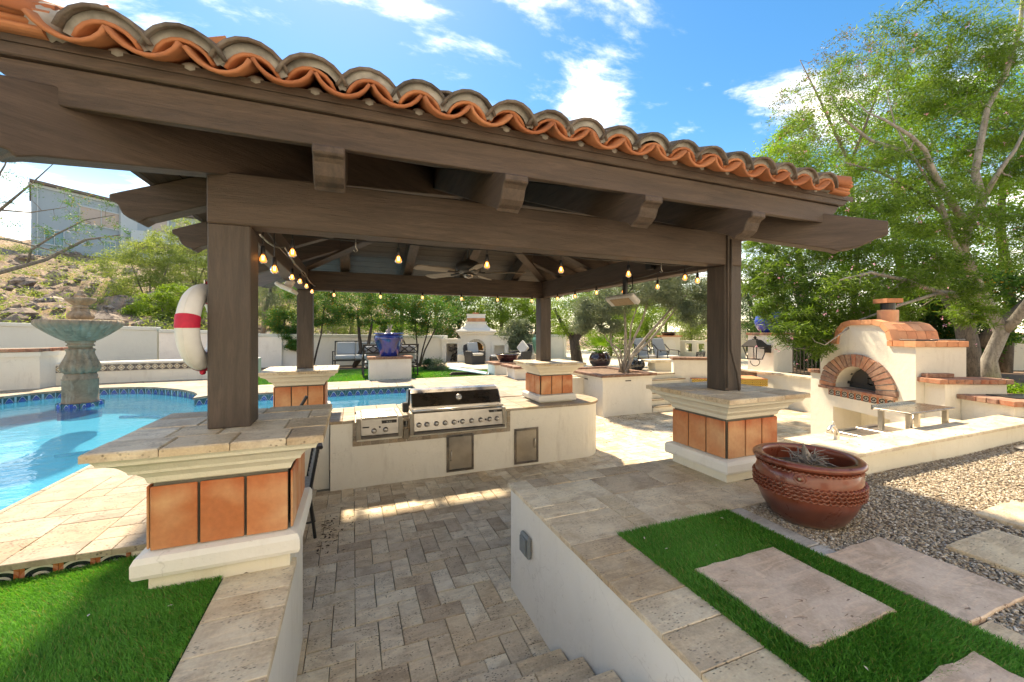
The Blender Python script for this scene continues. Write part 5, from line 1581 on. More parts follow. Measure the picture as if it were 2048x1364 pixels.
# brick arch
NB = 19; rr = random.Random(9)
for k in range(NB):
    a0 = 180-180*k/NB; a1 = 180-180*(k+1)/NB; q = .9
    def P_(a, rx, rz_): return (acx+rx*math.cos(R(a)), azb+rz_*math.sin(R(a)))
    jo = rr.uniform(-.008, .012)
    poly = [P_(a0-q, .435, .40), P_(a1+q, .435, .40), P_(a1+q, .765+jo, .605+jo), P_(a0-q, .765+jo, .605+jo)]
    ob('arch_brick', MB().prism(poly, 'y', -.045+rr.uniform(-.006, .006), .16), M['brick'], ov)
ob('arch_mortar', MB().prism(arcpts(acx, azb, .755, .595, 180, 0, 24) + arcpts(acx, azb, .44, .405, 0, 180, 24), 'y', -.03, -.001), M['mortar'], ov)
for k in range(8):
    a = .29+.19*k
    ob('sill_brick', MB().xbox(a+.003, a+.187, -.075+rr.uniform(-.004, .004), .0, 1.052, 1.098, .004), M['brick'], ov)
    ob('sill_brick', MB().xbox(a+.003, a+.187, .002, .19, 1.052, 1.1, .004), M['brick'], ov) if .5 < a < 1.5 else None
for k in range(9):
    a = .46+.145*k
    o = ob('painted_tile', rt_m, None, ov, (a+.072, -.002, .995)); o.scale = (.96, 1, .95)
# clay trim that follows the outline
def path_pts(poly, step):
    out = []; 
    for i in range(len(poly)-1):
        a, b = Vector(poly[i]), Vector(poly[i+1]); L = (b-a).length
        out.append((a, b, L))
    return out
def trim_piece(p0, p1, n0, n1, y0, y1, th, name='trim_tile', mat='salt2'):
    # p0,p1 outline points; n0,n1 outward normals
    vs = []
    for yy in (y0, y1):
        for (p, nn, t__) in ((p0, n0, .002), (p1, n1, .002), (p1, n1, th), (p0, n0, th)):
            vs.append((p[0]+nn[0]*t__, yy, p[1]+nn[1]*t__))
    ob(name, MB().add(vs, [(0,1,2,3), (7,6,5,4), (0,4,5,1), (1,5,6,2), (2,6,7,3), (3,7,4,0)]), M[mat], ov)
M['salt2'] = m_clay('oven_clay_tile', (.52, .21, .10), (.60, .30, .16), rough=.6)
segs = [((.18, 1.87), (.44, 1.87), (0, 1), (0, 1)), ((.444, 1.87), (.66, 1.87), (0, 1), (0, 1))]
def arcseg(cx, cz, rx, rz_, a0, a1, n_):
    out = []
    for k in range(n_):
        b0 = a0+(a1-a0)*k/n_; b1 = a0+(a1-a0)*(k+1)/n_; q = .8 if a1 < a0 else -.8
        out.append(((cx+rx*math.cos(R(b0-q)), cz+rz_*math.sin(R(b0-q))), (cx+rx*math.cos(R(b1+q)), cz+rz_*math.sin(R(b1+q))), (math.cos(R(b0)), math.sin(R(b0))), (math.cos(R(b1)), math.sin(R(b1)))))
    return out
arc1 = arcseg(.96, 1.95, .26, .25, 180, 90, 3); arc2 = arcseg(1.40, 1.95, .26, .25, 90, 0, 3)
top_ = [((.965, 2.20), (1.18, 2.20), (0, 1), (0, 1)), ((1.184, 2.20), (1.395, 2.20), (0, 1), (0, 1))]
sh_r = [((1.76, 1.87), (1.93, 1.87), (0, 1), (0, 1)), ((1.934, 1.87), (2.11, 1.87), (0, 1), (0, 1))]
vert1 = [((.70, 1.87), (.70, 1.946), (-1, 0), (-1, 0))]; vert2 = [((1.66, 1.946), (1.66, 1.87), (1, 0), (1, 0))]
for s_ in segs + vert1 + arc1 + top_ + arc2 + vert2 + sh_r: trim_piece(*s_, -.035, .10, .085)
for (ya, yb) in ((.106, .245), (.251, .39), (.396, .535), (.541, .72)):
    for s_ in vert1 + arc1 + top_ + arc2 + vert2: trim_piece(*s_, ya, yb, .05, 'vault_tile')
for k in range(4):
    y0 = .106+.155*k
    ob('trim_tile', MB().xbox(1.76, 2.11, y0, y0+.15, 1.872, 1.955, .006), M['salt2'], ov)
    ob('trim_tile', MB().xbox(.19, .60, y0, y0+.15, 1.872, 1.955, .006), M['salt2'], ov)
ch = ob('chimney', MB().lathe([(.135, 2.19), (.135, 2.44), (.125, 2.445)], (1.22, .38, 0), 24), M['salt2'], ov, smooth=False)
ob('flue_band', MB().lathe([(.095, 2.44), (.095, 2.56)], (1.22, .38, 0), 20), M['black'], ch)
ob('chimney_cap', MB().box(1.09, 1.35, .25, .51, 2.56, 2.63), M['clay'], ch)
# left brick ledge, right stepped brick ledges
for k in range(3): ob('ledge_brick', MB().xbox(-.03+.095*k, .06+.095*k, -.04, .18, 1.302, 1.362, .005), M['brick'], ov)
s1 = thing('side_hob', 'brick-topped stucco block beside the pizza oven, the higher of two', 'masonry block', OV+(0,), RZ, 'brick-topped blocks stepping down from the oven', world=False)
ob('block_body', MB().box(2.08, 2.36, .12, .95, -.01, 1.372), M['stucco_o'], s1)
for k in range(9): ob('ledge_brick', MB().xbox(2.05, 2.40, .02+.11*k, .125+.11*k, 1.374, 1.44, .006), M['brick'], s1)
s2 = thing('side_hob', 'brick-edged stucco block with a black steel hob, the lower of two', 'masonry block', OV+(0,), RZ, 'brick-topped blocks stepping down from the oven', world=False)
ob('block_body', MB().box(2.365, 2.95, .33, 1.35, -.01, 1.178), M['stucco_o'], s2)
for k in range(10): ob('ledge_brick', MB().xbox(2.84, 3.0, .28+.115*k, .39+.115*k, 1.18, 1.245, .006), M['brick'], s2)
for k in range(4): ob('ledge_brick', MB().xbox(2.37+.118*k, 2.48+.118*k, .26, .42, 1.18, 1.245, .006), M['brick'], s2)
ob('hob_plate', MB().box(2.37, 2.83, .43, 1.40, 1.18, 1.238), M['brick_d'], s2)
ob('hob_pan', MB().box(2.42, 2.76, .6, 1.30, 1.239, 1.25), M['black'], s2)
bb = tag(ob('loose_bricks', MB().xbox(2.10, 2.20, .05, .42, 1.4405, 1.50, .006), M['brick_d'], None, OV+(0,), (0, 0, RZ)), 'long dark brick lying loose on the ledge beside the oven', 'brick')
pp = thing('pizza_peel', 'black pan with a long steel handle lying on the right shoulder of the oven', 'pizza peel', OV+(0,), RZ, world=False)
ob('blade', MB().xbox(1.80, 2.06, .02, .34, 1.957, 1.975, .005), M['black'], pp)
ob('handle', MB().tube([(1.95, .34, 1.968), (2.0, .78, 1.972)], .011, 8), M['steel_d'], pp, smooth=True)
# path light in the gravel at the right edge
pt_ = thing('path_light', 'dark bronze mushroom path light in the gravel at the right photo edge', 'path light', (5.35, 1.57, .84), world=False)
ob('stake', MB().tube([(0, 0, 0), (0, 0, .25)], .012, 8), M['iron'], pt_, smooth=True)
ob('cap', MB().lathe([(.085, .25), (.08, .262), (.03, .29), (.012, .30)], seg=20), M['iron'], pt_, smooth=True)
def AXp(u, v, x):
    r = ray(u, v); t = x/r[0]; return Vector((x, r[1]*t, EYE + r[2]*t))
# ================================================================== THINGS ON THE PAVILION
# life ring on the outer face of the near left post
t = NT('ring_fabric')
f1 = t.noise(7, 5, .6)
M['ring'] = t.fin(t.mix(t.ramp(f1, [(.35, 0), (.7, 1)]), (.66, .66, .64), (.78, .78, .77)), .8, t.bump(t.noise(16, 4), .35, .01))
M['redband'] = m_plain('red_band', (.52, .012, .05), .6, noisy=.15)
lr = thing('life_ring', 'white ring buoy with red bands hung on the outside of the left post', 'life ring', (-.795, 2.80, 2.12))
Rm, rm = .190, .051
def torus_arc(a0, a1, Rr, rr_, n_, sg, full=False):
    mb = MB(); vs = []
    for k in range(n_ + (0 if full else 1)):
        a = R(a0+(a1-a0)*k/n_)
        for j in range(sg):
            b = 2*math.pi*j/sg; rad = Rr+rr_*math.cos(b)
            vs.append((-.785+rr_*1.0*math.sin(b)+.12*rad*math.cos(a), 2.79+rad*math.cos(a), 2.12+rad*math.sin(a)*1.03))
    m_ = n_ if not full else n_
    fs = []
    for k in range(n_):
        k2 = (k+1) % n_ if full else k+1
        for j in range(sg): fs.append((k*sg+j, k*sg+(j+1) % sg, k2*sg+(j+1) % sg, k2*sg+j))
    return mb.add(vs, fs)
ob('ring', torus_arc(0, 360, Rm, rm, 56, 20, True), M['ring'], lr, smooth=True)
for a in (172, 262, 352, 82): ob('red_band', torus_arc(a-9, a+9, Rm, rm+.0025, 6, 20), M['redband'], lr, smooth=True)
ob('seam', torus_arc(0, 360, Rm+.049, .0035, 56, 6, True), M['ring'], lr, smooth=True)
for a in (262, 82):
    p = (-.785, 2.79+(Rm+rm+.006)*math.cos(R(a)), 2.12+(Rm+rm+.006)*math.sin(R(a))*1.03); ob('rope_knot', MB().ball(p, .016, 8, 6), M['redband'], lr, smooth=True)
ob('hook', MB().tube([(-.735, 2.80, 2.40), (-.785, 2.79, 2.39), (-.785, 2.79, 2.33)], .006, 6), M['steel'], lr)

# string lights
sl_ = thing('string_lights', 'string of warm glowing bulbs on black cord round the pavilion beams', 'string lights', (1.27, 4.6, 2.68))
t = NT('bulb_glass'); t.fin((1, .62, .30), .08, None, Alpha=1.0)
tr_ = t.n("ShaderNodeBsdfTransparent"); tr_.inputs[0].default_value = (1, .72, .46, 1)
em = t.n("ShaderNodeEmission"); em.inputs[0].default_value = (1, .38, .10, 1); em.inputs[1].default_value = .22
gls = t.n("ShaderNodeBsdfGlossy"); gls.inputs["Roughness"].default_value = .05
a1 = t.n("ShaderNodeAddShader"); t.l(tr_.outputs[0], a1.inputs[0]); t.l(em.outputs[0], a1.inputs[1])
lw_ = t.n("ShaderNodeLayerWeight"); lw_.inputs[0].default_value = .25
ms = t.n("ShaderNodeMixShader"); t.l(lw_.outputs["Fresnel"], ms.inputs[0]); t.l(a1.outputs[0], ms.inputs[1]); t.l(gls.outputs[0], ms.inputs[2])
t.l(ms.outputs[0], t.out.inputs[0]); M['bulb'] = t.m
t = NT('filament'); em = t.n("ShaderNodeEmission"); em.inputs[0].default_value = (1, .62, .30, 1); em.inputs[1].default_value = 3; t.l(em.outputs[0], t.out.inputs[0]); M['fil'] = t.m
bm = MB().lathe([(.008, .0), (.018, -.012), (.0275, -.032), (.030, -.048), (.026, -.062), (.012, -.072), (.001, -.074)], seg=14, cap=False).mesh('bulb', True); bm.materials.append(M['bulb'])
sm = MB().lathe([(.005, .052), (.013, .048), (.016, .0), (.015, -.012)], seg=10).mesh('socket', True); sm.materials.append(M['black'])
fm = MB().tube([(-.006, 0, -.018), (-.004, 0, -.05), (.004, 0, -.05), (.006, 0, -.018)], .0028, 5).mesh('filament'); fm.materials.append(M['fil'])
def bulb(p, top):
    o = ob('socket', sm, None, sl_, p); b = ob('bulb', bm, None, sl_, p); ob('filament', fm, None, b); o.scale = b.scale = (.86,)*3
    ob('drop_cord', MB().tube([p+Vector((0, 0, .05)), Vector((p.x, p.y, top))], .004, 5), M['black'], sl_)
Bl = [AXp(u, v-14, -.50) for u, v in ((526, 520), (584, 561), (600, 570), (613, 577), (624, 583))]
Bf = [AY(u, v-12, 2.80) for u, v in ((585, 508), (797, 523), (974, 533), (1122, 541), (1257, 549), (1370, 556))]
Bb = [AY(u, v-6, 6.41) for u, v in ((668, 588), (761, 595), (845, 596), (923, 597), (995, 598), (1064, 600))]
Br = [AXp(u, v-8, 3.08) for u, v in ((1115, 599), (1150, 596), (1193, 588), (1247, 585), (1315, 575), (1395, 562))]
for L_ in (Bl, Bb, Br):
    for p in L_:
        p.z = min(p.z, 2.66); bulb(p, 2.70)
for p in Bf: p.z = 2.615; bulb(p, 2.69)
b = AXp(549, 528, -.46); bulb(b, 2.72)
def cord(pts, sag=.02):
    out = []
    for a, b in zip(pts[:-1], pts[1:]):
        for k in range(4):
            f = k/4; q = a.lerp(b, f); q.z -= sag*4*f*(1-f); out.append(q)
    return out+[pts[-1]]
for L_, off in ((Bl, Vector((-.0, 0, 0))), (Bb, Vector()), (Br, Vector())):
    P = [Vector((p.x, p.y, 2.735)) for p in L_]
    ob('cord', MB().tube(cord(P), .0048, 5), M['black'], sl_)
P = [Vector((-.50, 2.72, 2.66)), Vector((-.495, 3.6, 2.76)), Vector((-.495, 5.0, 2.75)), Vector((-.495, 6.38, 2.74))]
ob('cord', MB().tube(cord(P, .03), .006, 6), M['steel_d'], sl_)
ob('cord', MB().tube(cord([Vector((p.x, p.y+.005, 2.695)) for p in Bf], .012), .0045, 5), M['black'], sl_)

# ceiling fan
M['fanwood'] = m_wood('fan_blade_wood', 'x', (.30, .24, .18))
fan = thing('ceiling_fan', 'dark ceiling fan with five wooden blades under the centre of the roof', 'ceiling fan', (AX, AYc, 2.72), world=False)
ob('down_rod', MB().lathe([(.016, .20), (.016, .72)], seg=10), M['iron'], fan, smooth=True)
ob('canopy', MB().lathe([(.03, .60), (.07, .66), (.075, .70)], seg=18), M['iron'], fan, smooth=True)
ob('motor', MB().lathe([(.04, .055), (.10, .06), (.145, .085), (.155, .12), (.15, .16), (.10, .195), (.03, .22)], seg=28), M['iron'], fan, smooth=True)
ob('light_bowl', MB().lathe([(.065, .055), (.062, .03), (.045, .010), (.01, .0)], seg=20), M['steel_d'], fan, smooth=True)
for k in range(5):
    a = R(-20+72*k)
    bl = MB().prism([(.20, -.045), (.30, -.062), (.62, -.072), (.665, -.055), (.675, 0), (.665, .055), (.62, .072), (.30, .062), (.20, .045)], 'z', .066, .074)
    bl.xf(Matrix.Rotation(a, 4, 'Z') @ Matrix.Translation((0, 0, .07)) @ Matrix.Rotation(R(12), 4, 'X') @ Matrix.Translation((0, 0, -.07)))
    bo = ob('blade', bl, M['fanwood'], fan)
    ob('blade_iron', MB().tube([(.10*math.cos(a), .10*math.sin(a), .085), (.16*math.cos(a), .16*math.sin(a), .062), (.27*math.cos(a), .27*math.sin(a), .062)], [.014, .012, .016], 6), M['iron'], bo)
# heaters
M['white_metal'] = m_plain('white_metal', (.72, .70, .66), .4)
M['heat_el'] = m_plain('heater_grille', (.42, .30, .18), .5)
ht = thing('patio_heater', 'white bar heater hanging below the right side beam', 'heater', (3.0, 4.1, 2.45))
Mh = Matrix.Translation((3.0, 4.0, 2.47)) @ Matrix.Rotation(R(40), 4, 'Y')
ob('housing', MB().xbox(-.075, .075, -.26, .26, -.03, .03, .015).xf(Mh), M['white_metal'], ht)
ob('grille', MB().box(-.055, .055, -.20, .16, -.036, -.0305).xf(Mh), M['heat_el'], ht)
ob('top_shell', MB().xbox(-.05, .05, -.22, .20, .031, .055, .01).xf(Mh), M['black'], ht)
ob('bracket', MB().box(3.03, 3.06, 3.97, 4.03, 2.52, 2.75), M['black'], ht)
ob('power_cord', MB().tube([(3.03, 3.85, 2.74), (3.0, 3.80, 2.60), (3.0, 3.9, 2.53)], .006, 6), M['black'], ht)
ht = thing('patio_heater', 'white angled heater reflector outside the left side beam', 'heater', (-.80, 4.7, 2.5))
Mh = Matrix.Translation(AXp(574, 577, -.72)) @ Matrix.Rotation(R(24), 4, 'Y')
ob('housing', MB().xbox(-.10, .10, -.24, .24, -.022, .022, .012).xf(Mh), M['white_metal'], ht)
ob('bracket', MB().xbox(-.04, .04, -.05, .05, .023, .17, .008).xf(Mh), M['white_metal'], ht)
for (x, y) in ((.02, 2.84), (2.55, 2.84)):
    ob('hanging_hook', MB().tube([(x, y, 2.70), (x, y, 2.65), (x+.012, y, 2.63), (x, y, 2.615), (x-.014, y, 2.63)], .0035, 6), M['steel'], pv)
# electrical boxes and conduit
ob('junction_box', MB().xbox(3.04, 3.11, 3.55, 3.64, 2.78, 2.93, .006), M['black'], pv)
cd = [AY(1462, v, 2.595) for v in (478, 560, 640, 700)] + [AY(1467, 722, 2.595), AY(1474, 745, 2.595), AY(1477, 765, 2.592), AY(1478, 783, 2.59)]
cd[-1].z = 1.57
ob('conduit', MB().tube(cd, .010, 8), M['wz'], pv, smooth=True)
ob('trim_strip', MB().box(3.075, 3.10, 2.600, 2.619, 1.60, 2.95), M['wz'], pv)

# ================================================================== CHAIR AND STOOL UNDER THE PAVILION
M['wicker_tan'] = m_plain('tan_strap', (.36, .31, .25), .8, noisy=.25)
M['cush'] = m_plain('grey_blue_cushion', (.34, .38, .42), .9, noisy=.08, sc=60)
M['cush_w'] = m_plain('pale_cushion', (.52, .51, .48), .9, noisy=.08, sc=60)
M['wicker'] = m_plain('dark_wicker', (.035, .037, .042), .7, noisy=.4, sc=90)
M['sling'] = m_plain('brown_sling', (.17, .145, .115), .85, noisy=.15, sc=80)
cs_ = thing('bar_chair', 'black metal chair with striped seat back half hidden behind the nearest pedestal', 'chair', (-.62, 4.72, 0), R(8), world=False)
for (x, y, xt) in ((.24, -.22, .19), (.24, .22, .19), (-.22, -.22, -.20), (-.22, .22, -.20)): ob('leg', MB().tube([(x, y, .0), (xt, y*.95, .46)], .016, 8), M['black'], cs_)
ob('seat', MB().xbox(-.23, .23, -.24, .24, .45, .50, .015), M['wicker_tan'], cs_)
for y in (-.23, .23):
    ob('back_post', MB().tube([(.19, y, .46), (.23, y, .70), (.27, y, .93)], .016, 8), M['black'], cs_)
ob('top_rail', MB().xbox(.245, .31, -.26, .26, .90, .935, .01), M['black'], cs_)
ob('foot_ring', MB().tube([(.235, -.22, .17), (.235, .22, .17), (-.225, .22, .17), (-.225, -.22, .17), (.235, -.22, .17)], .010, 6), M['black'], cs_)
for k in range(9): ob('back_strap', MB().box(.20+.0085*k, .212+.0085*k, -.225, .225, .52+.042*k, .552+.042*k), M['wicker_tan'], cs_)
st_ = thing('bar_stool', 'black stool top rail showing above the cap stones in front of the far clay tiles', 'stool', (-.72, 3.95, 0), world=False)
ob('seat', MB().xbox(-.2, .2, -.2, .2, .74, .79, .015), M['black'], st_)
for x in (-.18, .18):
    for y in (-.18, .18): ob('leg', MB().tube([(x*1.15, y*1.15, 0), (x, y, .74)], .014, 6), M['black'], st_)
ob('back_post', MB().tube([(.17, .17, .78), (.22, .20, 1.30), (.33, .20, 1.50)], .014, 8), M['black'], st_)
ob('back_post', MB().tube([(-.17, .17, .78), (-.17, .20, 1.15)], .014, 8), M['black'], st_)

# ================================================================== BACK YARD
struct('lawn', MB().box(-2.4, 4.2, 10.3, 14.9, .5, .868), M['turf_base'])
blades('lawn_grass', [(-2.4, 4.2, 10.32, 13.6)], 2600, .045, .022, M['turf'], 'bright green lawn beyond the pool, in front of the garden wall', 'lawn', 14, lambda x, y: np.full_like(x, .868), [(.3, 1.5, 10.4, 11.05), (3.45, 4.6, 10.3, 11.2)])
M['mulch'] = m_plain('mulch', (.17, .11, .075), .95, noisy=.45, sc=12)
struct('planting_bed', MB().box(-16, 9.5, 13.6, 16.2, .4, .882).box(-16, -2.4, 12.6, 13.6, .4, .878), M['mulch'])
hp_ = struct('hearth_paving', MB().box(2.9, 6.4, 11.9, 15.0, .5, .895), M['grout'])
for i in range(6):
    for j in range(5): stone(hp_, 2.92+.58*i, 2.92+.58*(i+1), 11.92+.61*j, 11.92+.61*(j+1), .895, .925, M['trav_y'], .004, .006)

def brick_cap(parent, x0, x1, y0, y1, z, bw=.2, over=.04, h=.065, mat='brick'):
    x0 -= over; x1 += over; y0 -= over; y1 += over
    d = .2
    for (ax, a0, a1, b0, b1) in (('x', x0, x1, y0, y0+d), ('x', x0, x1, y1-d, y1), ('y', y0+d, y1-d, x0, x0+d), ('y', y0+d, y1-d, x1-d, x1)):
        k = max(1, round((a1-a0)/bw*1.0))
        for q in range(k):
            p0 = a0+(a1-a0)*q/k+.004; p1 = a0+(a1-a0)*(q+1)/k-.004
            if ax == 'x': ob('cap_brick', MB().cbox(p0, p1, b0+.002, b1-.002, z, z+h, .005), M[mat], parent)
            else: ob('cap_brick', MB().cbox(b0+.002, b1-.002, p0, p1, z, z+h, .005), M[mat], parent)
# pot box with blue pot
bx = thing('planter_plinth', 'white plinth with a red brick rim under the big blue pot', 'plinth', (.87, 10.75, .87))
ob('plinth_body', MB().box(.38, 1.40, 10.50, 11.05, .80, 1.395), M['stucco_w'], bx)
brick_cap(bx, .38, 1.40, 10.50, 11.05, 1.396, .2)
ob('plinth_top', MB().box(.5, 1.3, 10.6, 10.95, 1.38, 1.452), M['brick'], bx)
M['blue'] = m_glaze('cobalt_glaze', (.008, .022, .20), .08, 1.0, .5)
def blue_pot(x, y, z, h, r, label, sprig=True):
    p = thing('blue_pot', label, 'pot', (x, y, z), world=False)
    pr = [(.55, 0), (.60, .02), (.68, .2), (.86, .5), (.98, .72), (1.0, .82), (.93, .90), (.86, .925), (.90, .94), (1.02, .955), (1.04, .975), (1.0, 1.0), (.80, 1.0), (.76, .96), (.3, .93)]
    ob('pot_body', MB().lathe([(a*r, b*h) for a, b in pr], seg=48), M['blue'], p, smooth=True)
    if sprig:
        m_ = MB(); rr = random.Random(2)
        for k in range(7):
            a = rr.uniform(0, 6.28); m_.tube([(0, 0, h*.95), (.03*math.cos(a), .03*math.sin(a), h*1.1), (.09*math.cos(a), .09*math.sin(a), h*1.35)], [.02, .012, .005], 5)
        m_.ball((-.03, 0, h*1.06), .06, 7, 5)
        ob('dry_stalks', m_, m_plain('straw_stalk', (.42, .36, .27), .9), p)
    return p
blue_pot(.87, 10.77, 1.452, .60, .37, 'large glazed cobalt blue pot with dry stalks on a brick-rimmed plinth')

def sofa(x, y, z, rz, w, label, cush='cush', nc=2, back=True, lattice=False):
    s = thing('loveseat', label, 'loveseat', (x, y, z), rz, world=False)
    for sx in (-w/2, w/2):
        ob('arm_frame', MB().tube([(sx, -.34, 0), (sx, -.33, .56), (sx, .28, .54), (sx, .36, .02)], .022, 6), M['black'], s)
        ob('back_post', MB().tube([(sx, .28, .40), (sx, .40, .86)], .022, 6), M['black'], s)
    ob('seat_frame', MB().box(-w/2, w/2, -.32, .30, .24, .28), M['black'], s)
    ob('top_rail', MB().box(-w/2-.02, w/2+.02, .375, .425, .84, .885), M['black'], s)
    ob('back_panel', MB().box(-w/2, w/2, .31, .335, .36, .40), M['black'], s)
    if lattice:
        for k in range(6):
            a = -w/2+w*k/6; ob('lattice_bar', MB().tube([(a, .36, .66), (a+w/6, .40, .84)], .012, 5), M['black'], s); ob('lattice_bar', MB().tube([(a+w/6, .362, .66), (a, .402, .84)], .012, 5), M['black'], s)
        ob('mid_rail', MB().box(-w/2, w/2, .34, .37, .64, .67), M['black'], s)
    cw = (w-.1)/nc
    for k in range(nc):
        a = -w/2+.05+cw*k
        bevel(ob('seat_cushion', MB().box(a+.008, a+cw-.008, -.33, .24, .285, .43), M[cush], s, smooth=False), .05, 3)
        bm_ = MB().box(a+.01, a+cw-.01, -.07, .07, -.22, .22).xf(Matrix.Translation((0, .26, .63)) @ Matrix.Rotation(R(-15), 4, 'X'))
        bevel(ob('back_cushion', bm_, M[cush], s), .055, 3)
    return s
p = AY(711, 700, 14.4)
sofa(p.x, 14.4, .885, R(-4), 1.32, 'black framed loveseat with grey blue cushions against the garden wall')
sofa(.95, 11.45, .87, R(181), 1.38, 'loveseat seen from behind, its lattice back half hidden by the blue pot', lattice=True)

# fireplace
fp = thing('fireplace', 'white outdoor fireplace with tiled arch, flames and flared hood', 'fireplace', (4.45, 15.0, .92), R(-15), world=False)
W_ = 'stucco_w'
body = [(-.57, 0), (-.57, .78), (-.60, .92), (-.66, 1.02), (.66, 1.02), (.60, .92), (.57, .78), (.57, 0)]
def arcp(cx, cz, r, a0, a1, n_=14, k=1.): return [(cx+r*math.cos(R(a0+(a1-a0)*q/n_)), cz+r*k*math.sin(R(a0+(a1-a0)*q/n_))) for q in range(n_+1)]
lf_ = [(-.57, 0), (-.27, 0)] + arcp(0, .50, .27, 180, 90, 8) + [(0, 1.02), (-.66, 1.02), (-.60, .92), (-.57, .78)]
ob('chimney_breast', MB().prism(lf_, 'y', 0, .5), M[W_], fp)
ob('chimney_breast', MB().prism([(-a, b) for a, b in lf_][::-1], 'y', 0, .5), M[W_], fp)
soot = m_plain('soot', (.02, .018, .016), .95)
ob('firebox', MB().box(-.4, .4, .42, .49, 0, .9), soot, fp)
for s_ in (-1, 1): ob('firebox_side', MB().box(*sorted((s_*.27, s_*.272)), .01, .42, 0, .55), soot, fp)
NT_ = 15
t = NT('arch_tile'); c_t = t.mix(t.math('GREATER_THAN', t.vor(34), .34), (.10, .07, .05), (.50, .46, .38)); M['atile'] = t.fin(c_t, .3)
for k in range(NT_):
    a0, a1 = 180-180*k/NT_-.6, 180-180*(k+1)/NT_+.6
    ob('arch_tile', MB().prism([(.285*math.cos(R(a0)), .5+.285*math.sin(R(a0))), (.285*math.cos(R(a1)), .5+.285*math.sin(R(a1))), (.37*math.cos(R(a1)), .5+.37*math.sin(R(a1))), (.37*math.cos(R(a0)), .5+.37*math.sin(R(a0)))], 'y', -.012, -.001), M['atile'], fp)
for s_ in (-1, 1):
    for k in range(4): ob('arch_tile', MB().box(*sorted((s_*.285, s_*.37)), -.012, -.001, .02+.12*k, .13+.12*k), M['atile'], fp)
ob('hood_moulding', MB().rings(0, .25, [(.66, .27, 1.021), (.70, .31, 1.06), (.70, .31, 1.10), (.77, .38, 1.14), (.77, .38, 1.20), (.74, .35, 1.22)]), M[W_], fp)
ob('hood', MB().rings(0, .25, [(.72, .34, 1.221), (.56, .28, 1.28), (.45, .24, 1.36), (.39, .21, 1.45), (.38, .21, 1.50), (.41, .23, 1.51), (.41, .23, 1.54)]), M[W_], fp)
for k in range(4): ob('chimney_tile', MB().box(-.345+.173*k, -.178+.173*k, .05, .45, 1.545, 1.68), M['salt2'], fp)
ob('chimney_top', MB().rings(0, .25, [(.35, .2, 1.681), (.37, .22, 1.69), (.35, .2, 1.72), (.35, .2, 1.80), (.37, .22, 1.81), (.37, .22, 1.84)]), M[W_], fp)
ob('chimney_pot', MB().box(-.13, .10, .15, .35, 1.841, 1.90), M['clay'], fp)
ob('side_niche', MB().box(-1.32, -1.14, 0, .45, 0, .82).box(-.72, -.575, 0, .45, 0, .82).box(-1.14, -.72, 0, .45, .70, .82).box(-1.14, -.72, .38, .45, 0, .70), M[W_], fp)
ob('side_niche', MB().box(.575, .70, 0, .45, 0, .92).box(1.10, 1.25, 0, .45, 0, .92).box(.70, 1.10, 0, .45, .62, .92).box(.70, 1.10, .36, .45, 0, .62), M[W_], fp)
for (a, b, zz) in ((-1.36, -.57, .821), (.57, 1.30, .921)): ob('niche_cap', MB().box(a, b, -.04, .48, zz, zz+.06), M[W_], fp)
ob('hearth_block', MB().box(-.72, -.40, -.45, -.02, 0, .30), M[W_], fp)
lg = thing('firewood', 'stack of dark firewood in the niche left of the fireplace', 'firewood', fp.location, R(-15), world=False)
rr = random.Random(3)
for k in range(26):
    x = -1.10+.06+rr.uniform(0, .32); z = .05+.022*k
    ob('log', MB().tube([(x, -.01+rr.uniform(-.02, .02), z), (x+rr.uniform(-.03, .03), .34, z+rr.uniform(-.01, .01))], .035, 7), M['bark_dk'] if k % 3 else M['bark'], lg)
t = NT('flame'); em = t.n("ShaderNodeEmission"); g3 = t.n("ShaderNodeSeparateXYZ"); t.l(t.pos, g3.inputs[0])
t.l(t.ramp(t.math('DIVIDE', t.math('SUBTRACT', g3.outputs[2], 1.0), .55), [(0, (1, .75, .25)), (.5, (1, .35, .04)), (1, (.9, .12, .01))]), em.inputs[0]); em.inputs[1].default_value = 3.2; t.l(em.outputs[0], t.out.inputs[0]); M['flame'] = t.m
fl = MB()
for k in range(11):
    x = rr.uniform(-.16, .20); h = rr.uniform(.12, .36)*(1.3 if abs(x) < .08 else .8); w = rr.uniform(.025, .05); y = rr.uniform(.1, .25)
    fl.lathe([(w*.5, .10), (w, .10+h*.25), (w*.7, .10+h*.55), (w*.25, .10+h*.85), (.003, .10+h)], (x, y, 0), 7)
ob('flame', fl, M['flame'], fp, smooth=True)
for k in range(4): ob('burning_log', MB().tube([(-.2+.1*k, .08, .06), (.0+.05*k, .32, .10)], .035, 7), M['bark_dk'], fp)

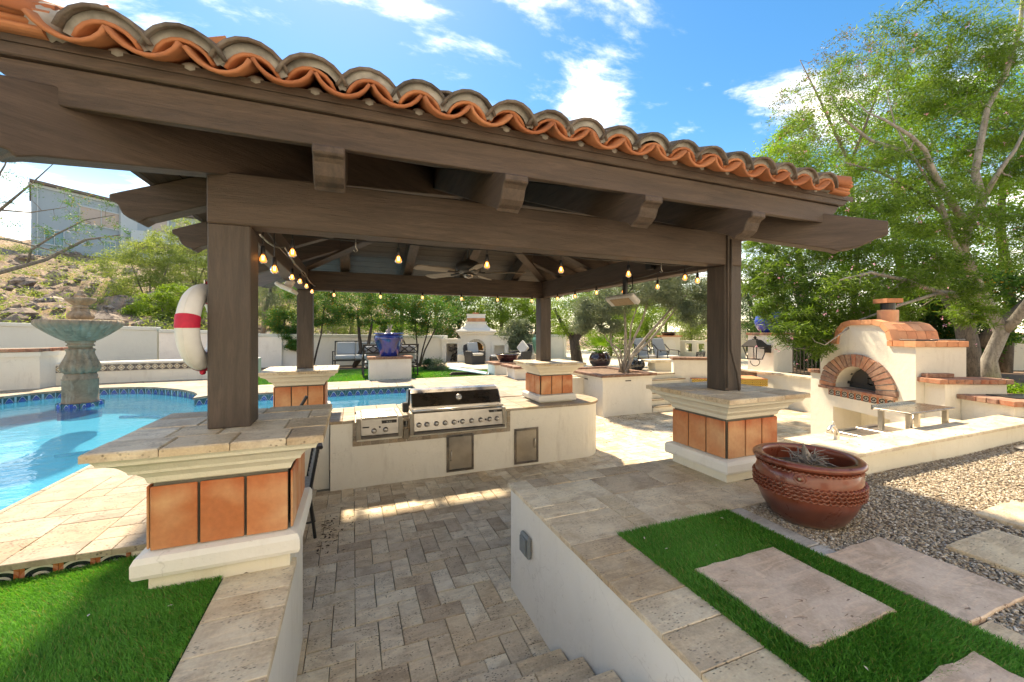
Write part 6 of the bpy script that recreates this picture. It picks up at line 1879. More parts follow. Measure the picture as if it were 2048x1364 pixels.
def armchair(x, y, z, rz, label, tilt=False):
    a = thing('armchair', label, 'armchair', (x, y, z), rz, group='wicker armchairs by the fireplace', world=False); a.scale = (.74, .74, .78)
    bevel(ob('wicker_base', MB().prism([(-.36, 0), (.36, 0), (.40, .38), (-.40, .38)], 'y', -.38, .34), M['wicker'], a), .03, 2)
    for s_ in (-1, 1): bevel(ob('arm', MB().box(*sorted((s_*.30, s_*.41)), -.36, .32, .36, .60), M['wicker'], a), .04, 2)
    bk_ = MB().prism([(-.40, 0), (.40, 0), (.42, .34), (.36, .52), (.20, .58), (-.20, .58), (-.36, .52), (-.42, .34)], 'y', -.05, .05).xf(Matrix.Translation((0, .32, .36)) @ Matrix.Rotation(R(-14), 4, 'X'))
    bevel(ob('backrest', bk_, M['wicker'], a), .03, 2)
    bevel(ob('seat_cushion', MB().box(-.29, .29, -.38, .20, .382, .50), M['cush_w'], a), .045, 3)
    cm = MB().box(-.28, .28, -.07, .07, -.24, .24).xf(Matrix.Translation((0, .19, .74)) @ Matrix.Rotation(R(-16), 4, 'X') @ Matrix.Rotation(R(38 if tilt else 0), 4, 'Y'))
    bevel(ob('back_cushion', cm, M['cush'] if not tilt else M['cush_w'], a), .05, 3)
armchair(4.08, 13.95, .925, R(14), 'dark wicker armchair facing the camera left of the fire')
armchair(5.55, 13.2, .925, R(-62), 'dark wicker armchair with a tilted pale cushion right of the fire', True)
o_ = thing('ottoman', 'dark wicker ottoman with grey cushion in front of the fireplace', 'ottoman', (4.85, 13.8, .925), world=False); o_.scale = (.8, .8, .7)
bevel(ob('wicker_base', MB().box(-.26, .26, -.22, .22, 0, .34), M['wicker'], o_), .03, 2); bevel(ob('cushion', MB().box(-.25, .25, -.21, .21, .342, .44), M['cush'], o_), .04, 3)
fb = thing('fire_bowl_plinth', 'white plinth with a brick rim carrying the wide dark bowl', 'plinth', (4.05, 10.75, .9))
ob('plinth_body', MB().box(3.62, 4.6, 10.42, 11.05, .85, 1.165), M['stucco_w'], fb); brick_cap(fb, 3.62, 4.6, 10.42, 11.05, 1.166, .2, mat='brick_d'); ob('plinth_top', MB().box(3.75, 4.5, 10.55, 10.95, 1.16, 1.222), M['brick_d'], fb)
M['oxblood'] = m_glaze('oxblood_glaze', (.035, .008, .010), .1, .8, .5)
p = AY(1015, 712, 10.75)
bo = thing('bowl', 'wide oxblood glazed bowl on the brick-rimmed plinth', 'bowl', (p.x, 10.75, 1.222), world=False)
ob('bowl_body', MB().lathe([(.16, 0), (.20, .01), (.27, .07), (.31, .15), (.325, .19), (.35, .20), (.355, .22), (.33, .235), (.29, .225), (.02, .21)], seg=40), M['oxblood'], bo, smooth=True)
# low raised bed wall with brick edge, running behind the far right pedestal
rbw = thing('raised_bed', 'low white raised bed with dark brick edge between plinth and olive planter', 'raised bed', (4.6, 9.2, .9))
def obox(mb, a, b, w, z0, z1):
    a, b = Vector(a), Vector(b); d = (b-a).normalized(); nn = Vector((-d.y, d.x))*w
    return mb.prism([tuple(a), tuple(b), tuple(b+nn), tuple(a+nn)], 'z', z0, z1)
ob('bed_wall', obox(MB(), (3.70, 9.18), (5.2, 8.95), .9, .85, 1.165), M['stucco_w'], rbw)
for k in range(8):
    a = Vector((3.66, 9.14)).lerp(Vector((5.24, 8.90)), k/8+.003); b = Vector((3.66, 9.14)).lerp(Vector((5.24, 8.90)), (k+1)/8-.003)
    ob('edge_brick', obox(MB(), a, b, .2, 1.166, 1.225), M['brick_d'], rbw)
for k in range(4):
    a = Vector((3.69, 9.35+.2*k)); ob('edge_brick', MB().box(3.67, 3.87, 9.352+.19*k, 9.535+.19*k, 1.166, 1.225), M['brick_d'], rbw)
ob('bed_soil', obox(MB(), (3.9, 9.35), (5.0, 9.2), .5, 1.0, 1.19), soil_, rbw)
# game board on the lawn
gb = thing('game_board', 'pale blue bean bag game board lying on the lawn', 'game board', (3.05, 10.95, .88), R(-20), world=False)
ob('board', MB().box(-.3, .3, -.55, .55, 0, .02).xf(Matrix.Translation((0, 0, .10)) @ Matrix.Rotation(R(90), 4, 'Z') @ Matrix.Rotation(R(9), 4, 'X')), m_plain('board_blue', (.36, .55, .66), .4), gb)
ob('frame', MB().box(-.52, .52, -.29, .29, .0, .045), M['wx'], gb)

# olive planter
op = thing('olive_planter', 'tall square white planter with brick rim holding the olive tree', 'planter', (6.42, 9.05, 0))
ob('planter_wall', MB().box(5.68, 7.18, 8.33, 8.53, -.01, .90).box(5.68, 7.18, 10.15, 10.35, -.01, .90).box(5.68, 5.88, 8.53, 10.15, -.01, .90).box(6.98, 7.18, 8.53, 10.15, -.01, .90), M['stucco_w'], op)
ob('cornice', MB().box(5.63, 7.23, 8.28, 8.5, .901, .965).box(5.63, 7.23, 10.18, 10.40, .901, .965).box(5.63, 5.85, 8.5, 10.18, .901, .965).box(7.01, 7.23, 8.5, 10.18, .901, .965), M['stucco'], op)
brick_cap(op, 5.63, 7.23, 8.28, 10.40, .966, .105, .04, .06, 'brick_d')
ob('soil', MB().box(5.86, 7.0, 8.5, 10.18, .4, .985), M['mulch'], op)
for (x, y0_, y1_, z) in ((5.675, 9.0, 9.15, .84),): ob('weep_slot', MB().box(x-.004, x+.02, y0_, y1_, z, z+.025), M['black'], op)
ob('weep_slot', MB().box(6.35, 6.52, 8.324, 8.34, .84, .865), M['black'], op)
# steps up beside the planter
stp = struct('garden_steps', MB(), M['stucco'])
sm_ = MB()
for k in range(6): sm_.box(7.2, 9.2, 8.32+.15*k, 9.3, -.01+.15*k if k else -.01, .118+.15*k)
stp.data = sm_.mesh(); stp.data.materials.append(M['stucco'])
for k in range(6):
    for q in range(4): stone(stp, 7.2+.5*q, 7.7+.5*q, 8.30+.15*k, 8.46+.15*k, .119+.15*k, .15+.15*k, M['trav_l'], .005, .002, 'tread_stone')
# upper patio behind
up = struct('upper_patio', MB().box(5.3, 22, 9.32, 24, .4, .90), M['trav_y'])
M['ebony'] = m_glaze('dark_pot_glaze', (.010, .009, .012), .14, .7, .5)
def round_pot(x, y, z, r, h, label, mat, cat='pot'):
    p = thing('round_pot', label, cat, (x, y, z), world=False)
    ob('pot_body', MB().lathe([(.6*r, 0), (.66*r, .02), (.9*r, h*.25), (1.0*r, h*.5), (.95*r, h*.75), (.78*r, h*.92), (.80*r, h*.96), (.86*r, h*.97), (.86*r, h), (.7*r, h), (.68*r, h*.93), (.1*r, h*.92)], seg=36), M[mat], p, smooth=True)
    return p
q = AZ(1272, 740, .90); round_pot(q.x, q.y, .90, .27, .31, 'low round black pot standing right of the olive planter', 'ebony')
q = AZ(1200, 734, .90); round_pot(q.x, q.y, .90, .36, .48, 'dark purple pot holding the fan palm behind the olive planter', 'oxblood'); PALM = q.copy()
def lounge(x, y, z, rz, label):
    s = thing('lounge_chair', label, 'chair', (x, y, z), rz, group='cushioned patio chairs on the upper patio', world=False)
    for sx in (-.30, .30):
        ob('arm', MB().tube([(sx, .30, .75), (sx, .12, .58), (sx, -.22, .56), (sx, -.30, .50)], .018, 6), M['iron'], s)
        ob('leg', MB().tube([(sx, -.22, .56), (sx, -.26, .25), (sx, -.30, .0)], .016, 6), M['iron'], s)
        ob('leg', MB().tube([(sx, .12, .58), (sx, .16, .25), (sx, .24, .0)], .016, 6), M['iron'], s)
    ob('base_frame', MB().box(-.30, .30, -.26, .22, .26, .29), M['iron'], s)
    bevel(ob('seat_cushion', MB().box(-.28, .28, -.30, .24, .292, .40), M['cush_w'], s), .04, 3)
    bevel(ob('back_cushion', MB().box(-.28, .28, -.05, .05, -.30, .30).xf(Matrix.Translation((0, .30, .66)) @ Matrix.Rotation(R(-18), 4, 'X')), M['cush'], s), .035, 3)
    ob('back_frame', MB().tube([(-.28, .24, .36), (-.28, .42, .98), (.28, .42, .98), (.28, .24, .36)], .014, 6), M['iron'], s)
q = AZ(1300, 734, .90); lounge(q.x, q.y+.1, .90, R(12), 'grey cushioned metal chair left of its twin, right of the black pot')
q = AZ(1338, 735, .90); lounge(q.x, q.y+.1, .90, R(12), 'grey cushioned metal chair right of its twin, by the low brick-topped wall')
ct = thing('coffee_table', 'pale stone slab bench in front of the upper patio chairs', 'bench', (9.0, 9.8, .9), R(-10), world=False)
ob('slab', MB().xbox(-.7, .9, -.3, .3, .26, .33, .01), M['trav_y'], ct); ob('base', MB().box(-.5, .8, -.2, .2, 0, .259), M['stucco_y'], ct)

def along(u0, d0, u1, d1):
    a, b = AD(u0, 662, d0), AD(u1, 662, d1); return Vector((a.x, a.y)), Vector((b.x, b.y))
# brick-topped low wall, chair and tiled table
a, b = along(1347, 11.6, 1478, 11.3)
lwb = thing('garden_wall', 'low white wall with dark brick coping behind the sling chair', 'wall', (a.x, a.y, 0))
ob('wall_body', obox(MB(), a, b, .3, -.01, 1.27), M['stucco_w'], lwb)
k_ = 9
d = (b-a).normalized(); nn = Vector((-d.y, d.x))
for k in range(k_):
    p0 = a.lerp(b, k/k_+.002)-nn*.05-d*.04; p1 = a.lerp(b, (k+1)/k_-.002)-nn*.05-d*.04
    ob('coping_brick', obox(MB(), p0, p1, .4, 1.271, 1.345), M['brick_d'], lwb)
a, b = AZ(1384, 757, .76), AZ(1536, 758, .76)
a2, b2 = Vector((a.x, a.y)), Vector((b.x, b.y))
tb = thing('tiled_table', 'built-in table with clay top and yellow patterned tile edge', 'table', (a.x, a.y, 0))
d = (b2-a2).normalized()
ob('table_base', obox(MB(), a2+d*.12, b2-d*.12, .7, -.01, .55), M['stucco_w'], tb)
t = NT('yellow_tile'); oc = t.n("ShaderNodeTexCoord").outputs["Object"]; s3 = t.n("ShaderNodeSeparateXYZ"); t.l(oc, s3.inputs[0])
X = t.math('ABSOLUTE', t.math('SUBTRACT', t.math('FRACT', t.math('DIVIDE', s3.outputs[0], .15)), .5)); Z = t.math('ABSOLUTE', t.math('SUBTRACT', t.math('FRACT', t.math('DIVIDE', s3.outputs[2], .15)), .5))
dm = t.math('FRACT', t.math('MULTIPLY', t.math('ADD', X, Z), 3.0))
M['ytile'] = t.fin(t.mix(t.math('GREATER_THAN', dm, .6), (.66, .42, .08), (.12, .10, .04)), .3)
L = (b2-a2).length; k_ = int(L/.2)
for k in range(k_):
    p0 = a2.lerp(b2, k/k_+.002); p1 = a2.lerp(b2, (k+1)/k_-.002); mid = (p0+p1)/2; w = (p1-p0).length
    ob('edge_tile', MB().box(-w/2, w/2, -.0, .02, -.105, .085), M['ytile'], tb, (mid.x, mid.y, .655), (0, 0, math.atan2(d.y, d.x)))
ob('table_slab', obox(MB(), a2+Vector((-d.y, d.x))*.025, b2+Vector((-d.y, d.x))*.025, .8, .552, .742), M['stucco_y'], tb)
ob('table_top', obox(MB(), a2, b2, .85, .7425, .765), M['salt2'], tb)
q = AD(1396, 662, 12.1)
sc_ = thing('sling_chair', 'brown sling patio chair between the white wall and the tiled table', 'chair', (q.x, q.y-.25, 0), R(170), world=False)
for sx in (-.29, .29):
    ob('frame_side', MB().tube([(sx, -.28, 0), (sx, -.26, .42), (sx, .18, .40), (sx, .34, 1.14)], .016, 6), M['iron'], sc_)
    ob('rear_leg', MB().tube([(sx, .12, .40), (sx, .26, 0)], .015, 6), M['iron'], sc_)
    ob('arm', MB().tube([(sx, .22, .68), (sx, -.2, .64), (sx, -.27, .42)], .015, 6), M['iron'], sc_)
ob('sling_back', MB().prism([(-.28, 0), (.28, 0), (.28, .73), (-.28, .73)], 'y', -.008, .008).xf(Matrix.Translation((0, .19, .42)) @ Matrix.Rotation(R(-12), 4, 'X')), M['sling'], sc_)
ob('sling_seat', MB().box(-.28, .28, -.26, .18, .405, .42), M['sling'], sc_)

# ledge wall that closes the patio on the right, with stone cap
lg_ = thing('patio_wall', 'cream retaining wall with a stone ledge running behind the table to the oven', 'wall', (11, 7.8, 0))
a, b = Vector((11.5, 10.2)), Vector((10.7, 5.6))
ob('wall_body', obox(MB(), b, a, -.25, -.01, .865), M['stucco'], lg_) 
for k in range(8):
    p0 = b.lerp(a, k/8+.003); p1 = b.lerp(a, (k+1)/8-.003); off = Vector((-.05, 0))
    ob('ledge_stone', obox(MB(), p0+off, p1+off, -.42, .866, .91), M['trav_y'], lg_)
struct('upper_bed', MB().box(11.2, 22, -2, 9.3, .3, .86).box(8.9, 11.2, -2, 4.6, .3, .86), M['mulch'])
wp = thing('pillar', 'square white pillar with a brick top carrying the round blue pot', 'pillar', (11.87, 8.56, .86))
ob('shaft', MB().box(11.46, 12.28, 8.15, 8.97, .8, 1.975), M['stucco_w'], wp)
brick_cap(wp, 11.46, 12.28, 8.15, 8.97, 1.976, .12, .04, .07)
ob('pillar_top', MB().box(11.6, 12.15, 8.3, 8.85, 1.97, 2.03), M['brick'], wp)
q = thing('blue_pot', 'round cobalt blue pot on the white pillar, half hidden by willow twigs', 'pot', (11.85, 8.56, 2.046), world=False)
ob('pot_body', MB().lathe([(.2, 0), (.30, .08), (.38, .22), (.40, .36), (.36, .50), (.28, .58), (.30, .62), (.24, .62), (.2, .55)], seg=36), m_glaze('bright_cobalt', (.02, .05, .42), .15, .6, .3), q, smooth=True)
# lantern
M['lant'] = m_plain('lantern_metal', (.03, .027, .025), .9)
ln = thing('wall_lantern', 'black coach lantern with clear panes on the left face of the white pillar', 'lantern', (11.22, 8.46, 1.0), world=False)
q = AD(1510, 700, 11.75); cx, cy = q.x-11.22, q.y-8.46
def lz(v): return 2.1+(662-v)/806*11.8-1.0
for sx in (-1, 1):
    for sy in (-1, 1): ob('corner_bar', MB().tube([(cx+sx*.22, cy+sy*.22, lz(693)), (cx+sx*.13, cy+sy*.13, lz(717))], .014, 5), M['lant'], ln)
t = NT('lantern_glass'); g_ = t.n("ShaderNodeBsdfTransparent"); g_.inputs[0].default_value = (.9, .9, .88, 1); gg = t.n("ShaderNodeBsdfGlossy"); gg.inputs["Roughness"].default_value = .05
ms = t.n("ShaderNodeMixShader"); ms.inputs[0].default_value = .12; t.l(g_.outputs[0], ms.inputs[1]); t.l(gg.outputs[0], ms.inputs[2]); t.l(ms.outputs[0], t.out.inputs[0]); M['glass'] = t.m
for k in range(4):
    c4 = [(-1, -1), (1, -1), (1, 1), (-1, 1)]; p_, n_ = c4[k], c4[(k+1) % 4]
    ob('pane', MB().add([(cx+p_[0]*.21, cy+p_[1]*.21, lz(694)), (cx+n_[0]*.21, cy+n_[1]*.21, lz(694)), (cx+n_[0]*.125, cy+n_[1]*.125, lz(716.5)), (cx+p_[0]*.125, cy+p_[1]*.125, lz(716.5))], [(0, 1, 2, 3)]), M['glass'], ln)
ob('roof', MB().rings(cx, cy, [(.25, .25, lz(693.5)), (.25, .25, lz(692)), (.12, .12, lz(680)), (.09, .09, lz(679))]), M['lant'], ln)
ob('finial', MB().lathe([(.08, lz(679)), (.08, lz(677.5)), (.03, lz(677)), (.05, lz(675)), (.02, lz(673)), (.004, lz(669))], (cx, cy, 0), 12), M['lant'], ln, smooth=True)
ob('bottom_plate', MB().box(cx-.14, cx+.14, cy-.14, cy+.14, lz(718.5), lz(717)), M['lant'], ln)
ob('scroll', MB().tube([(cx, cy-.1, lz(718))]+[(cx+.06, cy+.0+.16*math.cos(R(a)), lz(726)-.10*math.sin(R(a))) for a in range(180, 361, 30)][::-1][:0] + [(cx+.16*math.cos(R(a))*.0+.0, cy-.15*math.cos(R(a)), lz(722)-.14*math.sin(R(a))) for a in range(0, 181, 20)], .011, 5), M['lant'], ln)
ob('wall_plate', MB().box(.21, .238, cy-.10, cy+.10, lz(706), lz(690)), M['lant'], ln)
ob('arm', MB().tube([(.21, cy, lz(698)), (cx+.2, cy, lz(696))], .018, 6), M['lant'], ln)

# iron fences
def fence(u0, d0, u1, d1, z0, z1, label, gap=.11):
    a, b = along(u0, d0, u1, d1); L = (b-a).length; d = (b-a).normalized()
    f = thing('iron_fence', label, 'fence', (a.x, a.y, z0)); k_ = int(L/gap)
    for k in range(k_+1):
        p = a.lerp(b, k/k_); ob('picket', MB().box(p.x-.009, p.x+.009, p.y-.009, p.y+.009, z0, z1), M['iron'], f)
    for zz in (z0+.08, z1-.06):
        ob('rail', obox(MB(), a-Vector((-d.y, d.x))*.013, b-Vector((-d.y, d.x))*.013, .026, zz, zz+.03), M['iron'], f)
    return f
fence(1240, 17.5, 1322, 18.5, .92, 1.78, 'dark iron fence left of the pillar with the flat bowl')
fence(1586, 11.3, 1640, 10.6, .88, 1.66, 'dark iron picket fence between the white pillar and the pizza oven', .10)
q = AD(1337, 700, 19.0)
pw = thing('pillar', 'cream arched-panel pillar carrying the flat dark bowl, far right', 'pillar', (q.x, q.y, .9), R(-30), world=False)
ob('shaft', MB().box(-.42, .42, -.42, .42, 0, .94), M['stucco_y'], pw); ob('pillar_cap', MB().box(-.5, .5, -.5, .5, .941, .99), M['clay'], pw)
ob('arched_panel', MB().prism([(-.22, .1), (.22, .1), (.22, .6)] + arcp(0, .6, .22, 0, 180, 8)[1:-1] + [(-.22, .6)], 'y', -.44, -.421), M['stucco'], pw)
q2 = thing('bowl', 'flat black bowl on top of the cream arched-panel pillar', 'bowl', (q.x, q.y, 1.89), world=False)
ob('bowl_body', MB().lathe([(.25, 0), (.28, .03), (.33, .12), (.33, .16), (.27, .16), (.02, .12)], seg=24), M['ebony'], q2, smooth=True)
a, b = along(1356, 19.2, 1490, 17.6)
mw = thing('mission_wall', 'cream garden wall with small square openings and a curved scrolled gable', 'wall', (a.x, a.y, .9))
L = (b-a).length; rz = math.atan2((b-a).y, (b-a).x)
Mw = Matrix.Translation((a.x, a.y, .9)) @ Matrix.Rotation(rz, 4, 'Z')
hw = MB().box(0, .32, 0, .3, 0, .75).box(.62, .85, 0, .3, 0, .75).box(1.15, L*.42, 0, .3, 0, .75).box(.32, .62, 0, .3, 0, .22).box(.85, 1.15, 0, .3, 0, .22).box(.32, .62, 0, .3, .62, .75).box(.85, 1.15, 0, .3, .62, .75)
ob('wall_panel', hw.xf(Mw), M['stucco_y'], mw)
g0 = L*.42
gab = [(g0, 0), (g0, .80), (g0+.15, .82), (g0+.30, .95), (g0+.42, 1.18), (g0+.55, 1.22), (g0+.65, 1.40), (g0+.85, 1.58), (g0+1.1, 1.62), (g0+1.9, 1.62), (L, 1.3), (L, 0)]
ob('gable', MB().prism(gab, 'y', .0, .35).xf(Mw), M['stucco_y'], mw)
ob('gable_moulding', MB().tube([Mw @ Vector((p[0]+.02, -.03, p[1]-.03)) for p in gab[1:10]], .06, 6), M['trav_y'], mw)
ob('gable_moulding', MB().tube([Mw @ Vector((p[0]+.16, -.02, p[1]-.16)) for p in gab[1:10]], .03, 6), M['clay'], mw)
for k, (u, v) in enumerate(((1386, 712), (1421, 712))):
    q = AD(u, v, 13.2)
    c_ = thing('metal_chair', ('left' if k == 0 else 'right') + ' of two black lattice-backed metal chairs behind the brick-topped wall', 'chair', (q.x, q.y, .9), R(200), group='lattice-backed metal chairs', world=False)
    ob('back_frame', MB().tube([(-.28, .2, .2), (-.30, .26, .52), (.30, .26, .52), (.28, .2, .2)], .018, 6), M['black'], c_)
    for j in range(5): ob('lattice_bar', MB().tube([(-.28+.11*j, .22, .3), (-.17+.11*j, .26, .52)], .010, 5), M['black'], c_); ob('lattice_bar', MB().tube([(-.17+.11*j, .222, .3), (-.28+.11*j, .262, .52)], .010, 5), M['black'], c_)
    ob('seat', MB().box(-.28, .28, -.25, .2, .18, .22), M['black'], c_)
    for sx in (-.26, .26):
        for sy in (-.22, .18): ob('leg', MB().box(sx-.012, sx+.012, sy-.012, sy+.012, 0, .18), M['black'], c_)
# jade pot on the right of the fireplace
q = AD(1078, 708, 15.2)
jp = thing('planter_stand', 'low stone pedestal under the jade green jar, behind the armchair', 'plinth', (q.x, q.y, .92), world=False); ob('block', MB().box(-.25, .25, -.25, .25, 0, .32), M['trav_y'], jp)
jp = thing('jade_jar', 'tall jade green jar beside the pavilion post, behind the armchair', 'jar', (q.x, q.y, 1.242), world=False)
ob('jar_body', MB().lathe([(.16, 0), (.22, .2), (.26, .5), (.24, .6), (.16, .66), (.2, .7), (.14, .7), (.1, .6)], seg=24), m_glaze('jade_glaze', (.10, .26, .18), .2), jp, smooth=True)
# ================================================================== VEGETATION
def leaf_mesh(name, C0, L, W, mat, seed, droop=0., flat=0.):
    """C0: (n,3) leaf positions; rhombic leaves of length L and width W"""
    g_ = np.random.default_rng(seed); nL = len(C0)
    d = g_.normal(0, 1, (nL, 3)); d[:, 2] = d[:, 2]*.7 - droop
    d /= np.linalg.norm(d, axis=1, keepdims=True)+1e-9
    r = g_.normal(0, 1, (nL, 3)); r[:, 2] += flat
    s_ = np.cross(d, r); s_ /= np.linalg.norm(s_, axis=1, keepdims=True)+1e-9
    l = L*g_.uniform(.6, 1.25, (nL, 1)); w = W*g_.uniform(.7, 1.3, (nL, 1))
    up = np.cross(s_, d)
    V = np.stack([C0, C0+d*l*.5+s_*w*.5+up*l*.06, C0+d*l, C0+d*l*.5-s_*w*.5+up*l*.06], 1)
    me = bpy.data.meshes.new(name); me.vertices.add(nL*4); me.vertices.foreach_set("co", V.astype(np.float32).ravel())
    me.loops.add(nL*4); me.polygons.add(nL); me.loops.foreach_set("vertex_index", np.arange(nL*4, dtype=np.int32))
    me.polygons.foreach_set("loop_start", (np.arange(nL)*4).astype(np.int32)); me.polygons.foreach_set("loop_total", np.full(nL, 4, np.int32))
    me.update(); me.materials.append(mat); return me
def tree(name, label, cat, base, limbs, clumps, L, W, leaf, bark, n, seed, group=None, sub=26, spread=.26, droop=0., twig=.006, tn=1.0, shell=.5, blossoms=None, sg=7):
    """limbs: list of (points, radii); clumps: (centre, (rx,ry,rz), weight)"""
    g_ = np.random.default_rng(seed); rr = random.Random(seed)
    tt = thing(name, label, cat, base, group=group)
    tm = MB()
    for pts, rad in limbs: tm.tube(pts, rad, sg)
    ends = [Vector(p) for pts, rad in limbs for p in pts[len(pts)//3:]] or [Vector(base)]
    P = []; tot = sum(c[2] for c in clumps); SC = []; TW = []
    nodes = []
    for pts, rad in limbs:
        for a_, b_, ra_, rb_ in zip(pts[len(pts)//3:-1], pts[len(pts)//3+1:], rad[len(pts)//3:-1], rad[len(pts)//3+1:]):
            for f_ in (.0, .34, .67): nodes.append((Vector(a_).lerp(Vector(b_), f_), ra_*(1-f_)+rb_*f_))
        nodes.append((Vector(pts[-1]), rad[-1]))
    for c, r, w in clumps:
        c = np.array(c, float); r = np.array(r if hasattr(r, '__len__') else (r, r, r*.8), float)
        k = max(4, int(sub*w)); q = g_.normal(0, 1, (k, 3)); q /= np.linalg.norm(q, axis=1, keepdims=True)
        q *= (shell+(1-shell)*g_.random((k, 1)))**.8
        sc = c+q*r; SC.append(sc)
        m = int(n*w/tot/k)+1
        sz = spread*r.mean()*g_.uniform(.5, 1.3, (k, 1, 1))
        lf_ = sc[:, None, :]+g_.normal(0, 1, (k, m, 3))*sz*np.array([1, 1, .62])
        P.append(lf_.reshape(-1, 3))
        TW += [(Vector(s_), r.mean()) for s_ in sc[:int(k*tn)]]
    # twigs grow from the nearest wood, so that they fork again and again
    NP = np.array([tuple(q_[0]) for q_ in nodes]); NR = [q_[1] for q_ in nodes]
    dist = [float(np.linalg.norm(NP-np.array(tuple(q_[0])), axis=1).min()) for q_ in TW]
    for i_ in np.argsort(dist):
        sv, rm_ = TW[i_]; dd_ = np.linalg.norm(NP-np.array(tuple(sv)), axis=1); j_ = int(dd_.argmin()); e = Vector(NP[j_]); r0_ = min(NR[j_]*.62, twig*3)
        D = (sv-e).length
        m1 = e.lerp(sv, .35)+Vector((rr.gauss(0, 1), rr.gauss(0, 1), rr.gauss(.3, 1)))*D*.10; m2 = e.lerp(sv, .7)+Vector((rr.gauss(0, 1), rr.gauss(0, 1), rr.gauss(.2, 1)))*D*.10
        r0_ = max(r0_, twig*.6)
        tm.tube([e, m1, m2, sv], [r0_, r0_*.8, r0_*.65, r0_*.5], 4, False)
        NP = np.vstack([NP, [tuple(m1)], [tuple(m2)], [tuple(sv)]]); NR += [r0_*.8, r0_*.65, r0_*.5]
    if tm.v: ob('trunk', tm, bark, tt, smooth=True)
    C0 = np.concatenate(P)
    o = ob('crown', leaf_mesh('crown', C0, L, W, leaf, seed+1, droop), None, tt)
    if blossoms:
        nb, col = blossoms; allc = np.concatenate(SC); idx_ = g_.integers(0, len(allc), nb); pc = allc[idx_]+g_.normal(0, .22, (nb, 3))
        q = (pc[:, None, :]+g_.normal(0, .014, (nb, 5, 3))).reshape(-1, 3)
        ob('blossoms', leaf_mesh('blossoms', q, .035, .022, col, seed+5), None, tt)
    return tt
LG = m_leaf
lf_willow = LG('willow_leaf', (.045, .11, .018), (.19, .32, .05), .44)
lf_fresh = LG('fresh_green_leaf', (.06, .17, .014), (.26, .46, .035), .48)
lf_deep = LG('deep_green_leaf', (.018, .055, .016), (.060, .13, .035), .35)
lf_mid = LG('mid_green_leaf', (.025, .085, .018), (.09, .22, .04), .4, .5, (.34, .22, .04))
lf_olive = LG('olive_leaf', (.085, .125, .075), (.22, .27, .19), .25)
lf_pale = LG('palo_verde_leaf', (.09, .15, .035), (.32, .40, .13), .42)
lf_yel = LG('yellow_green_leaf', (.07, .16, .018), (.24, .36, .05), .42)
lf_dry = LG('dry_brush_leaf', (.20, .15, .06), (.40, .28, .10), .3)
lf_red = LG('sparse_red_green_leaf', (.07, .09, .03), (.17, .20, .06), .35, .5, (.30, .12, .05))
pink = m_plain('pink_blossom', (.72, .36, .46), .7, noisy=.2)
def PX(*a): return [AD(u, v, d) for u, v, d in a]
def CP(u, v, d, r, w=1.): return (AD(u, v, d), r if hasattr(r, '__len__') else (r, r, r*.8), w)

# --- the desert willow over the pizza oven
base = AD(1985, 800, 8.6); base.z = .86
limbs = [([base] + PX((1978, 720, 8.6), (2003, 665, 8.5), (1975, 610, 8.5), (1950, 560, 8.4), (1925, 500, 8.2), (1935, 450, 8.1)), [.17, .13, .12, .11, .10, .09, .085]),
         (PX((1935, 450, 8.1), (1965, 400, 8.0), (1950, 345, 7.9), (1962, 280, 7.8), (1975, 215, 7.7), (2010, 150, 7.6), (2040, 60, 7.5), (2050, -60, 7.4)), [.085, .075, .065, .055, .045, .045, .035, .02]),
         (PX((1935, 450, 8.1), (1900, 400, 7.9), (1868, 345, 7.7), (1850, 300, 7.6), (1820, 270, 7.5), (1770, 240, 7.5), (1735, 225, 7.6), (1690, 180, 7.7)), [.07, .055, .045, .038, .03, .02, .012, .005]),
         (PX((1890, 385, 7.9), (1850, 330, 8.0), (1800, 300, 8.1), (1740, 280, 8.2), (1690, 240, 8.2), (1660, 190, 8.2)), [.05, .042, .035, .03, .02, .012]),
         (PX((1950, 560, 8.4), (1905, 480, 8.0), (1880, 400, 7.8), (1830, 320, 7.9), (1790, 250, 8.0), (1770, 170, 8.1)), [.06, .045, .035, .022, .012, .005]),
         (PX((1925, 500, 8.2), (1890, 430, 8.3), (1830, 380, 8.3), (1760, 345, 8.3), (1690, 325, 8.2)), [.045, .04, .03, .022, .012]),
         (PX((1975, 610, 8.5), (1930, 590, 8.0), (1880, 585, 7.6), (1810, 560, 7.3), (1740, 545, 7.1), (1680, 560, 7.0)), [.07, .055, .04, .035, .025, .012]),
         (PX((1880, 585, 7.6), (1800, 610, 7.2), (1720, 640, 7.0), (1650, 690, 6.9)), [.03, .025, .018, .008]),
         (PX((2003, 665, 8.5), (2030, 640, 8.3), (2060, 600, 8.0), (2090, 500, 7.8)), [.10, .09, .08, .05]),
         (PX((1965, 400, 8.0), (2000, 340, 7.7), (2030, 300, 7.5), (2060, 240, 7.4)), [.05, .04, .03, .02])]
cl = []
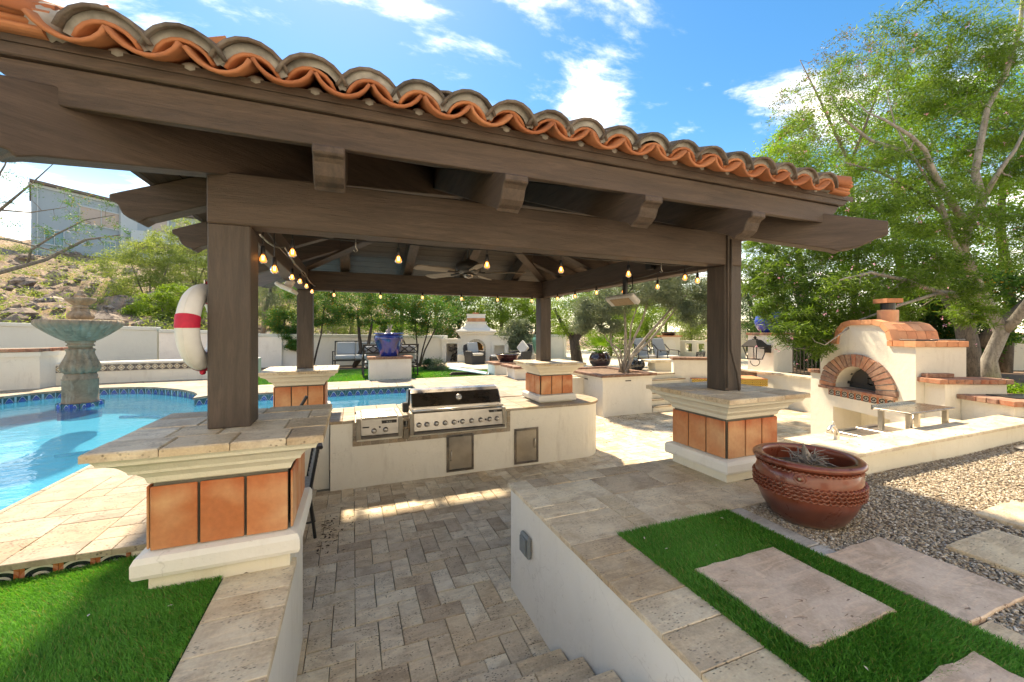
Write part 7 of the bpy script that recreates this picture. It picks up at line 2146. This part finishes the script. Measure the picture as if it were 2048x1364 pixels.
for (u, v, d, r, w) in ((1590, 330, 8.6, .75, .5), (1640, 220, 8.3, .80, .45), (1720, 160, 8.0, .80, .5), (1620, 480, 8.0, .80, 1.1), (1560, 560, 7.9, .6, .8), (1700, 440, 7.8, .85, 1.3), (1770, 340, 7.7, .85, 1.3),
                        (1850, 230, 7.6, .85, 1.1), (1950, 120, 7.5, .85, .9), (2040, 60, 7.4, .9, 1.0), (2050, 230, 7.6, .9, 1.2), (1980, 330, 7.5, .8, 1.2), (1870, 430, 7.4, .8, 1.3), (1990, 480, 7.4, .85, 1.3),
                        (1780, 530, 7.3, .75, 1.2), (1680, 590, 7.2, .62, 1.0), (1590, 650, 7.2, .45, .6), (1640, 690, 7.1, .30, .25), (1900, 560, 7.3, .55, .7), (1740, 650, 7.0, .42, .45), (1850, 40, 7.6, .8, .5), (1535, 470, 8.4, .55, .7), (1660, 660, 7.6, .40, .5), (1780, 620, 7.8, .45, .6), (1950, 620, 7.6, .40, .4), (1520, 545, 8.2, .5, .6), (1570, 400, 8.5, .6, .7), (1560, 620, 7.6, .42, .5), (1820, 140, 8.2, .8, .6)):
    cl.append(CP(u, v, d+(.7 if 1750 < u < 2000 and 200 < v < 500 else .25), r, w))
tree('desert_willow', 'tall desert willow with twisting grey limbs and pink flowers over the pizza oven', 'tree', base, limbs, cl, .12, .015, lf_willow, M['bark_g'], 120000, 31, sub=64, spread=.17, droop=.35, twig=.007, blossoms=(420, pink), sg=10)
# airy reddish tree behind it, against the sky
b = AD(1700, 700, 12.5); b.z = .86
tree('sparse_tree', 'sparse airy tree with small reddish leaves against the sky, behind the willow', 'tree', b, [([b] + PX((1715, 500, 12.4), (1700, 330, 12.2), (1640, 200, 12.0), (1600, 120, 12.0)), [.09, .07, .05, .03, .01]), (PX((1700, 330, 12.2), (1750, 200, 12), (1790, 90, 12)), [.05, .03, .01])],
     [CP(1620, 190, 12, 1.0, 1), CP(1700, 120, 12, 1.0, 1), CP(1790, 110, 12, .9, .8), CP(1590, 280, 12, .7, .6), CP(1700, 240, 12, 1.2, 1)], .075, .026, lf_red, M['bark'], 9000, 37, sub=60, spread=.12, twig=.009)
# bright dense trees behind
for k, (lab, trunk_u, d, cls, seed) in enumerate((
    ('dense bright green tree just right of the pavilion roof corner', 1600, 14.5, [(1560, 330, 14.5, 1.0, 1), (1590, 280, 14.6, .9, .8), (1640, 350, 14.5, 1.2, 1.2), (1570, 440, 14.2, 1.3, 1.2), (1680, 450, 14.3, 1.4, 1.3), (1620, 540, 14.0, 1.3, 1.0)], 41),
    ('dense bright green tree behind the willow limbs', 1800, 13.0, [(1720, 300, 13.2, 1.2, 1), (1780, 220, 13, 1.3, 1.1), (1860, 330, 12.8, 1.4, 1.2), (1800, 450, 12.8, 1.5, 1.3), (1740, 540, 12.8, 1.2, 1), (1880, 540, 12.4, 1.3, 1)], 43),
    ('dense bright green tree at the right photo edge', 2010, 12.0, [(1930, 230, 12.2, 1.3, 1), (2030, 180, 12, 1.4, 1.1), (2060, 360, 11.8, 1.5, 1.2), (1960, 420, 11.8, 1.4, 1.1), (2040, 540, 11.6, 1.3, 1), (1950, 600, 11.4, .9, .6), (2060, 640, 11.0, .9, .6)], 47))):
    b = AD(trunk_u, 700, d); b.z = .86
    tree('bright_tree', lab, 'tree', b, [([b] + PX((trunk_u+10, 600, d), (trunk_u-10, 450, d), (trunk_u, 330, d)), [.16, .13, .10, .05])], [CP(*c[:3], c[3], c[4]) for c in cls], .095, .042, lf_fresh, M['bark'], 30000, seed, 'dense bright green trees behind the willow', sub=26, spread=.22, twig=.012, tn=.3)
# darker trees behind the pavilion on the right
for lab, tu, d, cls, seed, mat in (
    ('dark green mesquite behind the right post, hanging over the fence', 1500, 17.5, [(1400, 520, 17.5, 1.5, 1), (1470, 560, 17, 1.5, 1), (1340, 560, 17.5, 1.3, 1), (1540, 600, 15.5, 1.3, 1), (1430, 620, 17, 1.0, .7), (1560, 660, 14.5, .8, .5)], 51, lf_deep),
    ('shadowy dark tree right behind the round blue pot', 1600, 13.2, [(1530, 640, 13.5, .7, .7), (1590, 600, 13.2, .9, 1), (1650, 640, 12.6, .8, .8), (1720, 600, 12.4, .9, 1), (1800, 640, 11.6, .8, .8), (1640, 560, 13, .9, .8)], 53, lf_deep),
    ('dark green tree filling the space behind the oven chimney', 1850, 11.4, [(1830, 600, 11.4, .8, 1), (1900, 640, 11, .7, .8), (1960, 680, 10.6, .5, .5), (1780, 680, 11, .5, .5), (1990, 590, 10.8, .8, .8)], 55, lf_mid)):
    b = AD(tu, 720, d); b.z = .86
    tree('dark_tree', lab, 'tree', b, [([b] + PX((tu+15, 640, d), (tu-20, 560, d)), [.13, .11, .06])], [CP(*c) for c in cls], .085, .028, mat, M['bark_dk'], 22000, seed, sub=24, spread=.26, twig=.012, tn=.3, droop=.3)
# second trunk behind the oven
b = AD(1935, 790, 10.0); b.z = .86
tree('fig_tree', 'thick dark trunk standing against the beige wall right of the oven', 'tree', b, [([b] + PX((1940, 700, 10), (1925, 630, 10), (1880, 570, 10)), [.24, .20, .19, .14]), (PX((1955, 690, 10), (2000, 650, 9.8), (2060, 600, 9.6)), [.15, .13, .11])], [CP(1900, 560, 10.2, .7, 1), CP(2030, 560, 10, .7, 1)], .09, .04, lf_mid, M['bark'], 7000, 57, sub=20)
a, b = along(1640, 14.5, 2160, 12.2)
bwl = thing('garden_wall', 'beige garden wall in the shade behind the oven and the tree trunks', 'wall', (a.x, a.y, .86)); ob('wall_panel', obox(MB(), a, b, .2, .8, 2.0), M['stucco_y'], bwl)
# shrubs at the foot of the trunks
def shrub(name, label, u, v, d, r, mat, n=5000, L=.05, W=.02, seed=1, group=None, z=None, hz=.8):
    c = AD(u, v, d); 
    if z is not None: c.z = z + r*hz*.8
    b_ = Vector((c.x, c.y, c.z-r*hz))
    lim = [([b_, c+Vector((r*.3*math.cos(a), r*.3*math.sin(a), 0))], [.02, .01]) for a in (0, 2, 4)]
    return tree(name, label, 'shrub', b_, lim, [(c, (r, r, r*hz), 1)], L, W, mat, M['bark'], n, seed, group, sub=40, spread=.28, twig=.005, tn=.5)
shrub('green_shrub', 'low green shrub at the foot of the willow by the right edge', 2025, 790, 8.2, .35, lf_fresh, 5000, seed=61)

# --- olive in the planter
b = Vector((6.80, 9.0, .985))
L_ = []
for pts, r0 in (([(1252, 700), (1250, 640), (1248, 600)], .055), ([(1240, 700), (1214, 680), (1205, 660), (1190, 640)], .028), ([(1262, 690), (1285, 640), (1296, 600), (1300, 580)], .045),
                ([(1268, 705), (1305, 660), (1340, 620), (1372, 590)], .06), ([(1266, 712), (1300, 680), (1350, 620), (1400, 590)], .05), ([(1236, 712), (1222, 690), (1222, 650), (1215, 610)], .03), ([(1258, 705), (1262, 650), (1275, 610)], .035)):
    d = 10.8; r0 *= .8
    L_.append(([b+Vector((random.uniform(-.1, .1), random.uniform(-.1, .1), 0))] + [AD(u, v, d+random.uniform(-.1, .2)) for u, v in pts], [r0*1.25] + [r0*(1-.2*k) for k in range(len(pts))]))
tree('olive_tree', 'silvery multi-trunk olive tree growing from the brick-rimmed planter', 'tree', b, L_, [CP(1185, 620, 10.7, .50, 1), CP(1235, 595, 10.7, .60, 1.2), CP(1300, 580, 10.7, .62, 1.2), CP(1365, 585, 10.7, .62, 1.1), CP(1430, 590, 10.7, .6, .9), CP(1165, 650, 10.7, .30, .5), CP(1215, 648, 10.7, .34, .5), CP(1390, 625, 10, .4, .6), CP(1320, 560, 10, .7, 1)],
     .06, .016, lf_olive, M['bark_g'], 80000, 71, sub=60, spread=.20, twig=.005, droop=.15)
# fan palm
pf = MB(); rr = random.Random(8)
c0_ = Vector((PALM.x, PALM.y, 1.36))
for k in range(26):
    a = rr.uniform(0, 6.28); e = rr.uniform(.15, 1.35); L = rr.uniform(.35, .6)
    d = Vector((math.cos(a)*math.cos(e), math.sin(a)*math.cos(e), math.sin(e)))
    tip = c0_+d*L; pf.tube([c0_, c0_+d*L*.6+Vector((0, 0, .03)), tip], [.010, .008, .006], 4)
    side = d.cross(Vector((0, 0, 1))).normalized(); up = side.cross(d).normalized()
    for j in range(13):
        b_ = math.radians(-100+200*j/12); v_ = d*math.cos(b_)+side*math.sin(b_); l2 = .34*(1-.25*abs(j-6)/6)
        e_ = tip+v_*l2+Vector((0, 0, -.05)); w_ = up.cross(v_).normalized()*.014
        pf.add([tip-w_*.3, tip+v_*l2*.5+w_, e_, tip+v_*l2*.5-w_], [(0, 1, 2, 3)])
pt2 = thing('fan_palm', 'small bright green fan palm in the dark purple pot', 'palm', (PALM.x, PALM.y, 1.3))
ob('fronds', pf, lf_fresh, pt2); ob('trunk', MB().tube([(PALM.x, PALM.y, 1.28), c0_], [.05, .035], 8), M['bark'], pt2)

# --- slender trees in front of the back wall
def stems(us, vtop, d, r0, base_u, y=None):
    b_ = AD(base_u, 735, d); b_.z = .88; out = []
    for (u1, u2, vt) in us:
        out.append(([b_+Vector((random.uniform(-.08, .08), 0, 0))] + PX((u1, 700, d), ((u1+u2)/2, 670, d), (u2, vt, d)), [r0, r0*.85, r0*.7, r0*.4]))
    return b_, out
for lab, bu, d, us, r0, cls, seed, mat in (
    ('slender twin-stemmed tree just right of the far left post', 622, 13.3, [(612, 606, 600), (634, 650, 600)], .035, [(640, 600, 13.3, .62, 1), (670, 625, 13.3, .5, .8), (620, 640, 13.3, .40, .5), (600, 590, 13.3, .5, .6)], 81, lf_mid),
    ('leaning dark-trunked tree right behind the garden loveseat', 712, 13.6, [(722, 715, 620), (735, 745, 640)], .075, [(720, 600, 13.6, .62, 1), (765, 590, 13.6, .75, 1.2), (800, 620, 13.6, .6, 1), (740, 640, 13.6, .45, .6), (690, 630, 13.6, .4, .5)], 83, lf_mid),
    ('fan of thin stems rising behind the big blue pot', 836, 13.8, [(815, 790, 650), (835, 830, 630), (850, 880, 640), (845, 862, 620), (800, 770, 660)], .032, [(810, 600, 13.8, .6, 1), (850, 610, 13.8, .6, 1), (885, 630, 13.8, .55, .9), (840, 655, 13.8, .4, .7), (780, 655, 13.8, .4, .5)], 85, lf_mid),
    ('small bushy tree spilling over the wall left of the far left post', 560, 14.0, [(560, 570, 640)], .04, [(580, 668, 13.9, .35, .8), (560, 640, 14, .45, .7), (590, 690, 13.6, .22, .4)], 87, lf_mid)):
    b_, st2 = stems(us, 0, d, r0, bu)
    tree('slender_tree', lab, 'tree', b_, st2, [CP(*c) for c in cls], .075, .022, mat, M['bark_dk'], 15000, seed, 'slender trees along the back garden wall', sub=34, spread=.24, twig=.006, tn=.5)
for k, (lab, u, v, d, r, mat, sd) in enumerate((('round grey green shrub, left of two, before the fireplace patio', 857, 722, 12.6, .24, lf_deep, 91), ('round brownish shrub, right of two, before the fireplace patio', 876, 724, 12.4, .25, lf_olive, 92))):
    shrub('round_shrub', lab, u, v, d, r, mat, 4000, .035, .014, sd, z=.88)
# mesquite with the thick dark trunk
b = AD(1155, 722, 14.5); b.z = .88
tree('mesquite', 'mesquite with a thick black leaning trunk behind the fan palm', 'tree', b, [([b] + PX((1148, 680, 14.5), (1165, 655, 14.5), (1200, 630, 14.5), (1240, 600, 14.5)), [.22, .18, .17, .12, .06]), (PX((1148, 680, 14.5), (1125, 650, 14.5), (1110, 620, 14.5)), [.12, .08, .04])],
     [CP(1110, 610, 14.6, .9, 1), CP(1150, 590, 14.6, 1.0, 1.2), CP(1200, 600, 14.8, .9, 1), CP(1130, 655, 14.6, .5, .6)], .06, .02, lf_yel, M['bark_dk'], 20000, 95, sub=40, spread=.22, twig=.008)
# --- trees beyond the back wall
for lab, u, v, d, r, mat, n_, sd in (
    ('yellow green palo verde rising directly behind the fireplace chimney', 1000, 610, 18.5, 1.5, lf_yel, 22000, 101),
    ('bright yellow green tree between the fireplace and the far right post', 1070, 620, 18, 1.3, lf_yel, 18000, 102),
    ('green tree beyond the wall just left of the fireplace', 915, 625, 18, 1.3, lf_mid, 18000, 103),
    ('deep green tree beyond the wall above the blue pot', 800, 615, 19, 1.6, lf_fresh, 20000, 104),
    ('yellowish tree beyond the wall above the loveseat', 700, 610, 19.5, 1.6, lf_pale, 18000, 105),
    ('pale olive tree beyond the wall at the middle of the back beam', 870, 590, 22, 1.4, lf_olive, 9000, 106),
    ('yellow green hedge tree behind the iron fence', 1290, 640, 21, 1.5, lf_yel, 18000, 107),
    ('yellow green hedge tree behind the arched-panel pillar', 1380, 640, 22, 1.5, lf_pale, 16000, 108),
    ('green tree beyond the olive, behind the fan palm', 1220, 640, 19, 1.4, lf_yel, 16000, 109),
    ('green hedge tree behind the mesquite trunk', 1150, 625, 24, 2.0, lf_mid, 20000, 111),
    ('green hedge tree far behind the olive canopy', 1250, 615, 25, 2.0, lf_fresh, 20000, 112),
    ('green hedge tree far behind the upper patio chairs', 1330, 610, 26, 2.2, lf_mid, 20000, 113),
    ('green hedge tree far behind the mission wall', 1420, 625, 26, 2.0, lf_fresh, 20000, 114),
    ('green hedge tree far behind the scrolled gable', 1500, 630, 24, 2.0, lf_mid, 20000, 115),
    ('green hedge tree far behind the fireplace', 960, 600, 25, 2.2, lf_fresh, 20000, 116),
    ('tall grey mesquite crown showing between the back beam and the slender trees', 850, 560, 24, 2.0, lf_olive, 16000, 117),
    ('dark hedge tree closing the gap behind the white pillar and lantern', 1560, 660, 17, 1.3, lf_deep, 20000, 118),
    ('dark shrub mass behind the picket fence and the oven', 1640, 690, 13.2, .9, lf_deep, 14000, 119),
    ('dark shrub mass directly behind the oven chimney', 1760, 660, 12.6, 1.0, lf_deep, 16000, 120),
    ('mid green shrub mass behind the two big trunks', 1900, 650, 12.0, 1.0, lf_mid, 16000, 129),
    ('grey brown shrub tree right of the fireplace', 1035, 665, 16.2, .62, lf_olive, 9000, 110)):
    c = AD(u, v, d); b = Vector((c.x, c.y, .85))
    tree('background_tree', lab, 'tree', b, [([b, Vector((c.x+.1, c.y, c.z-.3*r)), c], [.11, .08, .05])], [(c+Vector((-.5*r, 0, -.1)), (r*.7, r*.6, r*.75), 1), (c+Vector((.5*r, .2, 0)), (r*.7, r*.6, r*.8), 1), (c+Vector((0, 0, .45*r)), (r*.7, r*.6, r*.5), .8), (c+Vector((.1*r, -.3, -.7*r)), (r*.8, r*.6, r*.5), .9)],
         .095, .030, mat, M['bark'], n_, sd, 'trees beyond the back wall', sub=26, spread=.26, twig=.012, tn=.4)
# --- brush and palo verdes on the left, at the foot of the hill
for lab, u, v, d, r, mat, n_, sd in (
    ('feathery pale palo verde, the largest bush below the blue grey house', 300, 540, 21, 2.0, lf_pale, 30000, 121),
    ('feathery pale palo verde touching the left post', 392, 500, 23, 2.0, lf_pale, 26000, 122),
    ('bright green bush above the garden wall beside the life ring', 345, 615, 18.5, 1.2, lf_yel, 20000, 123),
    ('bright green bush above the garden wall right of the fountain', 285, 632, 18.5, .75, lf_yel, 10000, 124),
    ('yellow green creosote bush behind the fountain bowls', 195, 622, 19, .8, lf_pale, 9000, 125),
    ('yellow green creosote bush at the left, above the garden wall', 60, 618, 19, 1.0, lf_pale, 12000, 126),
    ('grey green bush seen between the two left posts', 560, 600, 21, 1.5, lf_pale, 20000, 127),
    ('dry orange brush on the slope left of the fountain top', 75, 575, 24, .8, lf_dry, 7000, 128)):
    c = AD(u, v, d); b = Vector((c.x, c.y, max(.8, c.z-r*1.1)))
    tree('desert_bush', lab, 'bush', b, [([b, c+Vector((s_*.4*r, 0, .2*r))], [.05, .02]) for s_ in (-1, 0, 1)], [(c+Vector((-.5*r, 0, -.1)), (r*.7, r*.6, r*.7), 1), (c+Vector((.5*r, .2, -.1)), (r*.7, r*.6, r*.7), 1), (c+Vector((0, 0, .4*r)), (r*.7, r*.6, r*.5), .8), (c+Vector((0, 0, -.6*r)), (r*.9, r*.6, r*.4), .8)],
         .12, .028, mat, M['bark'], int(n_*.8), sd, 'bushes at the foot of the hill', sub=60, spread=.15, twig=.009, tn=.4)
# small scrub over the hillside (joined: nobody could count it)
g_ = np.random.default_rng(9); P = []; rr = random.Random(6)
for k in range(950):
    y = 19+45*rr.random()**1.2; x = rr.uniform(-40, 4)-(y-18)*.3
    if rr.random() > 1/(1+math.exp((x-1)/1.5)): continue
    z = hill_h(x, y)+.7*mn.noise(Vector((x*.3, y*.3, 1)))+.45*mn.noise(Vector((x*.9, y*.9, 4)))
    r = rr.uniform(.2, .75); m = int(110*r+30)
    P.append(np.array([x, y, z+r*.45])+g_.normal(0, 1, (m, 3))*np.array([r*.5, r*.5, r*.32]))
o = ob('hill_scrub', leaf_mesh('scrub', np.concatenate(P), .16, .035, lf_pale, 77), None); stuff(tag(o, 'low grey green desert scrub dotted over the rocky hillside', 'scrub'))
# weeping foliage outside the left beam, near the far left post
b = AD(520, 690, 15.5); b.z = .88
tree('weeping_mesquite', 'weeping mesquite with drooping olive foliage seen under the left beam', 'tree', b, [([b] + PX((530, 620, 15.5), (545, 560, 15.5)), [.10, .08, .05])], [CP(560, 570, 15.3, (.9, .7, .7), 1), CP(590, 560, 15, (.7, .6, .7), 1), CP(535, 590, 15.5, (.5, .5, .8), .7)], .13, .013, lf_olive, M['bark'], 9000, 131, sub=46, spread=.16, droop=1.6)
# near branches reaching in from the left edge
d = 7.6
b = AD(-260, 700, 8.2); b.z = .8
lim = [([b] + PX((-200, 620, 8.1), (-100, 570, 8.0), (0, 545, 7.8), (90, 520, 7.6), (170, 480, 7.5), (240, 470, 7.4)), [.09, .07, .055, .042, .032, .022, .008]),
       (PX((55, 530, 7.7), (62, 500, 7.6), (110, 470, 7.5), (170, 440, 7.4), (230, 430, 7.3)), [.025, .02, .016, .010, .005]),
       (PX((-100, 570, 8.0), (-60, 470, 7.8), (0, 420, 7.6), (60, 370, 7.5), (115, 320, 7.4)), [.045, .035, .026, .014, .005]),
       (PX((0, 420, 7.6), (60, 425, 7.5), (130, 415, 7.4)), [.018, .012, .005]),
       (PX((-60, 470, 7.8), (20, 480, 7.6), (100, 500, 7.5), (190, 520, 7.4)), [.025, .018, .012, .005]),
       (PX((-80, 450, 7.8), (-20, 380, 7.6), (10, 330, 7.5), (20, 300, 7.5)), [.03, .02, .012, .005])]
tree('acacia_branches', 'bare twiggy tree reaching in from the left edge in front of the hill house', 'tree', b, lim, [CP(20, 340, 7.6, .32, .35), CP(110, 400, 7.4, .45, .5), CP(180, 420, 7.3, .40, .6), CP(60, 470, 7.5, .40, .5), CP(150, 475, 7.4, .40, .7), CP(230, 460, 7.3, .25, .4), CP(10, 430, 7.6, .35, .4), CP(-60, 400, 7.8, .5, .5)],
     .036, .012, lf_mid, M['bark'], 3600, 141, sub=26, spread=.16, twig=.0035)
# pool noodle / long blue cover strip lying behind the grill? (nothing there) -- scattered pale petals on the turf
pm2 = MB(); rr = random.Random(77)
litter(pm2, 9, lambda r: (r.uniform(1.6, 2.4), r.uniform(.8, 2.0), .862), .006, .014)
litter(pm2, 6, lambda r: (r.uniform(-1.4, -.7), r.uniform(1.5, 2.6), .862), .008, .018)
stuff(tag(ob('fallen_petals', pm2, m_plain('pale_petal', (.66, .56, .50), .8)), 'a few pale fallen petals lying on the artificial turf', 'petals'))
